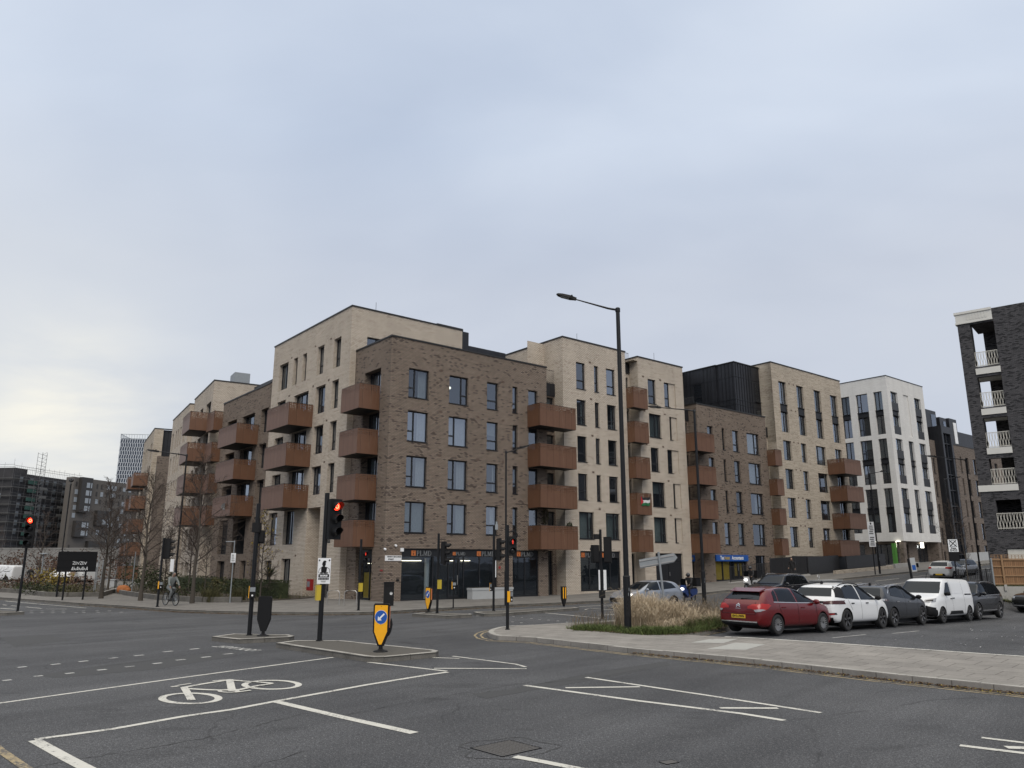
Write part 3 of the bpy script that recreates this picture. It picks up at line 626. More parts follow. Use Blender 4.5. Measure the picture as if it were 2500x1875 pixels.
# ---------------------------------------------------------------- cream block on the left street
def cream_left():
    b = Bld('apartment_building', 'six storey cream brick block rising behind and left of the brown corner block', 'apartment building', C0, UA, (-.47, 4.87), ('brick_cream', 'room_pale'))
    H = [18.13, 15.03, 12.08, 9.12, 6.17]; S_ = [15.95, 12.96, 10.0, 7.08, 3.7]
    fl = {1: 12.1, 2: 9.15, 3: 6.2}
    ops = [(15.52, 17.28, S_[0], H[0], 'D'), (13.72, 14.5, S_[0], H[0], 'S'), (12.05, 12.8, S_[0], H[0], 'S'), (9.06, 10.17, S_[0], H[0], 'T'), (6.34, 7.46, S_[0], H[0], 'T', 'wf')]
    for r in (1, 2, 3):
        ops += [(15.6, 17.3, S_[r] + .7, H[r], 'D'), (11.35, 13.98, fl[r] + .2, H[r], 'G', 'ws'), (8.5, 10.1, S_[r], H[r], 'A'), (6.4, 7.45, S_[r], H[r], 'T', 'bh' if r == 2 else 'wf')]
    ops += [(15.7, 17.4, S_[4], H[4], 'T'), (12.61, 14.42, S_[4], H[4], 'D'), (6.4, 7.58, S_[4], H[4], 'S'), (12.74, 14.36, -.1, 2.68, 'D'), (16.2, 17.6, -.3, 2.55, 'D'), (6.35, 7.55, -.2, 2.72, 'D')]
    b.facade('L', -.47, 4.87, 18.63, -.6, 19.98, [o[:4] for o in ops] + [(8.2, 10.35, -.55, 6.19)], 0, .32, .6, deep=(8.2, 1.3))
    for o in ops: b.win('L', -.47, *o[:4], st=o[4], depth=.32, curt=o[5] if len(o) > 5 else '?')
    b.wins('R', 4.87, -.47, 9.0, -.6, 19.98, [(.8, 2.4, 17.0, 17.98, 'D', None)])
    b.wall.face([(9.0, 4.87, 16), (9.0, 12, 16), (9.0, 12, 19.98), (9.0, 4.87, 19.98)], 0)
    b.shell(-.3, 5.0, 9.0, 18.63, -.6, 19.98, skip='SWE'); b.coping(-.47, 4.87, 9.0, 18.63, 19.98)
    for z in fl.values(): b.balcony('L', -.47, 10.4, 14.4, 1.83, z, z + 1.62)
    vents(b, 'L', -.47, [(a, h + .18) for h in H[:4] for a in (14.95, 8.0, 10.6)] + [(11.9, 2.9)])
    b.bx('entrance_door', M['frame'], .76, 8.5, -.3, .82, 9.3, 2.1)
    lamp = MB(b.T); lamp.lathe([(0, -.09), (.17, -.09), (.2, -.05), (.2, 0)], 16, c=(-.24, 8.28, 2.15), ax='y'); lamp.build('bulkhead_lamp', M['white'], b.root, 40)
    m = MB(b.T); m.tube([(2.0, 6.0, 19.9), (2.0, 6.0, 21.1)], .015, 5); m.build('lightning_rod', M['rail'], b.root)
    b.done()
cream_left()
# ---------------------------------------------------------------- cream block on the right street, two bays
def cream_right():
    b = Bld('apartment_building', 'cream brick block with dark garage doors, directly right of the brown corner block', 'apartment building', C0, UA, (15.07, 0), ('brick_cream', 'zinc', 'brick_brown'))
    b.curt = PLAIN + [None] * 4
    H = [17.76, 14.76, 11.9, 9.02, 6.14]; S_ = [15.6, 12.77, 9.9, 7.0, 4.12]; ops = []
    for r in range(4):
        ops += [(16.47, 17.46, S_[r], H[r], 'To' if r == 2 else 'T'), (18.45, 18.93, S_[r], H[r], 'S', None), (19.83, 20.84, S_[r], H[r], 'T')]
    ops += [(16.5, 18.06, S_[4], H[4], 'B', 'gf'), (19.35, 20.88, S_[4], H[4], 'B', 'gf')]
    b.wins('R', 0, 15.07, 22.12, -.6, 19.5, ops + [(16.55, 20.86, .33, 3.25, '-')])
    shopfront(b, 'R', 0, 16.55, 20.86, .33, 3.25, [1.0, 2.1, 3.2], vinyl=[(.08, 4.2, .15, 2.3, 'frame')])
    for x in (16.75, 18.75): plmd(b, x, 2.80, .38, .115)
    b.facade('L', 15.07, 0, 9.0, -.6, 19.5); b.wall.face([(15.07, 0, 19.5), (22.12, 0, 19.5), (22.12, 9, 19.5), (15.07, 9, 19.5)], 0)
    b.coping(15.07, 0, 22.12, 9.0, 19.5)
    b.wall.face([(22.12, 0, -.6), (22.12, 1.0, -.6), (22.12, 1.0, 19.5), (22.12, 0, 19.5)], 0)
    # recess between the brown corner and this block
    fl = [11.98, 9.07, 6.17, 3.3]
    b.wins('R', 1.0, 13.35, 15.07, -.6, 14.9, [(13.5, 14.95, z + .2, z + 2.8, 'D', '?') for z in fl] + [(13.45, 14.7, .09, 3.25, 'D', None)], 2)
    b.bx('zinc_fascia', M['zinc'], 13.36, .92, 14.9, 15.05, 2.2, 15.9)
    b.rails(13.4, .98, 15.0, .98, 15.9, 16.95); b.wall.face([(13.35, 2.2, 14.9), (15.07, 2.2, 14.9), (15.07, 2.2, 19.4), (13.35, 2.2, 19.4)], 0)
    # second recess and third bay
    f2 = [14.73, 11.88, 8.98, 6.1, 3.21]
    b.wins('R', 1.0, 22.12, 23.66, -.2, 18.05, [(22.3, 23.5, z + .2, z + 2.95, 'D', '?') for z in f2] + [(22.25, 23.6, .3, 3.1, 'D', None)], 0)
    b.bx('zinc_fascia', M['zinc'], 22.15, .9, 18.05, 23.63, 2.4, 18.9); b.rails(22.2, .95, 23.6, .95, 18.9, 19.85, r=.014)
    for z in f2: b.balcony('R', .0, 22.16, 23.84, .74, z, z + 1.68)
    H = [17.65, 14.66, 11.77, 8.92, 6.03]; S_ = [15.5, 12.63, 9.77, 6.87, 4.0]
    c1 = [(24.86, 25.86, 'To'), (24.85, 26.38, 'C'), (24.9, 25.92, 'To'), (24.93, 26.49, 'B'), (24.95, 26.5, 'B')]; c2 = [(26.96, 28.48), (27.48, 28.5), (27.02, 28.5), (27.57, 28.58), (27.55, 28.52)]; ops = []
    for r in range(5):
        ops.append((c1[r][0], c1[r][1], S_[r], H[r], c1[r][2], 'gf' if r == 4 else '?'))
    b.facade('R', 0, 23.66, 29.58, -.2, 19.35, [o[:4] for o in ops] + [(a0, a1, S_[r], H[r]) for r, (a0, a1) in enumerate(c2)] + [(24.97, 28.38, .4, 3.14)])
    for o in ops: b.win('R', 0, *o[:4], st=o[4], curt=o[5])
    for r, (a0, a1) in enumerate(c2):                                   # half glazed, half blind brick panel
        k = a0 + (a1 - a0) * (.48 if r in (0, 2) else .36); b.win('R', 0, a0, k, S_[r], H[r], 'S', curt=None)
        b.wall.box(k, .09, S_[r], a1, .2, H[r], 0)
    g = MB(); g.box(0, 0, 0, 1.68, .06, 2.1); g.box(1.72, 0, 0, 3.41, .06, 2.1); g.box(0, 0, 2.12, 3.41, .06, 2.74)
    for i in range(13): g.box(.05, -.012, .1 + i * .15, 1.64, -.001, .2 + i * .15); g.box(1.77, -.012, .1 + i * .15, 3.36, -.001, .2 + i * .15)
    o = b.place('garage_door', g.mesh('garage_door', M['frame']), 'R', 0, 24.97, 28.38, .4, .16)
    h = MB(); h.tube([(1.8, -.05, .95), (1.8, -.05, 1.25)], .02, 6); h.build('door_handle', M['steel'], o)
    b.wall.face([(23.66, 0, -.2), (23.66, 1.0, -.2), (23.66, 1.0, 19.35), (23.66, 0, 19.35)], 0)
    b.facade('L', 23.66, 1.0, 3, 18.9, 19.35); b.wall.face([(29.58, 0, -.2), (29.58, 9, -.2), (29.58, 9, 19.35), (29.58, 0, 19.35)], 0)
    b.wall.face([(23.1, 0, 19.0), (29.58, 0, 19.0), (29.58, 9, 19.0), (23.1, 9, 19.0)], 0); b.coping(23.66, 0, 29.58, 9, 19.35)
    vents(b, 'R', 0, [(18.0, 17.95), (18.05, 14.95), (18.1, 12.05), (18.1, 9.2), (18.7, 6.4), (24.3, 17.75), (26.5, 17.75), (24.3, 14.8), (26.9, 14.8), (24.4, 11.95), (26.5, 11.95), (27.0, 9.1), (27.1, 6.25)])
    for x in (17.6, 27): r = MB(b.T); r.tube([(x, 1, 19.4), (x, 1, 20.5)], .015, 5); r.build('lightning_rod', M['rail'], b.root)
    b.done()
cream_right()
def brown_right():
    b = Bld('apartment_building', 'dark brown brick block with black zinc penthouse and blue shop sign', 'apartment building', C0, UA, (29.58, 0), ('brick_brown', 'zinc'))
    b.curt = PLAIN + ['gr', 'wf']
    H = [14.46, 11.6, 8.74, 5.9]; S_ = [12.45, 9.6, 6.78, 3.92]; ops = []
    for r in range(4):
        sl = (34.85, 35.25) if r < 3 else (34.4, 35.3)
        ops += [(32.68, 33.48, S_[r], H[r], 'S'), (*sl, S_[r], H[r], 'S' if r < 3 else 'T', None if r < 3 else '?'), (36.45, 37.4, S_[r], H[r], 'T'), (38.73, 40.72, S_[r], H[r], 'B', ('gf', 'wf', 'wr', 'ws')[r])]
    b.wins('R', 0, 31.3, 42.0, -.2, 16.3, ops + [(32.78, 37.4, .75, 2.56, '-'), (38.8, 40.38, 1.0, 3.03, 'D', None)])
    o = shopfront(b, 'R', 0, 32.78, 37.4, .75, 2.6, [1.15, 2.3, 2.75, 3.5], fas=.1, door=[(2.8, 3.5), (3.55, 4.25)], vinyl=[(.1, 1.1, .2, 1.75, 'shop_yellow'), (1.28, 2.26, .2, 1.75, 'shop_yellow'), (2.95, 3.35, .5, 1.7, 'shop_yellow'), (3.7, 4.1, .5, 1.7, 'shop_yellow')])
    s = MB(b.T); s.box(32.76, -.14, 2.52, 37.48, -.004, 3.06); so_ = s.build('shop_sign', M['blue_sign'], b.root)
    for tx, m, x in (('Tax', 'white', 3.95 + .05), ('Assist', 'gold', 4.72), ('Accountants', 'white', 6.28)):
        text(tx, .44 if tx != 'Assist' else .43, M[m], so_, put(None, x, -.15, 2.80), bold=.012, sx=.78)
    # left recess with balconies
    fl = [11.8, 8.92, 6.02, 3.17]
    b.wins('R', 1.0, 29.58, 31.3, -.2, 14.85, [(29.75, 31.15, z + .2, z + 2.85, 'D', '?') for z in fl] + [(29.7, 31.2, .5, 3.0, '-')])
    shopfront(b, 'R', 1.0, 29.7, 31.2, .5, 3.0, [], fas=.55, vinyl=[(.6, 1.4, .1, 1.9, 'shop_yellow')])
    s = MB(b.T); s.box(29.66, .98, 2.5, 31.25, 1.1, 3.02); so2 = s.build('shop_sign', M['blue_sign'], b.root); text('Tax', .3, M['white'], so2, put(None, .62, .97, 2.76), bold=.01, sx=.8); text('Assist', .3, M['gold'], so2, put(None, 1.15, .97, 2.76), bold=.01, sx=.8)
    b.bx('zinc_fascia', M['zinc'], 29.6, .9, 14.85, 31.28, 3.4, 15.95)
    for z in fl: b.balcony('R', 0., 29.62, 32.0, 1.15, z, z + 1.57)
    b.wall.face([(31.3, 0, 0), (31.3, 1.0, 0), (31.3, 1.0, 16.3), (31.3, 0, 16.3)], 0); b.wall.face([(31.3, 1.0, 14.8), (31.3, 8, 14.8), (31.3, 8, 16.3), (31.3, 1, 16.3)], 0)
    b.shell(31.3, .2, 42.0, 9, 14, 16.3, skip='SW'); b.coping(31.3, 0, 42.0, 9, 16.3, sides='SWE')
    # penthouse
    p = MB(b.T); zt = 21.8
    p.prism([(39.45, 1.4), (43.7, 1.4), (43.7, 10), (30.2, 10), (30.2, 7.7), (39.3, 7.7), (39.3, 3.5), (39.45, 3.49)], 16.0, zt)
    for z in (17.55, 18.05, 20.35): p.prism([(39.41, 1.36), (43.66, 1.36), (43.66, 1.399), (39.45, 1.399), (39.45, 7.66), (39.26, 7.66), (39.26, 3.46), (39.41, 3.46)], z, z + .07)
    for i in range(10): y = 7.5 - i * .43; p.box(39.26, y, 16.2, 39.299, y + .035, zt - .02) if y > 3.55 and not 5.1 < y < 6.4 else None
    for i in range(5): y = 3.3 - i * .43; p.box(39.41, y, 16.2, 39.449, y + .035, zt - .02)
    for i in range(10):
        x = 39.7 + i * .43
        if not 42.65 < x < 43.6: p.box(x, 1.36, 16.2, x + .035, 1.398, zt - .02)
    ph = p.build('penthouse', M['zinc'], b.root)
    e = MB(b.T); e.prism([(39.36, 1.31), (43.72, 1.31), (43.72, 1.7), (39.7, 1.7), (39.7, 7.7), (39.2, 7.7), (39.2, 3.4), (39.36, 3.4)], zt, zt + .08); e.build('penthouse_coping', M['coping'], ph)
    def pw(ax, pos, a0, a1, z0, z1, c):
        o = b.place('window', winmesh(a1 - a0, z1 - z0, 'T'), ax, pos, a0, a1, z0, -.03); link('pane', panemesh(a1 - a0, z1 - z0), o); k = MB(); k.box(.07, .05, .07, a1 - a0 - .07, .06, z1 - z0 - .07); k.build('blind', M[c], o)
    pw('L', 39.3, 5.2, 6.35, 18.2, 20.3, 'curtain_white'); pw('R', 1.4, 42.75, 43.55, 18.15, 20.15, 'blind'); pw('R', 1.4, 42.8, 43.6, 16.4, 17.4, 'blind')
    b.rails(31.4, .3, 31.4, 6, 16.3, 17.0)
    vents(b, 'R', 0, [(34.3, 14.65), (34.3, 11.8), (34.2, 8.95), (37.9, 8.95), (37.9, 6.05), (34.0, 6.05)])
    d = MB(b.T); d.ball((41.9, -1.1, 10.6), (.05, .05, .05), 6)
    b.done()
brown_right()
def tan_block():
    b = Bld('apartment_building', 'tall tan brick block with four columns of paired windows, next to the white building', 'apartment building', C0, UA, (42.0, 0), ('brick_tan', 'zinc'))
    b.curt = PLAIN + ['gr', 'wf', 'bf']
    ops = []; sp = []
    for (a0, a1) in ((44.93, 46.3), (48.22, 49.55), (51.6, 52.98)):
        ops += [(a0, a1, 18.08, 20.45, 'Co', 'wr'), (a0, a1, 15.2, 17.3, 'Co', 'bf')]; sp.append((a0, a1, 17.3, 18.08))
    ops += [(54.93, 56.38, 18.0, 20.35, 'C', None), (54.93, 56.38, 15.08, 17.2, 'C', None)]; sp.append((54.93, 56.38, 17.2, 18.0))
    H = [14.36, 11.5, 8.65, 5.83]; S_ = [12.36, 9.5, 6.66, 3.85]
    for r in range(4):
        ops += [(44.93, 46.42, S_[r], H[r], 'B'), (48.2, 49.2, S_[r], H[r], 'T'), ((51.05, 53.0) if r < 3 else (51.05, 52.5)) + (S_[r], H[r], 'A')]
        ops += [(54.93, 56.35, S_[r] - .75, H[r], 'D', None)]
    b.facade('R', 0, 43.75, 57.35, .2, 22.2, [o[:4] for o in ops] + sp, 0, .26)
    for o in ops: b.win('R', 0, *o[:4], st=o[4], depth=.26, curt=o[5] if len(o) > 5 else '?')
    for a0, a1, z0, z1 in sp: b.bx('spandrel', M['frame'], a0 + .02, .1, z0, a1 - .02, .26, z1)
    b.facade('L', 43.75, 0, 9, 14, 22.2); b.wall.face([(43.75, 0, 0), (43.75, 1, 0), (43.75, 1, 22.2), (43.75, 0, 22.2)], 0)
    b.shell(43.9, .3, 57.35, 9, 0, 22.2, skip='SW'); b.coping(43.75, 0, 57.35, 9, 22.2)
    fl = [11.5, 8.66, 5.86, 3.05]
    b.wins('R', 1.0, 42.0, 43.75, .4, 14.6, [(42.15, 43.6, z + .2, z + 2.85, 'D', '?') for z in fl] + [(42.2, 43.6, 1.0, 3.0, 'D', None)])
    b.bx('zinc_fascia', M['zinc'], 42.02, .9, 14.6, 43.73, 3., 15.6)
    for z in fl: b.balcony('R', 0., 41.95, 43.72 - .7, .85, z, z + 1.52)
    for z in (11.42, 8.6, 5.78): b.balcony('R', 0., 53.1, 56.5, 1.85, z, z + 1.55)
    b.balcony('R', 0., 50.65, 54.4, 1.9, 3.0, 4.55)
    b.bx('base_cladding', M['frame'], 44.85, -.05, .8, 57.3, -.004, 3.02)
    vents(b, 'R', 0, [(a, z) for z in (20.4, 17.6, 14.3, 11.5, 8.7, 5.95) for a in (46.9, 47.7)])
    b.done()
tan_block()
def white_block():
    X = 68.62
    b = Bld('apartment_building', 'white brick block with grey spandrels and lit entrances beneath, uphill from the tan block', 'apartment building', C0, UA, (X, 0), ('render_white', 'brick_dusk'))
    b.curt = PLAIN + ['wf', 'bf', 'gf', 'wf']
    bands = [(17.52, 22.8), (11.57, 16.98), (5.84, 11.03)]; sp = []; opsR = []; opsL = []
    for k, (z0, z1) in enumerate(bands):
        m0, m1 = (z0 + z1) / 2 - .32, (z0 + z1) / 2 + .32
        for i, (a0, a1) in enumerate(((69.46, 71.25), (72.86, 74.2), (75.78, 77.58))):
            if i == 1 and k == 0: b.wall.box(a0, .12, z0, a1, .2, z1, 0); sp.append(('R', a0, a1, z0, z1, 1)); continue
            opsR += [(a0, a1, z0, m0, 'C' if i != 1 else 'D'), (a0, a1, m1, z1, 'C' if i != 1 else 'D')]; sp.append(('R', a0, a1, m0, m1, 0))
        for i, (a0, a1) in enumerate(((.68, 1.7), (2.48, 3.96), (4.8, 5.95), (6.8, 8.0))):
            opsL += [(a0, a1, z0, m0, 'A' if i == 1 else 'D'), (a0, a1, m1, z1, 'A' if i == 1 else 'D')]; sp.append(('L', a0, a1, m0, m1, 0))
    b.facade('R', 0, X, 78.65, 4.84, 24.6, [o[:4] for o in opsR] + [s[1:5] for s in sp if s[0] == 'R'], 0, .3)
    b.facade('L', X, 0, 11, 4.84, 24.6, [o[:4] for o in opsL] + [s[1:5] for s in sp if s[0] == 'L'], 0, .3)
    for o in opsR: b.win('R', 0, *o[:4], st=o[4], depth=.3)
    for o in opsL: b.win('L', X, *o[:4], st=o[4], depth=.3)
    for ax, a0, a1, z0, z1, blank in sp:
        if blank: continue
        if ax == 'R': b.bx('spandrel', M['frame'], a0 + .01, .16, z0, a1 - .01, .3, z1)
        else: b.bx('spandrel', M['frame'], X + .16, a0 + .01, z0, X + .3, a1 - .01, z1)
    for a0, a1 in ((69.46, 71.25), (75.78, 77.58)):
        for z0, z1 in bands:
            for z in (z0, (z0 + z1) / 2 + .32): b.bx('juliet_balcony', M['rail'], a0 + .05, .02, z, a1 - .05, .05, z + 1.0)
    b.shell(X + .3, .3, 78.65, 11, 4.84, 24.6, skip='SW'); b.coping(X, 0, 78.65, 11, 24.6, th=.08)
    b.wall.face([(X, 0, 4.84), (78.65, 0, 4.84), (78.65, 11, 4.84), (X, 11, 4.84)], 0)
    gz = 1.6
    b.facade('R', 1.2, X + .9, 78.65, gz, 4.84, [(70.2, 72.3, gz + .3, 4.5), (74.6, 77.6, gz + .3, 4.6)], 1); b.facade('L', X + .9, 1.2, 11, gz, 4.84, [(1.8, 4.0, gz + .5, 4.5), (5.2, 8.2, gz + .5, 4.5)], 1)
    for a0, a1 in ((70.2, 72.3), (74.6, 77.6)): b.win('R', 1.2, a0, a1, gz + .3, 4.5, 'G', curt=None)
    for a0, a1 in ((1.8, 4.0), (5.2, 8.2)): b.win('L', X + .9, a0, a1, gz + .5, 4.5, 'G', curt=None)
    b.bx('column', M['brick_dusk'], X + .05, .1, gz, X + .7, .6, 4.84); b.bx('column', M['brick_dusk'], 77.9, .1, gz, 78.6, 1.2, 4.84)
    gc = MB(b.T); gc.box(X - .5, .9, gz, X + .0, 1.25, 4.6); gc.build('green_pier', mat('green panel', (.07, .22, .04), .5), b.root)
    for x0, y0, x1, y1, z in ((X + .9, 1.3, X + 1.6, 1.35, 4.45), (75.2, 1.0, 76.0, 1.06, 4.45), (X - .2, .4, X + .3, .9, 4.78), (X + .2, 3.5, X + .5, 4, 4.78), (X + .2, 6, X + .5, 6.5, 4.78)):
        l = MB(b.T); l.box(x0, y0, z - .32 if z < 4.6 else z, x1, y1, z + (.32 if z < 4.6 else .03)); l.build('lamp', M['white_light'], b.root)
    b.done()
white_block()
def dusk_block():
    b = Bld('apartment_building', 'brown brick block with dark metal stair tower and zinc dormers beyond the white building', 'apartment building', C0, UA, (78.8, 0), ('brick_dusk', 'zinc'))
    ops = []
    for r in range(5):
        h = 16.3 - r * 2.92
        for (a0, a1, st) in ((85.1, 86.2, 'D'), (87.6, 88.1, 'S'), (89.4, 90.4, 'D'), (91.9, 93.0, 'T'), (95, 96, 'D'), (97.5, 98, 'S'), (99.5, 100.6, 'D')):
            ops.append((a0, a1, h - 2.15, h, st, None))
    b.wins('R', 0, 83.4, 104, 1.5, 17.75, ops)
    b.wins('R', 0, 78.8, 80.3, 1.5, 17.75, [(79.1, 79.7, 15.4 - r * 2.92 - 2, 15.4 - r * 2.92, 'S', None) for r in range(5)])
    b.facade('L', 78.8, 0, 9, 1.5, 17.75); b.shell(79, .2, 104, 10, 1.5, 17.75, skip='SW'); b.coping(83.4, 0, 104, 10, 17.75)
    st = MB(b.T); st.box(80.3, -1.0, 2.0, 80.75, 4, 19.6); st.box(82.9, -1.0, 2.0, 83.4, 4, 19.6); st.box(80.76, -1.0, 18.7, 82.89, 4, 19.6); so_ = st.build('stair_tower', M['zinc'], b.root)
    g = MB(b.T); g.box(80.77, -.7, 2.2, 82.88, -.6, 18.7); g.build('glazing', M['glass'], so_)
    f = MB(b.T)
    for z in range(3, 18, 2): f.box(80.77, -.85, z + .3, 82.88, -.71, z + .42)
    f.box(81.8, -.86, 2.2, 81.9, -.72, 18.7); f.build('frame', M['frame'], so_)
    for x0, x1, z1, gl in ((80.0, 83.2, 22.0, 1), (84.2, 86.2, 21.4, 1), (87.2, 89.6, 21.6, 1), (90, 104, 20.6, 0)):
        d = MB(b.T); d.box(x0, .6 + (1.6 if not gl else 0), 17.2, x1, 8, z1); do = d.build('dormer', M['zinc'], b.root)
        if gl: w = MB(b.T); w.box(x0 + (x1 - x0) * .5, .55, 18.2, x1 - .3, .598, z1 - .5); w.build('dormer_window', M['curtain_white'] if x0 > 87 else M['glass'], do)
    b.done()
dusk_block()
# ---------------------------------------------------------------- further blocks on the left street
def brown_left():
    b = Bld('apartment_building', 'brown brick block on the left street with big balconies, left of the tall cream block', 'apartment building', C0, UA, (-.47, 18.63), ('brick_brown', 'zinc'))
    H = [14.95, 11.97, 9.0]; S_ = [12.9, 9.93, 6.95]; fl = [12.04, 9.06, 6.1]; ops = []
    for r in range(3):
        ops += [(19.0, 20.6, S_[r], H[r], 'C', 'wr'), (22.06, 24.9, fl[r] + .2, H[r], 'G', 'ws'), (26.35, 28.75, S_[r] + .9, H[r] + .05, '-')]
    ops += [(26.5, 28.7, 3.1, 6.05, 'D', None), (22.3, 25.2, 3.1, 6.05, '-'), (19.1, 20.5, 3.1, 6.0, 'T'), (26.56, 28.44, .0, 2.52, 'D'), (21.6, 22.8, .0, 2.56, 'T'), (24.0, 25.0, -.3, 2.5, 'D', None), (19.2, 20.4, 0, 2.5, 'T')]
    b.wins('L', -.47, 18.63, 30.21, -.6, 16.95, ops, 0, .4)
    b.shell(-.3, 18.7, 9, 30.21, -.6, 16.95, skip='WE'); b.coping(-.47, 18.63, 9, 30.21, 16.95, sides='WN')
    for z in fl: b.balcony('L', -.47, 21.0, 25.35, 1.8, z, z + 1.63)
    for z in (14.45, 11.52, 8.6, 5.7): b.balcony('L', -.4, 30.26, 32.2, .85, z, z + 1.75)
    b.bx('plant_screen', M['zinc'], 1.9, 22.2, 16.5, 9, 29.2, 18.75)
    vents(b, 'L', -.47, [(21.3, 2.75), (25.6, 2.8), (21.2, 15.1), (21.2, 12.1)])
    b.done()
brown_left()
JV = Vector((-.5211, .8535)); JA = math.atan2(.5211, .8535)      # the street bends: these blocks are turned a little
JO = (-28.98, 72.96)
def cream_bend():
    q = 1.035; Z = lambda z: 2.45 + (z - 2.45) * q
    b = Bld('apartment_building', 'cream block on the left street where it bends, balconies facing the junction', 'apartment building', JO, JA, (0, 0), ('brick_cream', 'zinc'))
    a1 = 10.43 * q; a2 = 21.9 * q; ops = []
    for r in range(5):
        h = Z(17.28 - r * 2.93)
        ops += [(.8, 3.3, h - 2.4, h, 'G', 'ws'), (4.9, 6.6, h - 2.1, h, 'D', 'ws'), (7.6, 9.0, h - 2.1, h, 'T')]
    ops += [(5.3, 7.3, 0, 2.4, 'D'), (8.2, 9.6, 0, 2.4, 'D'), (1, 3, 0, 2.4, 'D')]
    b.wins('L', 0, 0, a1, -.6, Z(19.1), ops, 0, .35); b.facade('R', 0, 0, 9, -.6, Z(19.1)); b.shell(.3, .2, 9, a1, -.6, Z(19.1), skip='WS'); b.coping(0, 0, 9, a1, Z(19.1))
    for r in range(4): z = Z(14.4 - r * 2.9); b.balcony('L', 0, .85, 5.1, 1.75, z, z + 1.75)
    ops = []
    for r in range(6):
        h = Z(16.85 - r * 2.87)
        for a, c in ((14.75, 15.55), (16.3, 17.1), (17.95, 18.75), (20.3, 21.3), (12.2, 13.3)): ops.append((a * q, c * q, max(-.3, h - 2.05), h, 'S', None))
    x = -.43 * q
    b.facade('R', a1, x, 0, -.6, Z(18.61)); b.wins('L', x, a1, a2, -.6, Z(18.61), ops, 0, .3); b.shell(x + .3, a1 + .2, 9, a2, -.6, Z(18.61), skip='WSE'); b.coping(x, a1, 9, a2, Z(18.61), sides='SWN')
    lo = b.mb('roof_louvre', M['grey_metal']); lo.box(3, 6, 18, 4.6, 8.2, 22.2)
    b.done()
cream_bend()
def end_block():
    b = Bld('apartment_building', 'farthest block of the left street, tan brick beside dark zinc, two stacks of balconies', 'apartment building', (-45.6, 97), math.atan2(.499, .8666), (0, 0), ('brick_tan', 'brick_dusk', 'zinc'))
    ops = []
    for r in range(6):
        h = 17.4 - r * 2.92
        for a, c in ((1.45, 3.1), (6.4, 7.4), (9, 10.2), (11.5, 12.8)): ops.append((a, c, max(0, h - 2.1), h, 'S', None))
    b.wins('L', 0, 0, 14.4, -.5, 19.05, ops, 0, .35); b.facade('R', 0, 0, 1.05, -.5, 19.05)
    b.wall.box(1.05, .3, 15.5, 7, 14, 19.0, 2); b.wall.box(.6, -.7, -.5, 7, 14, 15.5, 1)
    for r in range(5): b.bx('window_strip', M['glass'], .58, -.3, 12.3 - r * 2.92, .62, .0, 14.4 - r * 2.92)
    b.coping(0, 0, 7, 14.4, 19.05, sides='WS')
    for r in range(5):
        z = 11.95 - r * 2.9; b.balcony('L', 0, 2.4, 5.9, 1.65, z, z + 1.6); b.balcony('L', 0, 7.8, 10.8, 1.9, z - .05, z + 1.55)
    b.done()
end_block()
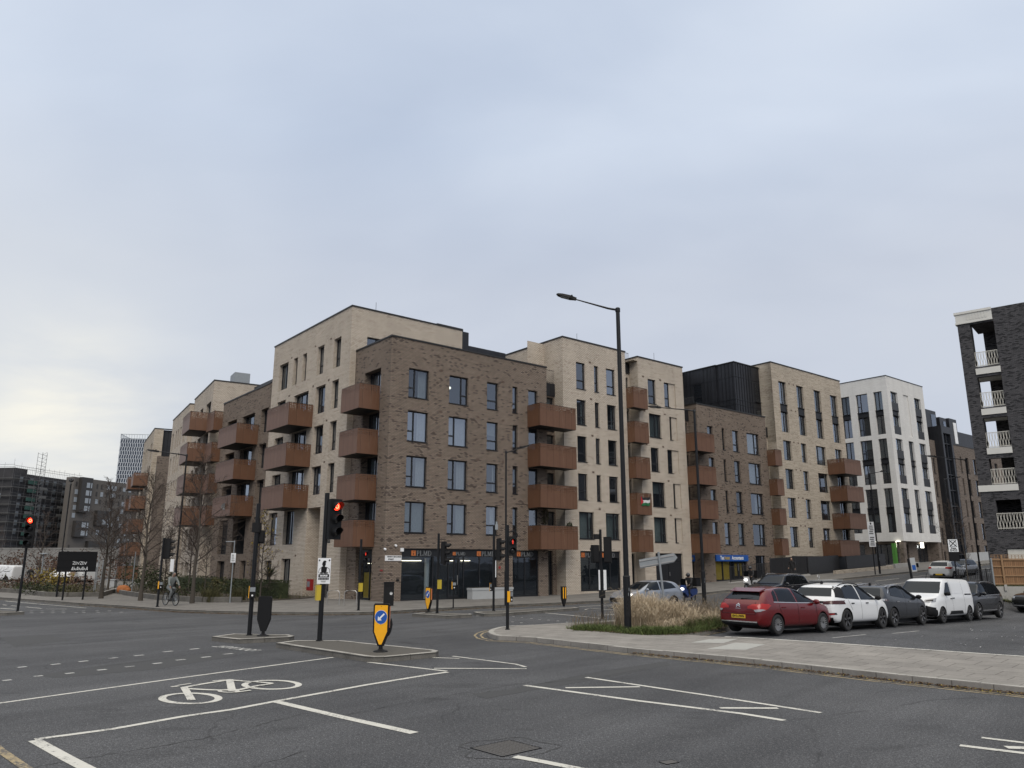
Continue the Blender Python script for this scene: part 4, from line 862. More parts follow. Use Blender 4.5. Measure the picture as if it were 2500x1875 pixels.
def charcoal_block():
    a0 = (33.87, 58.); ang = math.atan2(-.644, .765)
    b = Bld('apartment_building', 'charcoal brick corner tower with white balcony slabs and open corner balconies, far right', 'apartment building', a0, ang, (1.04, 0), ('brick_black', 'precast'))
    top = 21.3; bot = -.6
    rec = [(1.88, 3.46, z0, z1) for z0, z1 in ((16.9, 20.3), (13.75, 16.1), (10.7, 12.95), (7.98, 9.9))]
    b.facade('R', 0, 1.04, 14, bot, top, rec + [(1.95, 3.5, 4.72, 6.86), (2.2, 6.0, .9, 3.4)], 0, .35, -.35)
    # corner balconies: open to the front and to the side
    b.wall.box(1.04, .36, bot, 1.86, .8, top, 0)
    zs = [4.6, 7.55, 10.3, 13.2, 16.4]
    b.wall.box(3.46, .36, 7.5, 6, 3.6, top - .02, 0); b.wall.box(1.04, 3.2, bot, 1.5, 3.7, top - .02, 0)
    for z in zs[1:]: b.bx('balcony_slab', M['precast'], 1.2, .36, z, 3.45, 3.6, z + .3)
    b.wall.box(1.04, .36, bot, 6, 8, 4.5, 0); b.wall.box(1.86, .36, 20.35, 6, 3.6, 20.9, 0)
    for z0, a, c in ((7.5, .98, 3.5), (10.22, 1.86, 3.46), (13.18, 1.86, 3.46), (16.3, 1.86, 3.48)):
        s = MB(b.T); s.box(a, -.08, z0, c, .3, z0 + .46); s.build('slab_edge', M['precast'], b.root)
    p = MB(b.T); p.box(.92, -.10, 20.42, 3.42, .5, 20.55); p.box(.97, -.06, 20.55, 3.42, .5, 21.2); p.box(.9, -.13, 21.2, 3.42, .5, 21.38)
    for i in range(7): p.box(1.75 + .2 * i, -.09, 20.66, 1.86 + .2 * i, -.06, 21.1)
    p.build('cornice', M['precast'], b.root)
    for i, z in enumerate((16.9, 13.75, 10.7, 7.98, 4.75)):              # zig-zag balusters in cream metal
        m = MB(b.T); h = 1.12; a, c = (1.9, 3.44) if i < 4 else (1.9, 3.6); y = -.03 if i == 4 else .1; n = 17
        for k in range(n + 1):
            x = a + (c - a) * k / n; d = .035 * (1 if k % 2 else -1)
            m.tube([(x, y, z), (x + d, y, z + h * .33), (x - d, y, z + h * .66), (x, y, z + h)], .016, 4)
        for zz in (z + .06, z + h): m.box(a, y - .02, zz, c, y + .02, zz + .04)
        m.build('balustrade', M['rail_white'], b.root)
        if i < 4:
            m = MB(b.T)
            for k in range(14): yy = .95 + 2.0 * k / 13; m.tube([(1.25, yy, z), (1.25, yy, z + h)], .016, 4)
            m.box(1.23, .9, z + h, 1.27, 3.0, z + h + .04); m.build('balustrade', M['rail_white'], b.root)
    g = MB(b.T); g.box(2.25, .1, .95, 5.95, .16, 3.35)
    for k in range(9): g.box(2.4, .05, 1.0 + k * .2, 4.0, .099, 1.09 + k * .2); g.box(4.2, .05, 1.0 + k * .2, 5.8, .099, 1.09 + k * .2)
    g.build('louvre_door', M['rail_white'], b.root)
    b.facade('L', 1.04, .8, 12, bot, 7.5); b.facade('L', 2.22, 3.6, 12, 7.5, top); b.wall.box(1.1, 2.2, 4.5, 6, 2.4, 7.4, 0); b.shell(2.22, 3.7, 14, 12, bot, top, skip='WS'); b.wall.face([(1.04, .8, 7.5), (3.4, .8, 7.5), (3.4, 12, 7.5), (1.04, 12, 7.5)], 0); b.wall.box(2.2, 3.59, 7.5, 6, 3.69, top - .03, 0)
    b.done()
charcoal_block()
def far_box(name, label, org, u, lw, v, lv, h, mats):
    ang = math.atan2(u[1], u[0]); b = Bld(name, label, 'building', org, ang, (0, 0), mats); return b
def scaffold_block():
    d1 = Vector((5, 35.)).normalized(); ang = math.atan2(d1.y, d1.x)
    b = Bld('apartment_building', 'dark building wrapped in scaffold and netting at the far left', 'building', (-194.3, 300), ang, (0, 0), ('brick_black',))
    b.mats[0] = mat('dark netting over brick', (.042, .041, .044), .9, var=.4, sc=.25)
    b.wall.box(0, 0, 0, 36, 30, 36.6, 0); b.wall.box(0, 0, 36.6, 7, 30, 38.4, 0); b.done(); n = 0
    pale = mat('pale window', (.15, .165, .18), .3, var=.25, sc=.1)
    wm = MB(); wm.box(0, -.25, 0, 1.5, -.01, 2.0); wme = wm.mesh('window', pale)
    wn = MB(); wn.box(-.25, 0, 0, -.01, 1.3, 2.0); wne = wn.mesh('window', pale)
    for r in range(7):
        for k, x in enumerate((3.5, 9, 14.5, 17.5, 22, 27.5, 29.3)):
            if rnd.random() < .9: link('window', wme, b.root, (x, 0, 33.2 - r * 3.35))
        for y in (4, 9, 17):
            if rnd.random() < .5: link('window', wne, b.root, (0, y, 33.2 - r * 3.35))
    t = thing('scaffolding', 'scaffold of grey tubes and green platforms around the dark building', 'scaffolding', (-194.3, 300, 0), ang)
    p = MB(); dk = MB()
    for x in range(-1, 38, 3): p.tube([(x, -1.4, 0), (x, -1.4, 38.3 + rnd.random() * 2.2)], .05, 4)
    for y in range(-1, 30, 4): p.tube([(-1.4, y, 0), (-1.4, y, 39 + rnd.random() * 3)], .05, 4)
    for r in range(11):
        z = 4.0 + r * 3.35
        if z < 37.5: dk.box(-1.5, -1.5, z, 37, -.6, z + .14); dk.box(-1.5, -.59, z, -.6, 29, z + .14); p.tube([(-1.4, -1.4, z + 1.1), (37, -1.4, z + 1.1)], .05, 4)
        if 2 < r < 9: 
            for x in (6.5, 13, 24): 
                if rnd.random() < .6: dk.box(x, -1.55, z + .2, x + 4, -1.5, z + 1.2)
    for z in (38.2, 39.1): p.tube([(-1.4, -1.4, z), (37, -1.4, z)], .06, 4); p.tube([(-1.4, -1.4, z + .4), (-1.4, 29, z + .4)], .06, 4)
    for x in range(0, 37): p.tube([(x, -1.4, 36.5), (x, -1.4, 39.1)], .035, 4)
    for dx, dy in ((9, -2), (11.5, -2), (9, -4), (11.5, -4)): p.tube([(dx, dy, 0), (dx, dy, 45.5)], .09, 4)
    for k in range(30):
        z = 1 + k * 1.5; p.tube([(9, -4, z), (11.5, -4, z)], .06, 4); p.tube([(9, -4, z), (9, -2, z + .7)], .05, 4); p.tube([(9, -4, z), (11.5, -4, z + 1.4)], .05, 4)
    p.build('tube_frame', mat('scaffold tube', (.085, .085, .088), .5, var=.2), t)
    dk.build('platform', mat('scaffold boards', (.13, .13, .125), .8, var=.3, sc=.4), t)
    gn = MB()
    for r in range(8): gn.box(6.2, -1.7, 9.2 + r * 3.35, 11, -1.6, 10.6 + r * 3.35)
    gn.build('green_netting', mat('green netting', (.028, .075, .062), .9, var=.4, sc=.5), t)
scaffold_block()
def panel_block():
    d1 = Vector((4.5, 18.)).normalized(); ang = math.atan2(d1.y, d1.x)
    b = Bld('apartment_building', 'grey brown building with dark projecting window boxes, right of the scaffold', 'building', (-180.5, 318), ang, (0, 0), ('brick_grey',))
    b.mats[0] = mat('grey brown cladding', (.115, .104, .094), .85, var=.08, sc=.4)
    b.wall.box(0, 0, 0, 44, 4, 36.2, 0); b.wall.box(0, 0, 36.2, 44, 4, 36.7, 0); b.done()
    pale = mat('pale glazing', (.30, .33, .36), .3, var=.3, sc=.08); dk = mat('dark slot', (.035, .032, .03), .5, var=.2)
    wp = MB(); wp.box(0, -.15, 0, 1.5, -.01, 1.9); wp = wp.mesh('window', pale); wk = MB(); wk.box(0, -.15, 0, .7, -.01, 1.9); wk = wk.mesh('window', dk)
    box = [(2.6, 8.5, 22.5, 36.9), (13, 20, 17.5, 23.8), (2, 9, 12.5, 19), (10, 19, 2, 11), (40, 46, 12.5, 17), (39, 44.5, 21.5, 36)]
    n = 0
    for r in range(10):
        z = 33.0 - r * 3.2
        for x in (1, 12.5, 15, 18.5, 21, 22.5, 26, 28, 31.5, 34, 37, 42):
            if any(a - 1.6 < x < c + .2 and e - 2 < z < g for a, c, e, g in box) or n > 96: continue
            n += 1; link('window', wp if rnd.random() < .45 else wk, b.root, (x, 0, z))
    for a, c, z0, z1 in box:
        m = MB(); m.box(a, -1.6, z0, c, -.01, z1); bo = m.build('bay_box', dk, b.root); w = MB()
        for k in range(int((z1 - z0) / 3.2)):
            w.box(a + (c - a) * .45, -1.66, z0 + .6 + k * 3.2, a + (c - a) * .75, -1.601, z0 + 2.7 + k * 3.2); w.box(a + (c - a) * .85, -1.66, z0 + .6 + k * 3.2, a + (c - a) * .95, -1.601, z0 + 2.7 + k * 3.2)
        w.build('glazing', pale, bo)
panel_block()
def tower():
    b = Bld('tower', 'distant tower block with a lattice of white fins over dark glass', 'tower', (-313, 610), R(9), (0, 0), ('brick_grey',))
    b.mats[0] = mat('dark tower glass', (.05, .065, .09), .25, var=.3, sc=.3)
    b.wall.box(0, 0, 0, 30, 26, 99, 0); b.done(); f = MB(); rows = 31; h = 3.15
    for r in range(rows):
        z = 98.5 - r * h
        for k in range(17):
            x = k * 1.8 + (.45 if r % 2 else -.45)
            f.face([(x, -.5, z - h), (x + .5, -.5, z - h), (x + .85 - .9 * (r % 2) * .8, -.5, z), (x + .3 - .9 * (r % 2) * .8, -.5, z)])
            y = k * 1.6 + (.4 if r % 2 else 0)
            if k < 16: f.box(-.5, y, z - h, -.02, y + .4, z)
        f.box(-.45, -.45, z - .25, 30, -.01, z)
    f.build('facade_fins', mat('white fins', (.48, .51, .55), .5, var=.1, sc=.3), b.root)
    c = MB()
    for x in range(0, 31, 2): c.tube([(x, -.4, 99), (x, -.4, 102.4)], .16, 4)
    for y in range(0, 27, 2): c.tube([(-.4, y, 99), (-.4, y, 102.4)], .16, 4)
    c.tube([(-.4, -.4, 102.4), (30, -.4, 102.4)], .25, 4); c.tube([(-.4, -.4, 102.4), (-.4, 26, 102.4)], .25, 4)
    c.build('crown_screen', mat('crown screen', (.45, .48, .50), .5), b.root)
    m = MB(); m.box(21, 4, 99, 24, 8, 103.5); m.tube([(22.5, 6, 103), (22.5, 6, 106)], .2, 4); m.build('roof_plant', M['grey_metal'], b.root)
tower()
# ---------------------------------------------------------------- ground, roads, pavements, kerbs, markings
def ground():
    def axis(a, b, st, far): 
        l = [a + i * st for i in range(int((b - a) / st) + 1)]; k = st; x = l[0]; pre = []
        while x > -far: k *= 1.5; x -= k; pre.append(x)
        k = st; x = l[-1]; post = []
        while x < far: k *= 1.5; x += k; post.append(x)
        return pre[::-1] + l + post
    xs = axis(-44, 70, 1.2, 2500); ys = axis(2, 110, 1.2, 2500); n = len(xs)
    v = [(x, y, zg(x, y)) for y in ys for x in xs]; f = [(j * n + i, j * n + i + 1, (j + 1) * n + i + 1, (j + 1) * n + i) for j in range(len(ys) - 1) for i in range(n - 1)]
    me = bpy.data.meshes.new('road'); me.from_pydata(v, [], f); me.materials.append(M['asphalt']); fin(me); struct(link('road', me))
ground()
KERB_L = [(-60, 74), (-34.6, 53.9), (-29.5, 50.1), (-25, 46.4), (-21.4, 43.9), (-19.5, 42.4), (-17.1, 40.4), (-15.1, 39.4), (-12.3, 38.4), (-9.5, 38.0), (-7.4, 38.1), (-6.0, 38.9), W(-1.6, -7.7)]
KERB_M = [W(-1.6, -7.7), W(1.5, -7.4)] + [W(s, -7.3) for s in range(5, 100, 5)]
far_pav = KERB_L + KERB_M[1:] + [W(95, 2), W(2, 2), W(2, 70), (-90, 130), (-120, 118)]
struct(sheet('pavement', [far_pav], M['paving_far'], .12, 3.0))
TIP = [(-.43, 26.0), (-.72, 26.7), (-.84, 27.6), (-.78, 28.5), (-.5, 29.5), (.0, 30.2), (.82, 30.6)]
KF = [(16.2, 9.0), (12.6, 12.7), (9.76, 15.55), (8.13, 17.26), (6.02, 19.8), (3.35, 22.32), (1.6, 24.4), (.68, 25.45), (.2, 25.75)]
MAINN = [W(s, -19.2) for s in range(-2, 75, 4)]
BACK = [(19.5, 12.4), (12.28, 19.48), (11.38, 20.32), (8.78, 22.97), (6.6, 25.0), (5.65, 26.2)]
pen = KF + TIP + MAINN[:7] + [W(22, -20.6), W(3, -25.2), (8.4, 30.2), (7.4, 27.7)] + BACK[::-1]
struct(sheet('pavement', [pen], M['paving'], .12, 1.6, .3))
def kerbs(name, paths, w=.15, L=.92, inset=1, m='kerb', zt=.128, side=1):
    mb = MB()
    for path in paths:
        P = [Vector(p) for p in path]; acc = []
        for a, b in zip(P, P[1:]):
            d = b - a; l = d.length; n = max(1, round(l / L)); 
            for i in range(n):
                p, q = a + d * (i / n), a + d * ((i + 1) / n); u = d.normalized(); nn = Vector((-u.y, u.x)) * w * side
                g = u * .006; p = p + g; q = q - g; z0, z1 = zg(*p), zg(*q); j = rnd.uniform(-.004, .004); sl = u.cross(nn)
                t = nn * .12
                pts = [(p.x, p.y, z0 - .1), (q.x, q.y, z1 - .1), (q.x + t.x, q.y + t.y, z1 + zt + j), (p.x + t.x, p.y + t.y, z0 + zt + j),
                       (p.x + nn.x, p.y + nn.y, z0 - .1), (q.x + nn.x, q.y + nn.y, z1 - .1), (q.x + nn.x, q.y + nn.y, z1 + zt + j), (p.x + nn.x, p.y + nn.y, z0 + zt + j)]
                mb.add(pts, [(0, 1, 2, 3), (3, 2, 6, 7), (7, 6, 5, 4), (0, 3, 7, 4), (1, 5, 6, 2)])
    return struct(mb.build(name, M[m]))
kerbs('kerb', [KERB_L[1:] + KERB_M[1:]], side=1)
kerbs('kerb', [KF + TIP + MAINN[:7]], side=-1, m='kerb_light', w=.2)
ISL = {'near': [(-6.95, 23.75), (-6.6, 24.5), (-5.2, 24.52), (-2.15, 22.05), (-1.95, 21.7), (-2.0, 21.35), (-3.2, 20.35), (-3.45, 20.3), (-3.7, 20.45)],
       'second': [(-9.6, 25.75), (-9.25, 26.75), (-7.3, 26.4), (-7.0, 26.0), (-7.05, 25.6), (-8.4, 24.85)],
       'mid': [(-4.6, 36.8), (-4.1, 37.9), (-3.4, 37.5), (-1.9, 36.9), (-1.8, 36.4), (-2.9, 35.5)],
       'right': [(-1.85, 38.1), (-1.5, 38.6), (1.0, 40.6), (3.25, 42.3), (3.5, 41.6), (-.4, 37.2), (-1.3, 36.9)],
       'left': [(-27, 38.4), (-26.5, 39.4), (-24.0, 38.9), (-23.3, 38.3), (-23.7, 37.6), (-26.5, 37.6)]}
for k, p in ISL.items():
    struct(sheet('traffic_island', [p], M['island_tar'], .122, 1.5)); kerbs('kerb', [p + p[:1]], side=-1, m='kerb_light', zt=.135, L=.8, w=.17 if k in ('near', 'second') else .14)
# painted markings
def marks(name, lines, m='white_paint', dz=.005):
    polys = []
    for k, (pts, w) in enumerate(lines): polys += [[(p[0], p[1], k % 8 * .0003) for p in q] for q in strip(pts, w)]
    return struct(sheet(name, polys, M[m], dz, .8))
NPX = lambda r, pts: [G(r[0] + x * r[2], r[1] + y * r[2]) for x, y in pts]
N_ = (0, 1500, .5651); O_ = (1150, 1480, .6103); H_ = (1240, 1200, .2260); P_ = (0, 1280, .2260); F_ = (900, 1250, .2351)
lines = [(NPX(N_, [(-600, 480), (0, 384), (800, 272), (1440, 186)]), .10),
         (NPX(N_, [(150, 541), (480, 497), (800, 440), (1000, 412), (1190, 376), (1590, 304), (1860, 260), (1935, 250)]), .13),
         (NPX(N_, [(1590, 207), (1930, 246)]), .11), (NPX(N_, [(150, 545), (300, 628), (420, 690), (560, 760)]), .17),
         (NPX(N_, [(1195, 378), (1480, 445), (1790, 514)]), .17),
         (NPX(N_, [(1820, 186), (1985, 191)]), .09), (NPX(N_, [(1955, 181), (2230, 216)]) + NPX(O_, [(218, 244)]), .09), (NPX(N_, [(1875, 234)]) + NPX(O_, [(222, 251)]), .11),
         (NPX(O_, [(215, 317), (660, 378), (1080, 430), (1255, 458)]), .13), (NPX(O_, [(460, 285), (930, 355), (1400, 427)]), .11), (NPX(O_, [(378, 327), (675, 323)]), .12), (NPX(O_, [(995, 408), (1228, 409)]), .13),
         (NPX(O_, [(1955, 558), (2300, 600)]), .13), (NPX(O_, [(2042, 527), (2300, 558)]), .11), (NPX(O_, [(2140, 566), (2330, 572)]), .16),
         (NPX(O_, [(175, 603), (290, 624), (420, 650), (620, 690)]), .14)]
marks('road_marking', lines)
dots = [(30, 285), (165, 267), (300, 255), (440, 240), (560, 226), (680, 212), (780, 197), (890, 185), (985, 171), (95, 228), (240, 216), (360, 203), (490, 189), (600, 178), (725, 161), (840, 150)]
marks('road_studs', [(NPX(N_, [(x - 20, y + 2), (x + 20, y - 2)]), .13) for x, y in dots], 'worn_paint')
# bicycle symbol, drawn in road space from its surveyed wheel centres
def bicycle_symbol():
    Q = lambda pts: NPX((370, 1640, .3071), pts); E = lambda cx, cy, rx, ry: Q([(cx + rx * math.cos(2 * PI * i / 40), cy + ry * math.sin(2 * PI * i / 40)) for i in range(41)]); polys = []
    for k, (pts, w) in enumerate(((E(308, 214, 225, 41), .135), (E(955, 106, 215, 35), .13), (Q([(318, 228), (285, 170), (258, 126)]), .14), (Q([(155, 123), (215, 116)]), .12), (Q([(205, 112), (312, 96)]), .07), (Q([(255, 128), (420, 98), (612, 68)]), .13), (Q([(290, 138), (420, 146), (560, 150), (690, 146)]), .12), (Q([(620, 66), (640, 158)]), .15), (Q([(485, 77), (632, 65)]), .07),
                                 (E(612, 157, 72, 11), .08), (Q([(660, 168), (788, 152)]), .09), (Q([(690, 150), (830, 118), (962, 98)]), .12), (Q([(640, 72), (780, 82), (960, 96)]), .11))):
        polys += [[(p[0], p[1], k * .0006) for p in pl] for pl in strip(pts, w)]
    struct(sheet('bicycle_symbol', polys, M['white_paint'], .0075, .8))
bicycle_symbol()
t = textmesh('LOOK RIGHT', .34, 'CENTER', 0, .01); t.materials.append(M['worn_paint']); o = struct(link('road_lettering', t, None, (-8.0, 23.55, .006))); o.rotation_euler = (0, 0, R(142)); o.scale = (1, 1.5, 1)
# far junction lines
far = [(NPX(H_, [(330, 1305), (700, 1340), (1060, 1376)]), .13), (NPX(H_, [(770, 1243), (1220, 1222)]), .13), (NPX(H_, [(830, 1277), (890, 1262), (1200, 1283)]), .12), (NPX(H_, [(1130, 1252), (1205, 1262)]), .12), (NPX(H_, [(980, 1336), (1220, 1325)]), .13),
       (NPX(P_, [(60, 830), (480, 868)]), .12), (NPX(P_, [(30, 870), (70, 875)]), .12), (NPX(P_, [(120, 880), (220, 888)]), .12), (NPX(P_, [(280, 893), (450, 910)]), .12), (NPX(P_, [(500, 915), (720, 916)]), .12), (NPX(P_, [(470, 865), (930, 905)]), .1), (NPX(P_, [(0, 910), (170, 918)]), .2)]
for s0 in (16, 22, 28): far.append(([W(s0, -12.6), W(s0 + 3.4, -12.6)], .12))
for s0 in (33, 39.5, 46, 52.5, 59, 65.5): far += [([W(s0, -10.6), W(s0 + 4.2, -10.6)], .12), ([W(s0 + 2, -13.5), W(s0 + 6, -13.5)], .12)]
for s0 in (15.5, 17.5, 19.5): far.append(([W(s0, -16), W(s0 + 1.2, -18.4)], .14))
marks('road_marking', far, 'white_paint')
st = [(x, y) for x in range(340, 700, 115) for y in (938, 957)] + [(820, 955), (905, 955), (1060, 952), (900, 938), (1050, 936), (1180, 936), (1310, 950)]
marks('road_studs', [(NPX(P_, [(x - 18, y), (x + 18, y)]), .16) for x, y in st] + [(NPX(H_, [(x - 14, y), (x + 14, y)]), .16) for x, y in ((60, 1353), (150, 1362), (255, 1373), (340, 1383), (440, 1390), (540, 1399), (640, 1412), (50, 1410), (145, 1420))] + [(NPX(F_, [(x - 14, y), (x + 14, y)]), .14) for x, y in ((980, 1087), (1060, 1090), (1130, 1080), (1200, 1075), (1280, 1078))], 'worn_paint')
# double yellow lines
def offs(path, d):
    P = [Vector(p) for p in path]; out = []
    for i, p in enumerate(P):
        u = (P[min(i + 1, len(P) - 1)] - P[max(i - 1, 0)]).normalized(); out.append(p + Vector((-u.y, u.x)) * d)
    return out
yl = [(offs(KF + TIP, .24), .075), (offs(KF + TIP, .44), .075), (offs(KERB_M, -.25), .06), (offs(KERB_M, -.42), .06), (offs(KERB_L[1:], -.3), .06)]
yl.append((NPX(N_, [(-80, 520), (0, 588), (110, 664), (220, 740)]), .12)); yl.append(([(5.75, 26.05), (7.3, 27.5)], .07)); yl.append(([W(-1.2, -19.5), W(15, -19.5)], .06))
marks('yellow_line', yl, 'yellow_paint', .0055)
marks('road_marking', [([(a[0], a[1]) for a in BACK[:-1]], .12)], 'white_paint', .128)
marks('road_marking', [([W(-.5 + 3.9 * i, -28.9), W(2.0 + 3.9 * i, -28.7)], .07) for i in range(2)], 'worn_paint', .006)
# repairs, covers and spray marks
def patch(pts, m='patch', dz=.003, name='road_patch'): return struct(sheet(name, [pts], M[m], dz, 1.5))
patch(NPX(N_, [(0, 100), (200, 88), (310, 112), (60, 138)])); patch(NPX(O_, [(0, 350), (150, 335), (520, 262), (780, 222), (800, 235), (460, 300), (60, 370)])); patch(NPX(N_, [(150, 265), (480, 215), (900, 170), (1040, 160), (1010, 180), (700, 235), (250, 275)]))
pass
def cover(c, w, h, rz, label, z=.006):
    t = thing('access_cover', label, 'access cover', (*c, z), rz); m = MB(); m.box(-w / 2, -h / 2, -.02, w / 2, h / 2, 0.001)
    nx = max(3, int(w / .06)); ny = max(3, int(h / .06))
    for i in range(nx):
        for j in range(ny): 
            if w > .5: m.box(-w / 2 + .04 + i * .06, -h / 2 + .04 + j * .06, .001, -w / 2 + .075 + i * .06, -h / 2 + .075 + j * .06, .004)
    m.build('plate', mat('worn iron', (.10, .094, .088), .55, metal=.4, var=.3, sc=12), t); f = MB()
    for x0, y0, x1, y1 in ((-1, -1, 1, -.95), (-1, .95, 1, 1), (-1, -.95, -.96, .95), (.96, -.95, 1, .95)): f.box(x0 * w * .53, y0 * h * .53, -.02, x1 * w * .53, y1 * h * .53, .003)
    f.build('rim', M['ink'], t)
cover((-.08, 11.22), .68, .62, R(42), 'square iron cover in cracked asphalt in the road foreground')
cover((1.97, 10.47), .2, .14, R(30), 'small iron cover in the road right of the big square cover')
ring = [(-.08 + (.62 + .09 * math.sin(3 * a + 1) + .06 * math.sin(7 * a)) * math.cos(a), 11.22 + (.60 + .07 * math.sin(2 * a) + .06 * math.cos(5 * a)) * math.sin(a)) for a in [2 * PI * i / 40 for i in range(41)]]
marks('road_crack', [(ring, [.014 + .014 * abs(math.sin(i * 1.7)) for i in range(41)])], 'patch', .004)
M['crack'] = mat('open crack', (.026, .026, .026), .9, var=.2)
def crack(pts, w):
    P = [Vector(p) for p in pts]; out = []
    for a, b in zip(P, P[1:]):
        n = max(2, int((b - a).length / .12))
        for i in range(n): q = a.lerp(b, i / n); out.append((q.x + rnd.gauss(0, .018), q.y + rnd.gauss(0, .018)))
    out.append(tuple(P[-1])); return (out, [w * rnd.uniform(.3, 1.3) for _ in out])
marks('road_crack', [crack(NPX(N_, q), w) for q, w in (([(140, 660), (480, 605), (840, 545), (1150, 470), (1330, 425)], .016), ([(1480, 440), (1760, 380), (2000, 340), (2300, 290)], .014), ([(1090, 664), (1240, 615), (1330, 590)], .014), ([(0, 145), (300, 128), (620, 100), (900, 88)], .03), ([(270, 245), (560, 212), (900, 165), (1130, 135)], .025))] + [crack(NPX(O_, q), .014) for q in ([(60, 345), (300, 305), (520, 262), (760, 225)], [(250, 312), (480, 290), (700, 250)])], 'crack', .0042)
blue = mat('blue spray paint', (.10, .22, .42), .8); pale = mat('pale mortar smear', (.33, .33, .31), .9)
M['blue_spray'] = blue; M['pale_smear'] = pale
patch([(12.0, 17.9), (12.7, 17.75), (12.9, 17.9), (12.2, 18.1)], 'blue_spray', .124, 'spray_mark')
patch(NPX((1150, 1480, .6103), [(880, 163), (960, 152), (1070, 157), (1010, 168)]), 'pale_smear', .1235, 'paving_patch'); patch(NPX(O_, [(940, 190), (1060, 168), (1180, 178), (1100, 194)]), 'pale_smear', .1235, 'paving_patch')
# ---------------------------------------------------------------- vehicles
def interp(prof, x):
    if x <= prof[0][0]: return prof[0][1]
    for (a, b), (c, d) in zip(prof, prof[1:]):
        if x <= c: return b + (d - b) * (x - a) / (c - a) if c > a else d
    return prof[-1][1]
def smp(prof, x, r=.07): return sum(interp(prof, x + r * k / 3) * w for k, w in zip(range(-3, 4), (1, 2, 3, 4, 3, 2, 1))) / 16
def inside(p, poly):
    c = False; n = len(poly)
    for i in range(n):
        a, b = poly[i], poly[(i + 1) % n]
        if (a[1] > p[1]) != (b[1] > p[1]) and p[0] < (b[0] - a[0]) * (p[1] - a[1]) / (b[1] - a[1]) + a[0]: c = not c
    return c
class Car:
    def __init__(s, sp):
        s.sp = sp; L, Wd = sp['L'], sp['W'] / 2; z0 = sp.get('z0', .2); nx = 60
        xs = []
        for i in range(nx + 1):
            u = i / nx; k = .5 - .5 * math.cos(PI * u); xs.append(-L / 2 + L * (.55 * u + .45 * k))
        bm = bmesh.new(); rings = []
        wp = sp.get('width', [(-L / 2, .80), (-L / 2 + .10, .90), (-L / 2 + .35, .97), (-L / 2 + .8, 1.), (L / 2 - 1., 1.), (L / 2 - .45, .95), (L / 2 - .15, .84), (L / 2, .70)])
        for x in xs:
            zt = smp(sp['top'], x, .09); zb = min(smp(sp['belt'], x, .12), zt - .035); w = Wd * smp(wp, x, .05); zl = smp(sp.get('bottom', [(-L / 2, z0 + .16), (-L / 2 + .3, z0), (L / 2 - .35, z0), (L / 2, z0 + .12)]), x, .05)
            t = min(1, max(0, (zt - zb) / .40)); rw = w * ((1 - t) * .93 + t * sp.get('roof', .74)); H = zb - zl
            half = [(0, zl), (w * .80, zl), (w * .955, zl + .06), (w * .985, zl + .17), (w * 1.0, zl + .34 * H + .08), (w * sp.get('waist', .985), zl + .62 * H + .05), (w * .985, zb - .07), (w * .955, zb - .005), (w * .945 * (1 - .45) + rw * .45 + .01 * t, zb + (zt - zb) * .45), (rw + .012 * t, zt - .085 * t - .014), (rw * .93, zt - .035 * t - .008), (rw * .6, zt - .008), (0, zt)]
            ring = [bm.verts.new((x, y, z)) for y, z in half] + [bm.verts.new((x, -y, z)) for y, z in half[-2:0:-1]]
            rings.append(ring)
        k = len(rings[0]); clad = sp.get('clad', 2)
        for a, b in zip(rings, rings[1:]):
            for j in range(k):
                f = bm.faces.new((a[j], b[j], b[(j + 1) % k], a[(j + 1) % k])); r = j if j < 12 else k - 1 - j; f.material_index = 1 if r < clad else 0
        for ring, sgn in ((rings[0], 1), (rings[-1], -1)):
            bm.faces.new(ring[::sgn])
        bmesh.ops.recalc_face_normals(bm, faces=bm.faces[:])
        me = bpy.data.meshes.new('body'); bm.to_mesh(me); bm.free(); o = link('body', me)
        me.materials.append(M['black_matt']); me.materials.append(M['black_matt'])
        cut = MB()
        for x in (sp['xr'], sp['xf']):
            for sd in (-1, 1): cut.lathe([(0, -.17), (sp['wr'] + .055, -.17), (sp['wr'] + .055, .5), (0, .5)] if sd > 0 else [(0, -.5), (sp['wr'] + .055, -.5), (sp['wr'] + .055, .17), (0, .17)], 36, c=(x, sd * Wd * .93, sp['wr']), ax='y')
        cm = cut.mesh('cutter', M['black_matt'], None); b2 = bmesh.new(); b2.from_mesh(cm); bmesh.ops.remove_doubles(b2, verts=b2.verts[:], dist=1e-5); bmesh.ops.recalc_face_normals(b2, faces=b2.faces[:]); b2.to_mesh(cm); b2.free(); co = link('cutter', cm)
        sb = o.modifiers.new('s', 'SUBSURF'); sb.levels = 1; sb.render_levels = 1
        bo = o.modifiers.new('b', 'BOOLEAN'); bo.operation = 'DIFFERENCE'; bo.object = co; bo.solver = 'EXACT'
        ev = bpy.data.meshes.new_from_object(o.evaluated_get(bpy.context.evaluated_depsgraph_get()))
        bpy.data.objects.remove(o); bpy.data.objects.remove(co)
        ev.materials.clear(); ev.materials.append(sp['paint']); ev.materials.append(sp.get('cladmat', M['black_matt'])); ev.materials.append(M['black_matt'])
        for p in ev.polygons:
            c = p.center; mi = min(p.material_index, 1)
            for x in (sp['xr'], sp['xf']):
                if abs(c.y) < Wd * .985 and math.hypot(c.x - x, c.z - sp['wr']) < sp['wr'] + .06 and abs(abs(c.y)) < Wd * .965: mi = 2
            p.material_index = mi
        ev.polygons.foreach_set('use_smooth', [True] * len(ev.polygons)); ev.set_sharp_from_angle(angle=R(40)); s.body = ev
        bv = bmesh.new(); bv.from_mesh(ev); s.bvh = BVHTree.FromBMesh(bv); bv.free(); s.items = []; s.Wd = Wd
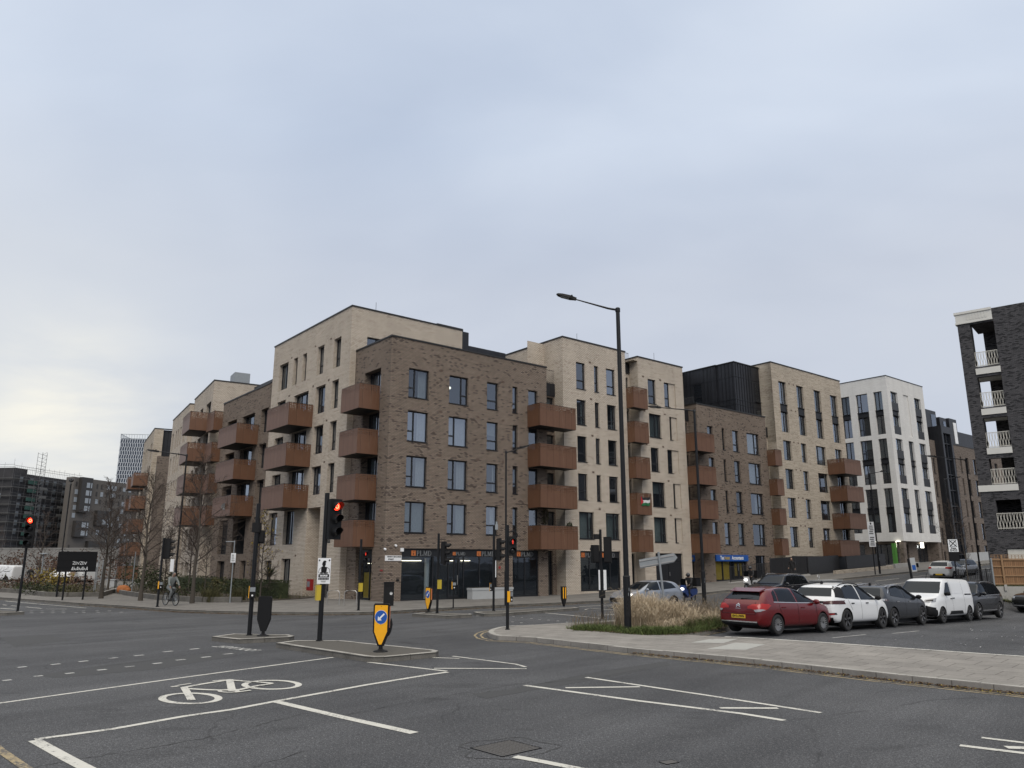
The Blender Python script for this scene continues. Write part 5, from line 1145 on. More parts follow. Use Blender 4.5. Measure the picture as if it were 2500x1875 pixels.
    def cast(s, view, p, sd=1):
        D = {'side': (Vector((p[0], sd * 3, p[1])), Vector((0, -sd, 0))), 'rear': (Vector((-6, p[0], p[1])), Vector((1, 0, 0))), 'front': (Vector((6, p[0], p[1])), Vector((-1, 0, 0))), 'top': (Vector((p[0], p[1], 4)), Vector((0, 0, -1)))}[view]
        h = s.bvh.ray_cast(*D); return (h[0], h[1]) if h[0] is not None else (None, None)
    def patch(s, name, view, poly, m, off=.006, step=.07, sides=(1, -1), split=False):
        def mk(sd):
            bm = bmesh.new(); bm.faces.new([bm.verts.new((p[0], p[1], 0)) for p in poly]); bmesh.ops.triangulate(bm, faces=bm.faces[:])
            for _ in range(6):
                es = [e for e in bm.edges if e.calc_length() > step]
                if not es: break
                bmesh.ops.subdivide_edges(bm, edges=es, cuts=1); bmesh.ops.triangulate(bm, faces=[f for f in bm.faces if len(f.verts) > 3])
            bad = []; vn = None
            for v in bm.verts:
                h, n = s.cast(view, (v.co.x, v.co.y), sd); vn = n if n is not None else vn
                if h is None: bad.append(v)
                else: v.co = h + n * off
            if bad: bmesh.ops.delete(bm, geom=bad, context='VERTS')
            bm.normal_update()
            if vn is not None and sum(f.normal.dot(vn) for f in bm.faces) < 0: bmesh.ops.reverse_faces(bm, faces=bm.faces[:])
            me = bpy.data.meshes.new(name); bm.to_mesh(me); bm.free(); me.materials.append(m); fin(me, 180); return me
        for sd in (sides if view == 'side' else (1,)): s.items.append((name, mk(sd), (0, 0, 0), None))
    def line(s, view, pts, w=.012, m=None, off=.004, name='panel_line', sides=(1, -1)):
        for q in strip(pts, w): s.patch(name, view, q, m or M['ink'], off, .12, sides)
    def mesh(s, name, mb, mats, smooth=None, loc=(0, 0, 0)): s.items.append((name, mb.mesh(name, mats, smooth), loc, None))
    def wheels(s, rim='silver', spokes=10, rimmat=None):
        sp = s.sp; r = sp['wr']; t = MB(); t.lathe([(r * .64, -.10), (r * .9, -.112), (r * .985, -.09), (r, -.05), (r, .05), (r * .985, .09), (r * .9, .112), (r * .64, .10)], 32, ax='y')
        tm = t.mesh('wheel', mat('tyre', (.016, .016, .017), .85, var=.2), 30)
        k = MB(); k.lathe([(0, .07), (r * .13, .088), (r * .15, .05), (r * .55, .03), (r * .58, .09), (r * .665, .10), (r * .665, -.06)], 32, ax='y', mi=0)
        for i in range(spokes):
            a = 2 * PI * i / spokes; da = .10 if spokes > 6 else .2; tw = sp.get('twist', 0.)
            P = lambda rr, aa, y: (rr * math.cos(aa), y, rr * math.sin(aa))
            k.add([P(r * .1, a - da * 1.6, .085), P(r * .1, a + da * 1.6, .085), P(r * .62, a + da + tw, .10), P(r * .62, a - da * .6 + tw, .10), P(r * .1, a - da * 1.6, .05), P(r * .1, a + da * 1.6, .05), P(r * .62, a + da + tw, .06), P(r * .62, a - da * .6 + tw, .06)], [(0, 1, 2, 3), (0, 3, 7, 4), (1, 5, 6, 2), (3, 2, 6, 7)], 1)
        km = k.mesh('rim', [M['black_matt'], rimmat or mat('alloy rim', (.42, .42, .43), .3, metal=.7, var=.05)], 30)
        s.wh = (tm, km)
    def build(s, name, label, contact, ang, z=0., group=None, scale=1., at='rr'):   # contact = ground point of one wheel
        sp = s.sp; r = sp['wr']; yw = s.Wd - .12
        lx = sp['xr'] if at[0] == 'r' else sp['xf']; ly = -(yw + .08) if at[1] == 'r' else yw + .08
        c, sn = math.cos(ang), math.sin(ang); pos = (contact[0] - scale * (c * lx - sn * ly), contact[1] - scale * (sn * lx + c * ly))
        t = thing(name, label, sp['cat'], (*pos, z), ang, group); t.scale = (scale,) * 3
        if sp.get('pitch'): t.rotation_euler = Matrix.Rotation(ang, 3, 'Z').to_euler() if False else (0, sp['pitch'], ang)
        link('body', s.body, t)
        for n, me, l, p in s.items: link(n, me, t, l)
        for x in (sp['xr'], sp['xf']):
            for sd in (1, -1):
                w = link('wheel', s.wh[0], t, (x, sd * yw, r)); k = link('rim', s.wh[1], w)
                if sd < 0: k.rotation_euler = (0, 0, PI)
        u = MB(); u.box(sp['xr'] - .1, -s.Wd * .7, .14, sp['xf'] + .1, s.Wd * .7, .3); u.build('underbody', M['black_matt'], t); return t
    def mirror(s, x, z, m, y=None, sides=(1, -1)):
        for sd in sides:
            b = MB(); yy = (y or s.Wd * .96); b.ball((x, sd * (yy + .10), z), (.07, .125, .085), 12); b.box(x - .02, sd * (yy - .06), z - .06, x + .03, sd * (yy + .03), z - .02); s.mesh('mirror', b, m, 60)
    def handle(s, x, z, m):
        for sd in (1, -1):
            h, n = s.cast('side', (x, z), sd)
            if h: b = MB(); b.box(h.x - .10, h.y - .012, h.z - .018, h.x + .10, h.y + .022 * sd, h.z + .018); s.mesh('handle', b, m)
    def plate(s, txt, view, z, m, x=0., w=.52, ink=None):
        h, n = s.cast(view, (x, z)); b = MB(); d = -1 if view == 'rear' else 1; xx = h.x + d * .012
        b.box(xx - .012, -w / 2 + x, z - .056, xx + .012, w / 2 + x, z + .056); s.mesh('number_plate', b, m)
        if txt: 
            me = textmesh(txt, .098, 'CENTER', .002, .004); me.materials.append(ink or M['ink']); me.transform(Matrix.Translation((xx + d * .015, x, z)) @ Matrix.Rotation(-PI / 2 if d < 0 else PI / 2, 4, 'Z') @ RX90 @ Matrix.Diagonal((.92, 1, 1, 1))); s.items.append(('plate_lettering', me, (0, 0, 0), None))
PAINT = lambda n, c, r=.28, mt=.25: mat(n, c, r, metal=mt, coat=.35, var=.04, sc=3)
TAIL = mat('tail lamp red', (.32, .012, .010), .18, var=.05); CLEAR = mat('clear lamp', (.34, .34, .35), .18, metal=.3, var=.1); CHROME = mat('chrome trim', (.55, .55, .56), .2, metal=.8, var=.05)
PLATE_Y = mat('yellow number plate', (.62, .40, .03), .4, var=.03); GREYL = mat('dark smoked lamp', (.05, .012, .012), .15, var=.1)
sq = lambda pts, k=1.: [(x * k, z * k) for x, z in pts]
def rail(c, x0, x1, y, z0, m, sides=(1, -1)):
    for sd in sides:
        b = MB(); pts = []
        for i in range(9):
            x = x0 + (x1 - x0) * i / 8; h, n = c.cast('top', (x, sd * y)); pts.append((x, sd * y, (h.z if h else z0) + (.045 if 0 < i < 8 else -.01)))
        b.tube(pts, .018, 6); c.mesh('roof_rail', b, m, 60)
def red_hatch():
    P = PAINT('dark red paint', (.112, .004, .006), .22, .15)
    c = Car(dict(L=4.33, W=1.79, xr=-1.30, xf=1.31, wr=.315, cat='car', paint=P, roof=.70, clad=2, waist=.99,
        top=[(-2.165, .86), (-2.10, .98), (-2.03, 1.06), (-1.62, 1.37), (-1.45, 1.43), (-.6, 1.485), (0, 1.47), (.35, 1.40), (1.12, 1.02), (1.55, .93), (1.95, .78), (2.165, .55)],
        belt=[(-2.165, .80), (-1.8, 1.0), (-1.2, 1.0), (0, .955), (1.1, .92), (1.6, .84), (2.165, .5)],
        bottom=[(-2.165, .30), (-1.9, .21), (1.8, .2), (2.165, .28)]))
    c.patch('rear_window', 'rear', [(-.66, 1.075), (.66, 1.075), (.60, 1.20), (.50, 1.325), (-.50, 1.325), (-.60, 1.20)], M['car_glass'], .008)
    c.patch('windscreen', 'front', [(-.66, 1.0), (.66, 1.0), (.52, 1.39), (-.52, 1.39)], M['car_glass'])
    c.patch('window', 'side', [(-1.42, 1.03), (-1.22, 1.02), (-1.10, 1.385), (-1.30, 1.30)], M['car_glass'])
    c.patch('window', 'side', [(-1.17, 1.02), (-.18, .99), (-.22, 1.425), (-.72, 1.43), (-1.05, 1.395)], M['car_glass'])
    c.patch('window', 'side', [(-.10, .985), (.92, .975), (.30, 1.385), (-.14, 1.425)], M['car_glass'])
    c.line('side', [(-1.45, 1.008), (-.1, .972), (.98, .955)], .022, CHROME, .012, 'window_trim'); c.line('side', [(-.14, .3), (-.14, .96)], .012); c.line('side', [(.98, .35), (.92, .7), (.95, .95)], .012); c.line('side', [(-1.05, .62), (-1.16, .8), (-1.18, 1.0)], .012)
    for sd in (1, -1):
        c.patch('tail_lamp', 'rear', [(sd * y, z) for y, z in ((.36, .80), (.36, .87), (.52, .935), (.85, .955), (.86, .84), (.70, .70), (.62, .76), (.50, .80))], TAIL, .012, .05)
        c.patch('reversing_lamp', 'rear', [(sd * y, z) for y, z in ((.60, .775), (.80, .795), (.84, .77), (.77, .72), (.66, .705), (.61, .74))], CLEAR, .02, .05)
    c.patch('tail_lamp', 'side', [(-2.02, .72), (-1.98, .97), (-1.62, .91), (-1.80, .80)], TAIL, .012, .05)
    c.patch('tailgate_step', 'rear', [(-.62, .665), (.62, .665), (.60, .64), (-.60, .64)], mat('tailgate shadow gap', (.09, .006, .007), .4), .006)
    c.line('rear', [(-.64, .64), (-.66, .80), (-.60, 1.02)], .012); c.line('rear', [(.64, .64), (.66, .80), (.60, 1.02)], .012); c.line('rear', [(-.64, .64), (.64, .64)], .014)
    c.patch('bumper_insert', 'rear', [(-.66, .24), (.66, .24), (.70, .38), (-.70, .38)], M['black_matt'], .01); c.line('rear', [(-.68, .395), (.68, .395)], .035, CHROME, .016, 'bumper_trim')
    c.plate('GV12 ZWN', 'rear', .555, PLATE_Y, x=.0)
    for z in (.90, .855):
        c.line('rear', [(-.075, z - .01), (0, z + .04), (.075, z - .01)], .026, CHROME, .014, 'badge')
    c.line('rear', [(-.10, .80), (.10, .80)], .012, CHROME, .012, 'badge')
    sp = MB(); sp.add([(-1.80, -.56, 1.335), (-1.80, .56, 1.335), (-1.45, .60, 1.44), (-1.45, -.60, 1.44), (-1.78, -.56, 1.31), (-1.78, .56, 1.31), (-1.52, .60, 1.38), (-1.52, -.60, 1.38)], [(0, 1, 2, 3), (7, 6, 5, 4), (0, 4, 5, 1), (1, 5, 6, 2), (0, 3, 7, 4)]); c.mesh('spoiler', sp, P, 30)
    wp = MB(); wp.tube([(-2.0, 0, 1.10), (-1.93, -.42, 1.13)], .012, 5); c.mesh('wiper', wp, M['ink'])
    c.patch('headlamp', 'front', [(.45, .68), (.80, .74), (.78, .84), (.50, .74)], CLEAR, .01, .05); c.patch('headlamp', 'front', [(-.45, .68), (-.80, .74), (-.78, .84), (-.50, .74)], CLEAR, .01, .05)
    c.mirror(.82, 1.0, P); c.handle(-.95, .84, P); c.handle(.12, .82, P); c.wheels(spokes=16); return c
RED = red_hatch()
def zl(s): return .16 - .022 * (s + 1.5)
RED.sp['pitch'] = .018
RED.build('parked_car', 'dark red hatchback parked nearest, beside the dry grass, rear towards the camera', (8.53, 25.79), R(37.5), .155)
def suv(kind):
    if kind == 'white':
        P = PAINT('white paint', (.66, .67, .68), .3, 0.)
        c = Car(dict(L=4.58, W=1.85, xr=-1.42, xf=1.35, wr=.365, cat='car', paint=P, roof=.72, clad=3, twist=.25,
            top=[(-2.29, .92), (-2.22, 1.07), (-2.12, 1.15), (-1.80, 1.50), (-1.62, 1.56), (-.6, 1.63), (.0, 1.61), (.45, 1.50), (1.22, 1.12), (1.7, 1.03), (2.1, .9), (2.29, .62)],
            belt=[(-2.29, .88), (-1.9, 1.12), (-1.3, 1.09), (0, 1.03), (1.2, 1.0), (1.7, .93), (2.29, .58)], bottom=[(-2.29, .38), (-2., .25), (1.9, .24), (2.29, .34)]))
        dark = M['black_matt']
        c.patch('roof_pillar', 'side', [(-2.0, 1.14), (-1.30, 1.08), (-1.35, 1.46), (-1.62, 1.52), (-1.80, 1.44)], dark, .006)
        c.patch('rear_window', 'rear', [(-.70, 1.16), (.70, 1.16), (.60, 1.45), (-.60, 1.45)], M['car_glass'], .01)
        c.patch('window', 'side', [(-1.50, 1.10), (-.35, 1.05), (-.40, 1.555), (-.9, 1.55), (-1.32, 1.46)], M['car_glass'], .010); c.patch('window', 'side', [(-.27, 1.045), (.95, 1.03), (.40, 1.48), (-.30, 1.555)], M['car_glass'], .010)
        c.patch('light_bar', 'rear', [(-.74, .93), (.74, .93), (.74, 1.0), (-.74, 1.0)], M['ink'], .008)
        for sd in (1, -1): c.patch('tail_lamp', 'rear', [(sd * y, z) for y, z in ((.48, .90), (.48, .99), (.90, 1.03), (.91, .91))], GREYL, .014, .05); c.patch('reflector', 'rear', [(sd * y, z) for y, z in ((.62, .52), (.86, .56), (.85, .62), (.60, .60))], M['ink'], .012, .05); c.patch('reflector', 'rear', [(sd * y, z) for y, z in ((.70, .545), (.83, .565), (.82, .60), (.70, .585))], TAIL, .018, .05)
        c.patch('tail_lamp', 'side', [(-2.2, .91), (-2.15, 1.02), (-1.80, .99), (-1.86, .92)], GREYL, .012, .05)
        c.patch('bumper_insert', 'rear', [(-.74, .26), (.74, .26), (.78, .46), (-.78, .46)], M['black_matt'], .01)
        lg = strip([(.065 * math.cos(2 * PI * i / 16), 1.015 + .065 * math.sin(2 * PI * i / 16) - .04) for i in range(17)], .012)
        for q in lg: c.patch('badge', 'rear', q, CHROME, .018, .2)
        c.line('rear', [(-.04, 1.01), (-.018, .935), (0, .975), (.018, .935), (.04, 1.01)], .011, CHROME, .018, 'badge'); an = MB(); an.ball((-1.35, 0, 1.62), (.12, .03, .07), 8); c.mesh('roof_aerial', an, M['ink'])
        c.wheels(spokes=5, rimmat=mat('dark alloy', (.13, .13, .135), .35, metal=.6)); c.mirror(.9, 1.1, [M['ink']]); rail(c, -1.4, .25, .60, 1.6, M['ink'])
        for x in (-.95, .15): c.handle(x, .93, M['ink'])
        c.line('side', [(-.30, .38), (-.30, 1.03)], .012); c.line('side', [(.98, .42), (.92, .8), (1.0, 1.02)], .012); c.line('side', [(-1.0, .70), (-1.25, 1.05)], .012)
        return c
    if kind == 'grey':
        P = PAINT('dark grey paint', (.040, .043, .050), .25, .5)
        c = Car(dict(L=4.43, W=1.84, xr=-1.35, xf=1.315, wr=.36, cat='car', paint=P, roof=.71, clad=3,
            top=[(-2.21, .95), (-2.14, 1.08), (-2.0, 1.18), (-1.66, 1.50), (-1.5, 1.55), (-.5, 1.62), (.05, 1.6), (.45, 1.50), (1.15, 1.14), (1.65, 1.05), (2.0, .92), (2.21, .66)],
            belt=[(-2.21, .9), (-1.8, 1.14), (-1.2, 1.10), (0, 1.05), (1.2, 1.02), (1.65, .95), (2.21, .62)], bottom=[(-2.21, .38), (-1.95, .25), (1.85, .24), (2.21, .34)]))
        c.patch('rear_window', 'rear', [(-.68, 1.17), (.68, 1.17), (.56, 1.45), (-.56, 1.45)], M['car_glass'], .01)
        c.patch('window', 'side', [(-1.45, 1.18), (-.28, 1.07), (-.32, 1.55), (-.8, 1.54), (-1.2, 1.44)], M['car_glass'], .010); c.patch('window', 'side', [(-.20, 1.065), (.90, 1.05), (.40, 1.47), (-.22, 1.55)], M['car_glass'], .010)
        c.line('side', [(-1.6, 1.26), (-1.2, 1.475), (-.7, 1.565), (-.1, 1.575), (.45, 1.485), (1.0, 1.1)], .03, CHROME, .012, 'window_trim')
        for sd in (1, -1): c.patch('tail_lamp', 'rear', [(sd * y, z) for y, z in ((.30, .98), (.30, 1.03), (.90, 1.06), (.91, .98))], CLEAR, .014, .05)
        c.patch('tail_lamp', 'side', [(-2.12, .98), (-2.06, 1.06), (-1.72, 1.02), (-1.80, .98)], GREYL, .012, .05)
        c.wheels(spokes=5, rimmat=mat('two tone alloy', (.22, .22, .23), .35, metal=.6)); c.mirror(.85, 1.12, [M['ink']]); rail(c, -1.35, .3, .60, 1.6, CHROME)
        an = MB(); an.ball((-1.3, 0, 1.6), (.12, .03, .07), 8); c.mesh('roof_aerial', an, M['ink'])
        for x in (-.95, .15): c.handle(x, .95, CHROME)
        c.line('side', [(-.24, .4), (-.24, 1.05)], .012); c.line('side', [(.92, .42), (.9, .8), (.98, 1.04)], .012)
        return c
    if kind in ('black', 'black_road', 'dark_far'):
        P = PAINT('black paint', (.010, .011, .015), .2, .3)
        c = Car(dict(L=4.9, W=1.95, xr=-1.5, xf=1.48, wr=.38, cat='car', paint=P, roof=.74, clad=2,
            top=[(-2.45, 1.0), (-2.38, 1.18), (-2.15, 1.5), (-1.95, 1.68), (-.6, 1.76), (.2, 1.73), (.55, 1.62), (1.15, 1.20), (1.8, 1.12), (2.25, 1.02), (2.45, .75)],
            belt=[(-2.45, .95), (-2.0, 1.15), (0, 1.10), (1.2, 1.08), (1.9, 1.02), (2.45, .7)], bottom=[(-2.45, .4), (-2.1, .27), (2.1, .27), (2.45, .34)]))
        c.patch('windscreen', 'front', [(-.76, 1.20), (.76, 1.20), (.62, 1.64), (-.62, 1.64)], M['car_glass'], .01)
        c.patch('window', 'side', [(-2.0, 1.18), (-1.2, 1.15), (-1.2, 1.62), (-1.7, 1.6)], M['car_glass'], .010); c.patch('window', 'side', [(-1.13, 1.15), (-.22, 1.13), (-.22, 1.66), (-1.13, 1.64)], M['car_glass'], .010); c.patch('window', 'side', [(-.14, 1.13), (.95, 1.12), (.45, 1.60), (-.14, 1.66)], M['car_glass'], .010)
        c.line('side', [(-2.05, 1.14), (0, 1.10), (1.0, 1.09)], .022, CHROME, .012, 'window_trim')
        for sd in (1, -1): c.patch('headlamp', 'front', [(sd * y, z) for y, z in ((.50, .86), (.50, .94), (.88, .98), (.89, .86))], CLEAR if kind != 'x' else CLEAR, .014, .05)
        c.patch('grille', 'front', [(-.44, .62), (.44, .62), (.46, .92), (-.46, .92)], M['black_matt'], .01); c.line('front', [(-.80, .44), (.80, .44)], .045, CHROME, .014, 'bumper_trim'); c.line('front', [(-.74, .56), (-.55, .56)], .03, CHROME, .014, 'bumper_trim'); c.line('side', [(-1., .42), (1., .42)], .05, CHROME, .012, 'sill_trim')
        c.wheels(spokes=5, rimmat=mat('alloy wheel', (.30, .30, .31), .35, metal=.6)); c.mirror(.85, 1.18, P); rail(c, -1.7, .2, .66, 1.74, CHROME)
        for x in (-1.0, .15): c.handle(x, 1.0, CHROME)
        return c
WHITE = suv('white'); WHITE.sp['pitch'] = .02; WHITE.build('parked_car', 'white electric crossover with dark rear glass, second in the parked row', (11.85, 28.38), R(41), .06)
GREY = suv('grey'); GREY.sp['pitch'] = .02; GREY.build('parked_car', 'dark grey crossover with silver roof rails between two white vehicles', (14.9, 31.25), R(41), -.03, scale=.99)
def van():
    P = PAINT('white van paint', (.64, .65, .66), .32, 0.)
    c = Car(dict(L=4.95, W=1.92, xr=-1.75, xf=1.525, wr=.335, cat='van', paint=P, roof=.84, clad=2,
        top=[(-2.475, 1.70), (-2.42, 1.86), (-2.3, 1.90), (.4, 1.92), (.75, 1.88), (1.0, 1.76), (1.62, 1.24), (2.0, 1.12), (2.3, .98), (2.475, .70)],
        belt=[(-2.475, 1.2), (.4, 1.16), (1.5, 1.10), (2.0, .98), (2.475, .66)], bottom=[(-2.475, .36), (-2.2, .25), (2.1, .24), (2.475, .3)],
        width=[(-2.475, .90), (-2.4, .97), (-2.2, 1.), (1.5, 1.), (2.0, .96), (2.3, .87), (2.475, .72)]))
    c.patch('windscreen', 'front', [(-.84, 1.26), (.84, 1.26), (.74, 1.76), (-.74, 1.76)], M['car_glass'], .01)
    c.patch('window', 'side', [(.36, 1.17), (1.05, 1.15), (1.12, 1.22), (.66, 1.72), (.36, 1.74)], M['car_glass'], .010)
    c.patch('bumper', 'front', [(-.84, .30), (.84, .30), (.88, .66), (.60, .74), (.40, .66), (-.40, .66), (-.60, .74), (-.88, .66)], M['black_matt'], .012); c.patch('bumper', 'side', [(2.0, .28), (2.4, .30), (2.3, .68), (2.05, .55)], M['black_matt'], .012)
    c.line('front', [(-.62, .90), (.62, .90)], .05, M['ink'], .012, 'grille'); 
    for sd in (1, -1): c.patch('headlamp', 'front', [(sd * y, z) for y, z in ((.46, .88), (.50, .98), (.86, 1.06), (.87, .90), (.7, .87))], CLEAR, .014, .05); c.patch('headlamp_lens', 'front', [(sd * y, z) for y, z in ((.54, .905), (.56, .95), (.80, 1.0), (.80, .92))], GREYL if False else M['dark_lens'], .018, .05)
    c.patch('sliding_rail', 'side', [(-2.15, 1.18), (-1.35, 1.18), (-1.35, 1.235), (-2.15, 1.235)], M['ink'], .012); c.patch('side_moulding', 'side', [(-.95, .36), (.75, .36), (.62, .50), (-.80, .50)], M['black_matt'], .014)
    c.line('side', [(.28, .38), (.28, 1.78)], .012); c.line('side', [(-1.2, .4), (-1.2, 1.78)], .012); c.line('side', [(1.15, .45), (1.12, .9), (1.2, 1.2)], .012)
    c.patch('panel', 'side', [(-1.1, 1.26), (.2, 1.24), (.2, 1.72), (-1.1, 1.74)], P, .008)
    c.mirror(.98, 1.24, [M['ink']]); c.handle(.42, 1.03, M['ink']); c.handle(.12, 1.05, M['ink']); c.wheels(spokes=6, rimmat=mat('steel wheel', (.10, .10, .105), .5, metal=.3))
    an = MB(); an.tube([(.55, 0, 1.9), (.42, 0, 2.12)], .012, 5); c.mesh('aerial', an, M['ink']); return c
VAN = van(); VAN.sp['pitch'] = -.02; VAN.build('parked_van', 'white panel van facing left with black bumper, fourth in the parked row', (18.45, 34.3), R(222), -.12, at='fl', scale=.97)
BLACK = suv('black'); BLACK.sp['pitch'] = -.02; BLACK.build('parked_car', 'black estate facing left behind the white van, below the timber fence', (22.0, 37.7), R(222), -.22, at='fl', scale=1.0)
ang_u = UA + PI
SUVR = suv('black_road'); SUVR.build('moving_car', 'black SUV with silver roof rails coming down the street behind the parked row', W(16.6, -16.4), ang_u + R(4), zg(*W(16.6, -16.4)), at='fl')
def hatch_silver():
    P = PAINT('silver blue paint', (.25, .275, .32), .28, .4)
    c = Car(dict(L=4.2, W=1.77, xr=-1.25, xf=1.3, wr=.31, cat='car', paint=P, roof=.71, clad=2,
        top=[(-2.1, .90), (-2.0, 1.05), (-1.72, 1.36), (-1.5, 1.43), (-.6, 1.48), (-.1, 1.46), (.25, 1.38), (1.05, .99), (1.6, .89), (1.9, .76), (2.1, .55)], belt=[(-2.1, .86), (-1.6, 1.0), (0, .94), (1.05, .90), (1.6, .82), (2.1, .5)], bottom=[(-2.1, .3), (-1.9, .2), (1.8, .2), (2.1, .27)]))
    c.patch('windscreen', 'front', [(-.66, .99), (.66, .99), (.53, 1.38), (-.53, 1.38)], M['car_glass'], .01); c.patch('window', 'side', [(-1.5, 1.06), (-.35, .98), (-.38, 1.40), (-.9, 1.40), (-1.3, 1.30)], M['car_glass'], .01); c.patch('window', 'side', [(-.27, .975), (.82, .95), (.20, 1.36), (-.30, 1.40)], M['car_glass'], .01)
    for sd in (1, -1): c.patch('headlamp', 'front', [(sd * y, z) for y, z in ((.48, .64), (.50, .74), (.80, .80), (.81, .68))], M['head_light'] if sd > 0 else CLEAR, .014, .05)
    c.patch('grille', 'front', [(-.5, .36), (.5, .36), (.55, .58), (-.55, .58)], M['ink'], .01); c.mirror(.72, 1.0, P); c.handle(-.75, .85, P); c.handle(.1, .84, P); c.wheels(spokes=10); c.line('side', [(-.3, .3), (-.3, .96)], .012); return c
HS = hatch_silver(); HS.build('moving_car', 'silver blue hatchback with lit headlamp, half hidden by the tall dry grass', (6.7, 42.4), R(212), 0.0, at='fl')
def hill_white():
    P = PAINT('warm white paint', (.60, .60, .58), .3, 0.)
    c = Car(dict(L=4.4, W=1.82, xr=-1.35, xf=1.35, wr=.34, cat='car', paint=P, roof=.73, clad=2,
        top=[(-2.2, .9), (-2.12, 1.06), (-1.78, 1.42), (-1.6, 1.48), (-.6, 1.54), (0, 1.52), (.4, 1.42), (1.15, 1.05), (1.7, .95), (2.2, .6)], belt=[(-2.2, .86), (-1.7, 1.06), (0, 1.0), (1.2, .97), (1.7, .88), (2.2, .55)]))
    c.patch('rear_window', 'rear', [(-.66, 1.08), (.66, 1.08), (.58, 1.40), (-.58, 1.40)], M['car_glass'], .01); c.patch('window', 'side', [(-1.5, 1.07), (-.3, 1.02), (-.3, 1.46), (-.9, 1.46), (-1.3, 1.36)], M['car_glass'], .01); c.patch('window', 'side', [(-.2, 1.02), (.9, 1.0), (.35, 1.40), (-.2, 1.46)], M['car_glass'], .01)
    for sd in (1, -1): c.patch('tail_lamp', 'rear', [(sd * y, z) for y, z in ((.50, .90), (.55, 1.03), (.88, 1.0), (.86, .86))], TAIL, .014, .05)
    c.patch('bumper_insert', 'rear', [(-.5, .32), (.5, .32), (.42, .48), (-.42, .48)], M['black_matt'], .01); c.plate('', 'rear', .42, PLATE_Y); c.line('rear', [(-.06, .93), (.06, .93)], .03, CHROME, .014, 'badge'); c.line('side', [(-1.0, .34), (1, .34)], .06, M['ink'], .01, 'sill_trim'); c.mirror(.85, 1.06, P); c.wheels(spokes=5); rail(c, -1.4, .2, .6, 1.5, M['ink']); return c
KW = hill_white(); KW.build('parked_car', 'white estate seen from behind on the rising street, above the white van', (36.0, 64.5), UA + R(4), zg(36, 64.5) - .08, at='rr')
DF = suv('dark_far'); DF.build('parked_car', 'dark saloon on the rising street to the right of the white estate', (38.7, 67.5), R(222), zg(38.7, 67.5) - .05, at='fl', scale=.86)
EDGE = suv('black'); EDGE.build('parked_car', 'dark car cut off by the right edge of the picture, below the fence', (30.6, 45.6), R(196), -.42, at='fl', scale=.95)
# vans beyond the park
for kx, lb, sc, pt, an in ((0, 'white van facing the junction beyond the park, behind the black signboard', 1., (-49.6, 89.5), -75), ):
    VAN.build('parked_van', lb, pt, R(an), .1, at='fl', scale=sc)
VAN.build('parked_van', 'white van seen side on at the far end of the park path', (-53.5, 92.5), R(160), .1, at='fl', scale=1.1); VAN.build('parked_van', 'white van partly hidden behind the park shrubs at the far left', (-64, 96), R(165), .1, at='fl', scale=1.05)
# ---------------------------------------------------------------- signals, lamps, signs
def vis(m, c, r, L=.25, n=14, mi=0, yaw=0.):           # signal visor: half-open hood pointing -y
    pts = []; A = [R(-35) + R(250) * i / n for i in range(n + 1)]
    for k, (rr, y) in enumerate(((r * 1.08, 0), (r * 1.05, -L))):
        for a in A:
            yy = y if k == 0 else y + (.10 if math.sin(a) < .1 else 0) * (1 if math.sin(a) < 0 else .6)
            pts.append((c[0] + rr * math.cos(a), c[1] + yy, c[2] + rr * math.sin(a)))
    m.add(pts, [(i, i + 1, n + 2 + i, n + 1 + i) for i in range(n)], mi)
def head(parent, x, y, z, rz, n=3, lit=None, w=.34, pitch=.34, r=.10, ped=False):    # signal head, front towards -y before turning
    h = n * pitch + .06; m = MB(); m.box(-w / 2, -.06, 0, w / 2, .08, h); m.box(-w / 2 + .03, .08, .04, w / 2 - .03, .13, h - .04); m.box(-w / 2 - .012, -.065, -.01, w / 2 + .012, -.05, h + .01)
    for i in range(n): m.lathe([(r * 1.22, -.066), (r * 1.22, -.09), (r * 1.05, -.095)], 20, c=(0, 0, .03 + pitch * (i + .5)), ax='y'); vis(m, (0, -.07, .03 + pitch * (i + .5)), r * 1.05, .25 if not ped else .14)
    o = m.build('signal_head', M['black_matt'], parent, 40, (x, y, z), rz)
    for i in range(n):
        k = MB(); cz = .03 + pitch * (i + .5); k.lathe([(0, -.115), (r * .5, -.108), (r * .98, -.088)], 20, c=(0, 0, cz), ax='y')
        on = lit is not None and lit == n - 1 - i
        if on and ped:
            k.build('lens', M['dark_lens'], o, 40); g = MB(); g.ball((0, -.12, cz + .055), .018, 8); g.box(-.024, -.13, cz - .02, .024, -.11, cz + .035); g.box(-.018, -.13, cz - .08, -.004, -.11, cz - .02); g.box(.004, -.13, cz - .08, .018, -.11, cz - .02); g.build('red_figure', M['red_dim'], o)
        else:
            k.build('lens', M['red_lamp'] if on else M['dark_lens'], o, 40)
            if on: g = MB(); g.lathe([(r * .35, -.118), (r * .45, -.123), (r * .55, -.116)], 20, c=(0, 0, cz), ax='y'); g.build('lamp_core', M['red_core'], o, 60)
    return o
def pole(t, h, r=.057, base=True, n=14, m='black', rings=True):
    p = MB(); p.cyl(0, 0, 0, h, r, r, n)
    if rings: p.cyl(0, 0, 0, .03, r * 1.5, r * 1.5, n)
    return p.build('pole', M[m], t, 40)
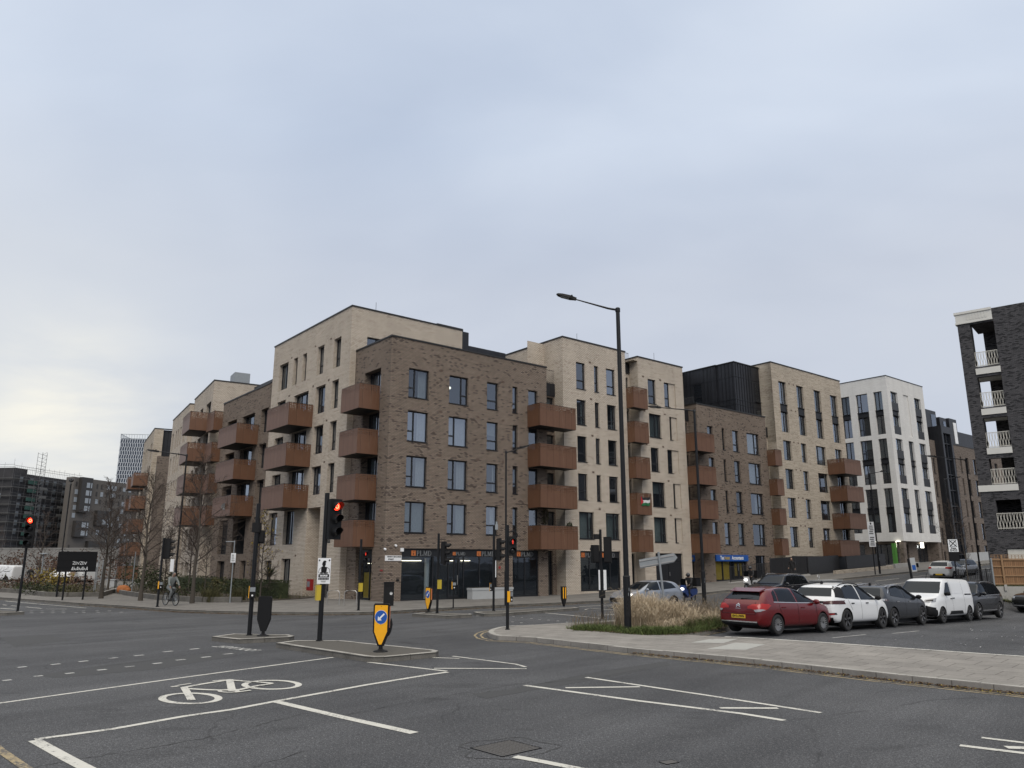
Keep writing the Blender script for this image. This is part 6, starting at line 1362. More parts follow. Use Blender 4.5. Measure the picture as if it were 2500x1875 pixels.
def button(t, z, rz, col='yellow_box', r=.06):
    m = MB(); m.box(-.10, -r - .10, z, .10, -r + .005, z + .36); o = m.build('push_button_unit', M['black_matt'], t, None, (0, 0, 0), rz)
    f = MB(); f.box(-.085, -r - .112, z + .19, .085, -r - .10, z + .33); f.build('display', M['grey_metal'], o); b = MB(); b.lathe([(0, -r - .125), (.03, -r - .12), (.03, -r - .10)], 12, c=(0, 0, z + .07), ax='y'); b.build('button', M['white'], o, 40)
    s = MB(); s.box(-.118, -r - .11, z - .01, -.101, -r, z + .37); s.build('side_plate', M['yellow'], o); return o
def ybox(t, z0, z1, rz, w=.17, d=.14, r=.06):
    m = MB(); m.box(-w / 2, -r - d, z0, w / 2, -r + .003, z1); m.box(-w / 2 - .006, -r - d - .006, z1, w / 2 + .006, -r + .003, z1 + .015); return m.build('push_button_box', M['yellow_box'], t, None, (0, 0, 0), rz)
def signal(label, x, y, z, h, r=.057): t = thing('traffic_signal', label, 'traffic signal', (x, y, z), 0, 'traffic signals at the junction'); pole(t, h, r); return t
# the big near signal
t = signal('near signal with a lit red light and a poster tied to its black pole', -5.83, 24.44, .12, 4.45, .075); head(t, .27, -.02, 3.02, R(48), 3, 0, w=.42, pitch=.39, r=.125)
m = MB(); m.box(.02, -.05, 3.1, .2, .05, 3.2); m.box(.02, -.05, 3.95, .2, .05, 4.05); m.build('bracket', M['black_matt'], t); ybox(t, 1.19, 1.63, R(-60), .17, .13, .06)
ps = thing('poster', 'white poster with a black figure and bold lettering tied to the near signal pole', 'poster', (-5.80, 24.44, .12), R(6)); m = MB(); m.box(-.185, -.105, 1.68, .205, -.085, 2.45); po = m.build('sheet', M['white'], ps)
g = MB()
def pel(c, rx, rz, n=16): return [(c[0] + rx * math.cos(2 * PI * i / n), c[1] + rz * math.sin(2 * PI * i / n)) for i in range(n)]
g.prism([(-.075, 2.02), (.085, 2.02), (.095, 2.16), (.03, 2.2), (-.05, 2.2), (-.08, 2.14)], -.112, -.106, 0, 'y'); g.prism(pel((.0, 2.27), .055, .075), -.1115, -.106, 0, 'y'); g.prism(pel((.02, 2.34), .05, .035), -.112, -.1061, 0, 'y')
stroke(g, [(-.16, 2.0), (-.13, 2.12), (-.06, 2.18)], .012, -.111, -.106, lambda x, z, y: (x, y, z)); stroke(g, [(.18, 2.0), (.17, 2.12), (.08, 2.18)], .012, -.111, -.106, lambda x, z, y: (x, y, z))
g.build('figure_print', M['ink'], po)
for sx in (-.14, .16): g = MB(); g.prism(pel((sx, 2.38), .022, .028), -.1111, -.106, 0, 'y'); g.build('dot_print', M['ink'], po)
bar = MB(); bar.box(-.15, -.111, 1.87, .17, -.106, 1.965); bar.build('print_band', M['ink'], po)
text('EVERY FRIDAY', .062, M['ink'], po, put(None, .01, -.115, 2.0), bold=.004, sx=.62); text('BAR SUPPLIED', .06, M['white'], po, put(None, .01, -.115, 1.917), bold=.004, sx=.62)
g = MB()
for k in range(7): g.box(-.15 + k * .046, -.111, 1.80, -.112 + k * .046, -.106, 1.852)
for k in range(4): g.box(-.07 + k * .04, -.111, 1.755, -.04 + k * .04, -.106, 1.768)
for k in range(3): g.box(-.05 + k * .04, -.111, 1.73, -.02 + k * .04, -.106, 1.742)
g.build('small_print', M['ink'], po)
def keep_left(label, x, y, z, rz, front=True, h=1.22, w=.40, dmg=False):   # flat plastic bollard with tapered foot; arrow face towards -y
    t = thing('bollard', label, 'bollard', (x, y, z), rz, 'keep left bollards'); k = h / 1.22
    o = lambda e: [(-w / 2 - e, .52 * k), (-.055 - e, .17 * k - e), (.055 + e, .17 * k - e), (w / 2 + e, .52 * k), (w / 2 + e, h - .03), (w / 2 - .03 + e, h + e), (-w / 2 + .03 - e, h + e), (-w / 2 - e, h - .03)]
    m = MB(); m.prism(o(.022), -.045, .045, 0, 'y'); m.build('shell', M['black_matt'], t)
    b = MB(); b.lathe([(0, .16), (.05, .16), (.055, .08), (.10, .05), (.18, .03), (.2, .0)], 20); b.build('base', M['black_matt'], t, 40)
    if front:
        m = MB(); m.prism(o(-.022), -.058, -.046, 0, 'y'); f = m.build('yellow_face', M['yellow'], t)
        cz = h - .33 * k; r = w * .42
        d = MB(); d.prism(pel((0, cz), r * 1.04, r * 1.08, 32), -.0605, -.0585, 0, 'y'); d.build('disc_rim', M['white'], f); d = MB(); d.prism(pel((0, cz), r, r * 1.04, 32), -.064, -.061, 0, 'y'); d.build('arrow_disc', M['disc_blue'], f)
        a = MB(); q = r / .168; T = lambda u, v: ((u - v) * .7071 * q, cz + (u + v) * .7071 * q)     # arrow pointing down-left
        a.prism([T(.125, .022), T(-.04, .022), T(-.04, .075), T(-.125, 0), T(-.04, -.075), T(-.04, -.022), T(.125, -.022)], -.068, -.0645, 0, 'y'); a.build('arrow', M['white'], f)
        s = MB()
        for sx in (-1, 1): s.box(sx * (w / 2 + .026), -.03, .62 * k, sx * (w / 2 + .024), .03, h - .05)
        s.build('side_reflector', M['orange_sign'], t)
        if dmg:
            g = MB(); g.prism([(w / 2 + .02, .42), (w / 2 + .07, .52), (w / 2 + .105, .70), (w / 2 + .07, .86), (w / 2 + .05, .80), (w / 2 + .045, .62), (w / 2 - .04, .38)], -.02, .03, 0, 'y'); g.build('broken_wing', M['black_matt'], t)
            for z_ in (h - .05, .70): e = MB(); e.ball((0, -.06, z_), .009, 6); e.build('bolt', M['ink'], f)
    return t
keep_left('yellow keep left bollard with a broken black flap on the near island', -3.5, 21.55, .12, R(-9), dmg=True)
keep_left('small yellow keep left bollard on the far island before the shop', -3.95, 37.85, .12, R(-50), h=1.15)
keep_left('black back of a keep left bollard on the second island', -8.05, 26.05, .12, R(172), front=False)
# second island pole with button unit
t = signal('black pole with a push button unit on the second island, no light facing us', -8.58, 26.31, .12, 4.26, .07); button(t, 1.19, R(20)); m = MB(); m.box(-.14, -.1, 3.3, .1, .16, 3.62); m.build('junction_box', M['black_matt'], t); head(t, .10, .22, 2.95, R(190), 1, None, w=.2, pitch=.36, r=.07)
t = signal('far left signal showing red, taller than the shrubs behind', -23.88, 38.67, .12, 4.4); head(t, .10, -.08, 3.0, R(12), 4, 0, w=.42, pitch=.37, r=.13)
t = signal('signal seen from behind beside the cyclist, with a yellow button plate', -18.9, 42.6, .12, 3.6); head(t, .16, .12, 2.5, R(205), 3, None); head(t, .34, -.05, 2.5, R(110), 3, None); button(t, .95, R(50))
t = signal('thin pole with a small red pedestrian light before the corner shop window', -7.6, 39.6, .12, 3.45); head(t, .2, -.02, 2.25, R(35), 2, 0, w=.3, pitch=.3, r=.09, ped=True); ybox(t, .9, 1.3, R(40))
t = signal('signal facing right on the far island beside the small keep left bollard', -3.5, 37.45, .12, 3.65); head(t, .28, 0, 2.2, R(78), 3, None); ybox(t, 1.1, 1.5, R(45), .14)
t = signal('signal facing right in front of the shop planter, with a small camera on top', -.9, 39.0, .12, 4.1); head(t, .28, 0, 2.4, R(78), 3, None); button(t, .95, R(-60)); m = MB(); m.box(.06, -.06, 3.9, .2, .08, 4.16); m.box(.09, -.04, 4.16, .17, .05, 4.3); m.build('detector_camera', M['grey_metal'], t)
m = MB(); m.box(.08, -.07, 1.6, .12, -.05, 2.4); m.build('white_strip', M['white'], t)
t = signal('pedestrian signal on the pavement tip with a tiny red figure lit', -.16, 28.5, .12, 3.65); head(t, .17, -.09, 2.55, R(10), 2, 0, w=.28, pitch=.31, r=.10, ped=True); button(t, .95, R(60)); m = MB(); m.tube([(.05, 0, 3.4), (.25, 0, 3.42), (.36, 0, 3.3), (.33, 0, 3.2)], .02, 6); m.build('cable', M['ink'], t, 60)
t = signal('pole with two signal heads seen from behind and white plates, beyond the grass', 3.8, 33.7, .12, 3.7); head(t, -.24, .05, 2.3, R(200), 2, None, w=.32, pitch=.34); head(t, .30, .05, 2.3, R(165), 3, None, w=.32, pitch=.34)
for x0, x1 in ((-.13, -.07), (.08, .2)): m = MB(); m.box(x0, -.1, 1.18, x1, -.06, 2.0); m.build('white_plate', M['white'], t)
m = MB(); m.box(-.13, -.16, .85, .13, -.06, 1.18); m.build('control_box', M['black_matt'], t)
m = MB(); m.box(-.3, -.08, 3.28, -.05, .06, 3.5); m.build('detector_camera', M['black_matt'], t)
# slim button post by the shop door
t = thing('button_post', 'short black post with push button by the shop door', 'post', (-3.07, 41.77, .12)); pole(t, 2.1, .035); button(t, .95, R(20), r=.03)
# street lamps
def lamp(label, x, y, z, h, arm, az, r0=.10, r1=.055, r2=.04, base=1.84, rise=.22):
    t = thing('street_lamp', label, 'street lamp', (x, y, z), 0, 'tall black street lamps'); p = MB(); p.tube([(0, 0, 0), (0, 0, base)], r0, 16); p.tube([(0, 0, base - .003), (0, 0, base + .03)], [r0 * 1.12, r0 * .9], 16); p.tube([(0, 0, base + .028), (0, 0, h * .5), (0, 0, h)], [r0 * .76, r0 * .66, r1], 14); p.lathe([(0, h + .05), (r1 * .9, h + .04), (r1 * 1.25, h + .01), (r1 * 1.25, h - .12)], 14); p.build('pole', M['black'], t, 40)
    if r0 > .08:
        d = MB(); d.box(-.07, -r0 - .004, .5, .07, -r0 + .02, 1.2); d.build('access_door', M['black_matt'], t)
        for k in range(5): s = MB(); s.box(-.03 + .02 * k, -r0 - .004, .75 + .15 * k, -.02 + .022 * k, -r0 + .03, .82 + .16 * k); s.build('sticker', M['grey_metal'], t)
    c, s = math.cos(az), math.sin(az); P = lambda d, zz: (c * d, s * d, zz)
    a = MB(); a.tube([P(0, h - .05), P(.35, h + .02), P(arm, h + rise)], [r2 * 1.1, r2, r2 * .55], 8); a.build('arm', M['black'], t, 60)
    L = .78; hd = MB(Matrix.Translation(P(arm - .06, h + rise)) @ Matrix.Rotation(az, 4, 'Z') @ Matrix.Rotation(-math.atan2(rise, arm) - .02, 4, 'Y')); ring = []
    for u, w, z0, z1 in ((0, .05, -.05, .05), (.12, .07, -.06, .06), (.25, .15, -.055, .06), (.55, .165, -.045, .045), (.72, .12, -.03, .03), (L, .03, -.015, .015)): ring.append([(u, -w, z0), (u, w, z0), (u, w * .8, z1), (u, -w * .8, z1)])
    for q, w in zip(ring, ring[1:]): hd.add(q + w, [(0, 1, 5, 4), (1, 2, 6, 5), (2, 3, 7, 6), (3, 0, 4, 7)])
    hd.face(ring[0]); hd.face(ring[-1]); hd.cyl(.2, 0, .05, .12, .04, .03, 8); o = hd.build('lamp_head', M['black_matt'], t)
    g = MB(Matrix.Translation(P(arm - .06, h + rise)) @ Matrix.Rotation(az, 4, 'Z') @ Matrix.Rotation(-math.atan2(rise, arm) - .02, 4, 'Y')); g.box(.27, -.12, -.062, .6, .12, -.05); g.build('lens', M['grey_metal'], o); return t
lamp('tall street lamp with stickered base standing in the grass, its arm reaching left', 3.97, 27.52, .12, 11.6, 1.6, R(176), .125, .075, rise=.42)
lamp('street lamp rising behind the dry grass, arm crossing the cream block', 10.9, 45.2, .1, 11.2, 2.0, R(172), .12, .07)
lamp('street lamp in front of the brown corner block, short arm to the right', -.34, 43.8, .12, 8.5, .8, R(25), .08, .05)
lamp('street lamp behind the cyclist at the left, arm reaching left', -20.6, 48.5, .12, 8.95, 1.9, R(178), .085, .05)
lamp('thin dark lamp post at far left, behind the signboard', -31.2, 54.6, .12, 7.7, .6, R(120), .06, .045, base=1.2)
p_ = W(48.4, -6.7); lamp('street lamp uphill in front of the tan block, beside a tall parking sign', *p_, zg(*p_) + .1, 9.3, 1.4, R(20), .09, .06)
p_ = W(64.5, -6.9); lamp('street lamp in front of the white building', *p_, zg(*p_) + .1, 9.2, 1.7, R(20), .09, .06)
lamp('dark street lamp close to the charcoal tower, arm reaching left', 35.2, 59.5, .6, 9.6, 2.2, R(178), .08, .05)
# parking sign, zone sign, direction sign, signboard
p_ = W(46.9, -7.0); t = thing('parking_sign', 'tall white parking plate on a black post before the tan block', 'sign', (*p_, zg(*p_) + .1), R(-8)); pole(t, 4.9, .05, rings=False); m = MB(); m.box(-.28, -.09, 2.5, .28, -.06, 4.75); o = m.build('plate', M['white'], t); g = MB()
for k in range(11): 
    if k != 5: g.box(-.2 + .03 * (k % 3), -.096, 2.62 + k * .17, .2 - .02 * (k % 4), -.091, 2.70 + k * .17)
g.box(-.06, -.096, 4.5, .06, -.091, 4.68); g.build('small_print', M['ink'], o)
t = thing('zone_sign', 'black backed sign with crossed circle reading Zone ENDS, by the timber fence', 'sign', (27.6, 49.2, .55), R(-10)); k = .0257; pole(t, 2.9, .04, rings=False); m = MB(); m.box(-.3, -.06, 2.05 - .1, .28, -.042, 3.05 + .25); bb = m.build('backboard', M['ink'], t); m = MB(); m.box(-.29, -.075, 2.52, .27, -.062, 3.28); o = m.build('plate', M['white'], t)
g = MB()
for q in strip([(-.01 + .19 * math.cos(2 * PI * i / 24), 3.03 + .19 * math.sin(2 * PI * i / 24)) for i in range(25)], .045): g.prism([tuple(v) for v in q], -.081, -.076, 0, 'y')
g.build('ring', M['grey_metal'], o); g = MB(); 
for a, b in (((-.2, 2.84), (.18, 3.22)), ((-.2, 3.22), (.18, 2.84))): stroke(g, [a, b], .05, -.085, -.0815, lambda x, z, y: (x, y, z))
g.build('cross', M['ink'], o); text('Zone', .14, M['ink'], o, put(None, -.01, -.079, 2.745), bold=.006); text('ENDS', .17, M['ink'], o, put(None, -.01, -.079, 2.61), bold=.004)
t = thing('direction_sign', 'grey back of an arrow shaped direction sign on a leaning post in the dry grass', 'sign', (6.0, 31.2, .1), R(-4)); t.rotation_euler = (0, R(-4), R(-6)); pole(t, 2.75, .045, m='grey_metal', rings=False); m = MB(); m.prism([(-.78, 2.16), (.55, 2.30), (.72, 2.48), (.60, 2.66), (-.80, 2.50)], .05, .062, 0, 'y'); o = m.build('arrow_panel', M['grey_metal'], t); g = MB()
for z in (2.28, 2.5): g.add([(-.78, .02, z - .08 + .0), (.58, .02, z + .06), (.58, .02, z + .10), (-.78, .02, z - .04), (-.78, .049, z - .08), (.58, .049, z + .06), (.58, .049, z + .10), (-.78, .049, z - .04)], [(0, 1, 2, 3), (4, 7, 6, 5), (0, 4, 5, 1), (3, 2, 6, 7), (0, 3, 7, 4), (1, 5, 6, 2)])
g.build('channel', M['steel'], o)
t = thing('signboard', 'black board on two posts with white scribbled graffiti, in front of the park', 'signboard', (-27.7, 50.3, .12), R(33)); 
for x in (-.56, .56): p = MB(); p.cyl(x, .06, 0, 3.0, .055, n=10); p.build('post', M['black'], t, 40)
m = MB(); m.box(-1.1, -.04, 1.72, 1.1, 0, 2.98); o = m.build('board', M['ink'], t); m = MB()
for z in (2.0, 2.45, 2.85): m.box(-1.1, -.055, z, 1.1, -.041, z + .015)
m.build('rib', M['black_matt'], o); g = MB(); T3 = lambda x, z, y: (x, y, z); rg = random.Random(5)
for zc, s0, n in ((2.26, -.25, 6), (1.93, -.28, 7)):
    x = s0; g = MB()
    for k in range(n):
        w = .13; kind = k % 3 if zc > 2.1 else 3 + k % 2
        if kind == 0: pts = [(x, zc + .09), (x + w, zc + .1), (x + .01, zc - .08), (x + w, zc - .09)]
        elif kind == 1: pts = [(x + .05 + .05 * math.cos(a), zc + .08 * math.sin(a)) for a in [2 * PI * i / 9 for i in range(10)]]
        elif kind == 2: pts = [(x, zc + .07), (x + .05, zc - .08), (x + .11, zc + .08)]
        elif kind == 3: pts = [(x, zc - .1), (x + .06, zc + .1), (x + .1, zc - .1), (x + .02, zc - .01)]
        else: pts = [(x, zc + .1), (x + .02, zc - .1), (x + .06, zc + .02), (x + .11, zc - .1)]
        stroke(g, pts, .022, -.062, -.056, T3); x += .135
    g.build('graffiti', M['white'], o)
# fixed furniture
def hoop(x, y, rz, lb): t = thing('bike_stand', lb, 'bike stand', (x, y, .12), rz, 'steel bike stands by the corner'); m = MB(); w = .36; m.tube([(-w, 0, 0), (-w, 0, .62)] + [(-w + .16 - .16 * math.cos(a), 0, .62 + .16 * math.sin(a)) for a in (R(30), R(60), R(90))] + [(w - .16 + .16 * math.cos(a), 0, .62 + .16 * math.sin(a)) for a in (R(90), R(60), R(30))] + [(w, 0, .62), (w, 0, 0)], .025, 8); m.build('tube', M['steel'], t, 60)
hoop(-9.95, 44.4, R(-10), 'left bike stand of the pair, beside the near signal pole'); hoop(-8.95, 44.2, R(-10), 'right bike stand of the pair, before the corner shop window')
t = thing('litter_bin', 'black square litter bin with a round white emblem, against the brown corner', 'bin', (-6.75, 43.6, .12), R(12)); m = MB(); m.box(-.27, -.22, .03, .27, .22, 1.2); m.box(-.29, -.24, 1.2, .29, .24, 1.27); m.build('body', M['black_matt'], t); m = MB(); m.box(-.2, -.226, 1.0, .2, -.221, 1.14); m.build('slot', M['ink'], t)
m = MB(); m.prism(pel((.12, .66), .07, .075, 20), -.228, -.222, 0, 'y'); o = m.build('emblem', M['white'], t); g = MB(); stroke(g, [(.09, .70), (.14, .71), (.10, .66), (.14, .62)], .018, -.232, -.2285, T3); g.build('emblem_figure', M['ink'], o)
C_ = W(5.95, -1.0); t = thing('planter', 'low pale concrete planter under the shop window', 'planter', (*C_, .1), UA); m = MB(); m.prism([(0, 0), (3.35, 0), (3.35, .55), (0, .55)], 0, .58); m.prism([(-.03, -.03), (3.38, -.03), (3.38, .58), (-.03, .58)], .58, .72); m.build('box', M['concrete_pale'], t); m = MB(); m.box(.1, .06, .721, 3.25, .5, .735); m.build('soil', M['soil'], t)
C_ = W(-.1, 7.35); t = thing('hydrant_cabinet', 'red cabinet in the entrance recess of the cream block', 'cabinet', (*W(-.52, 8.9), 0), UA); m = MB(); m.box(-.2, -.3, .55, .03, .3, 1.3); m.build('case', M['red_box'], t); m = MB(); m.box(-.21, -.2, .8, -.201, .2, 1.15); m.build('label_plate', M['grey_metal'], t)
def fence_run(label, a, b, z0, z1, gap, r, h, solid=False, name='metal_fence', cat='fence', m='rail', gr=None):
    L = math.hypot(b[0] - a[0], b[1] - a[1]); t = thing(name, label, cat, (a[0], a[1], z0), math.atan2(b[1] - a[1], b[0] - a[0]), gr); dz = (z1 - z0); n = int(L / gap); mb = MB()
    for i in range(n + 1): x = L * i / n; zz = dz * i / n; mb.box(x - r, -r, zz, x + r, r, zz + h)
    for k in (.1, h - .03): mb.add([(0, -.02, k), (L, -.02, k + dz), (L, .02, k + dz), (0, .02, k), (0, -.02, k + .04), (L, -.02, k + dz + .04), (L, .02, k + dz + .04), (0, .02, k + .04)], [(0, 1, 5, 4), (1, 2, 6, 5), (2, 3, 7, 6), (3, 0, 4, 7), (4, 5, 6, 7), (0, 3, 2, 1)])
    mb.build('railing_panel', M[m], t); ps_ = MB()
    for i in range(int(L / 2) + 1): 
        x = min(L - .03, i * 2.); p = MB(); p.box(x - .03, -.03, -.1, x + .03, .03, h + dz * x / L + .04); p.build('post', M[m], t)
    return t
fence_run('dark vertical railing in front of the accountants shop', W(31.7, -2.2), W(37.6, -2.2), .62, .95, .13, .012, 1.45); fence_run('dense dark railing right of the accountants shop', W(37.7, -2.2), W(43.6, -2.2), 1.05, 1.3, .07, .014, 1.7)
fence_run('dark slatted fence under the tan block balconies', W(44.9, -1.6), W(50.5, -1.6), 1.2, 1.4, .10, .045, 1.7); fence_run('dark slatted fence below the long balcony of the tan block', W(50.6, -2.4), W(58.5, -2.4), 1.45, 1.75, .10, .045, 1.55)
def lowwall(label, a, b, z0, z1, h, th=.3, mm='concrete', cat='wall'):
    L = math.hypot(b[0] - a[0], b[1] - a[1]); m = MB(); d = z1 - z0; m.add([(0, 0, -.6), (L, 0, d - .6), (L, th, d - .6), (0, th, -.6), (0, 0, h), (L, 0, d + h), (L, th, d + h), (0, th, h)], [(0, 1, 5, 4), (1, 2, 6, 5), (2, 3, 7, 6), (3, 0, 4, 7), (4, 5, 6, 7)]); o = m.build('low_wall', M[mm], None, None, (a[0], a[1], z0), math.atan2(b[1] - a[1], b[0] - a[0])); return tag(o, label, cat)
lowwall('low stone kerb wall carrying the railing at the accountants shop', W(31.5, -2.4), W(43.8, -2.4), .58, 1.15, .22); lowwall('low garden wall at the pavement edge below the tan block', W(47, -3.2), W(59, -3.0), 1.3, 1.75, .35, mm='brick_tan'); lowwall('low planted wall with shrubs before the white building', W(59.5, -3), W(66, -2.6), 1.75, 1.95, .5); lowwall('pale concrete ramp wall beyond the white building', W(77, -3.6), W(98, -3.6), 2.3, 2.9, 1.2, mm='concrete_pale')
def bank():
    t = MB(); t.box(0, 0, -.8, 16, .3, .95); o = t.build('retaining_wall', M['concrete'], None, None, (30.35, 50.0, 0)); tag(o, 'concrete base wall under the timber fence at the right', 'wall')
    f = thing('timber_fence', 'orange brown timber board fence with trellis top, far right', 'fence', (30.4, 50.0, .95)); m = MB(); m.box(0, .05, .08, 15.5, .075, 1.62); m.build('boards', M['timber'], f); wd_ = mat('fence timber', (.26, .155, .08), .8, var=.2); g = MB()
    for z in (.12, .62, 1.18, 1.60): g.box(0, -.01, z, 15.5, .048, z + .085)
    g.build('rail', wd_, f)
    for i in range(9): p = MB(); p.box(i * 1.75 + .55, -.06, -.2, i * 1.75 + .66, -.011, 1.95); p.build('post', wd_, f); q = MB(); q.box(i * 1.75 + .52, -.09, -.25, i * 1.75 + .69, -.061, .12); q.build('post_footing', M['concrete'], f)
    l = MB()
    for z in (1.70, 1.80, 1.92): l.box(0, .05, z, 15.5, .07, z + .03)
    for i in range(70): l.box(i * .22, .071, 1.69, i * .22 + .03, .085, 1.95)
    l.build('trellis', wd_, f); e = MB(); e.box(-.1, -.05, -.3, -.02, .05, 1.75); e.build('end_post', M['grey_metal'], f)
bank()
fence_run('thin black guard rail beside the bank, in front of the dark saloon', (29.3, 52.0), (31.8, 52.3), .95, 1.0, .13, .01, 1.0)
for i, (x, y) in enumerate(((27.25, 48.6), (27.75, 48.9))): m = MB(); m.box(-.14, -.05, 0, .14, .05, .62); m.prism([(-.14, .62), (.14, .62), (.10, .7), (-.10, .7)], -.05, .05, 0, 'y'); tag(m.build('marker_post', M['white'], None, None, (x, y, .35), R(-8)), ('left' if i == 0 else 'right') + ' of two white marker boards at the foot of the zone sign', 'marker')
t = thing('utility_cabinet', 'grey utility cabinet behind the white and grey parked cars', 'cabinet', (*W(15.2, -20.0), .25), UA); m = MB(); m.box(-1.0, -.35, 0, 1.0, .35, 1.22); m.box(-1.05, -.4, 1.22, 1.05, .4, 1.28); m.build('case', mat('worn grey cabinet', (.23, .235, .235), .6, var=.25, sc=4), t); m = MB(); m.tube([(-.7, 0, 1.28), (-.7, 0, 1.36)] + [(-.7 + .1 * math.sin(a), 0, 1.45 - .1 * math.cos(a)) for a in (R(40), R(120), R(200), R(280), R(340))], .02, 6); m.build('lifting_ring', M['steel'], t)
for i in range(2): m = MB(); m.box(-.95 + i * .98, -.36, .08, -.05 + i * .98, -.351, 1.16); m.build('door', M['grey_metal'], t)
t = thing('bench', 'small grey bench before the white building', 'bench', (*W(61.5, -4.0), zg(*W(61.5, -4)) + .12), UA); m = MB(); m.box(-.8, -.25, .45, .8, .25, .52); m.build('seat', M['concrete'], t)
for x in (-.6, .6): m = MB(); m.box(x - .05, -.2, 0, x + .05, .2, .45); m.build('leg', M['black_matt'], t)
t = thing('bus_stop_post', 'leaning black post with a small blue and white plate on the street', 'sign', (25.0, 49.4, .35), 0); t.rotation_euler = (0, R(-5), 0); pole(t, 2.3, .07, rings=False); m = MB(); m.box(.08, -.05, 1.5, .4, -.02, 2.35); m.build('plate', M['concrete_pale'], t); m = MB(); m.box(.13, -.056, 1.6, .35, -.051, 1.9); m.build('plate_print', M['blue_sign'], t)
t = thing('island_bollard', 'black island bollard with two yellow stripes, right of the shop planter', 'bollard', (2.79, 43.0, .12), R(20), 'keep left bollards'); m = MB(); m.prism([(-.13, .42), (-.04, .1), (.04, .1), (.13, .42), (.13, 1.05), (-.13, 1.05)], -.11, .11, 0, 'y'); m.box(-.05, -.05, 0, .05, .05, .1); m.build('shell', M['black_matt'], t)
for x in (-.09, .04): m = MB(); m.prism([(x, .45), (x + .05, .38), (x + .05, 1.0), (x, 1.0)], -.118, -.111, 0, 'y'); m.build('stripe', M['yellow'], t)
# flag on the balcony
t = thing('flag', 'cloth flag in black, white and green with a red triangle on a cream block balcony', 'flag', (*W(22.55, -.80), 6.85), UA)
def cloth(name, polys, mm):
    bm = bmesh.new()
    for p in polys: bm.faces.new([bm.verts.new((x, 0, z)) for x, z in p])
    bmesh.ops.triangulate(bm, faces=bm.faces[:])
    for _ in range(4):
        es = [e for e in bm.edges if e.calc_length() > .1]
        if es: bmesh.ops.subdivide_edges(bm, edges=es, cuts=1); bmesh.ops.triangulate(bm, faces=[f for f in bm.faces if len(f.verts) > 3])
    for v in bm.verts: x, z = v.co.x, v.co.z; v.co.y = -.02 + .02 * math.sin(x * 14 + z * 6); v.co.z = z - .16 * math.sin(min(1, max(0, x)) * PI) * (.3 + .7 * z) - .03 * math.sin(x * 9)
    me = bpy.data.meshes.new(name); bm.to_mesh(me); bm.free(); me.materials.append(mm); fin(me, 180); o = link(name, me, t); s = o.modifiers.new('t', 'SOLIDIFY'); s.thickness = .006
for nm, q, c in (('black_stripe', [[(.16, .48), (1.05, .48), (1.05, .72), (0, .72)]], (.015, .015, .017)), ('white_stripe', [[(.32, .24), (1.05, .24), (1.05, .48), (.32, .48)], [(.16, .48), (.32, .36), (.32, .48)], [(.16, .24), (.32, .24), (.32, .36)]], (.62, .62, .62)), ('green_stripe', [[(0, 0), (1.05, 0), (1.05, .24), (.16, .24)]], (.01, .12, .04)), ('red_triangle', [[(0, 0), (.32, .36), (0, .72)], ], (.42, .02, .03))): cloth(nm, q, mat('flag ' + nm, c, .8, var=.08))
dsh = thing('satellite_dish', 'small satellite dish fixed to a balcony of the left brown block', 'satellite dish', (*W(-2.34, 22.3), 6.9), UA); m = MB(); m.lathe([(0, 0), (.15, -.02), (.27, -.07)], 16, ax='y'); m.build('dish', M['grey_metal'], dsh, 60); m = MB(); m.tube([(0, .05, -.2), (0, .02, 0)], .02, 6); m.tube([(0, -.02, -.2), (0, -.28, -.02)], .012, 5); m.build('arm', M['rail'], dsh)
# ---------------------------------------------------------------- vegetation
vr = random.Random(21)
def blades(mb, n, area, h, w, lean=.35, curl=.5):
    for _ in range(n):
        x, y = area(); z = zg(x, y) + .10; a = vr.uniform(0, 2 * PI); hh = h(x, y) * vr.uniform(.55, 1.1); L = vr.gauss(0, lean) * hh; k = vr.uniform(.2, curl) * hh * (1 if L > 0 else -1)
        dx, dy = math.cos(a), math.sin(a); b = vr.uniform(0, PI); wx, wy = math.cos(b) * w * vr.uniform(.6, 1.3), math.sin(b) * w
        p1 = (x + dx * L * .45, y + dy * L * .45, z + hh * .58); p2 = (x + dx * (L + k), y + dy * (L + k), z + hh * vr.uniform(.82, 1.))
        mb.add([(x - wx, y - wy, z), (x + wx, y + wy, z), (p1[0] + wx * .7, p1[1] + wy * .7, p1[2]), (p1[0] - wx * .7, p1[1] - wy * .7, p1[2]), p2], [(0, 1, 2, 3), (3, 2, 4)])
def disc(cx, cy, r, sx=1., sy=1.):
    def f():
        a = vr.uniform(0, 2 * PI); q = r * math.sqrt(vr.random()) * vr.uniform(.75, 1.1); return cx + q * math.cos(a) * sx, cy + q * math.sin(a) * sy
    return f
def poly_area(p):
    xs = [q[0] for q in p]; ys = [q[1] for q in p]
    def f():
        while 1:
            x, y = vr.uniform(min(xs), max(xs)), vr.uniform(min(ys), max(ys))
            if inside((x, y), p): return x, y
    return f
VERGE = [(2.0, 28.9), (2.9, 27.85), (3.94, 26.75), (5.65, 26.25), (7.3, 27.5), (8.3, 30.0), W(3, -25.4), W(22, -21.2), W(22, -19.5), W(2, -19.5), (2.4, 30.6)]
tag(sheet('verge_soil', [VERGE], M['soil'], .128, 1.5), None, None, None, 'structure')
g = MB(); FR_ = poly_area([(1.9, 28.8), (2.9, 27.75), (3.94, 26.6), (5.65, 26.2), (7.2, 27.4), (6.6, 28.2), (4.6, 28.1), (3.2, 29.0)])
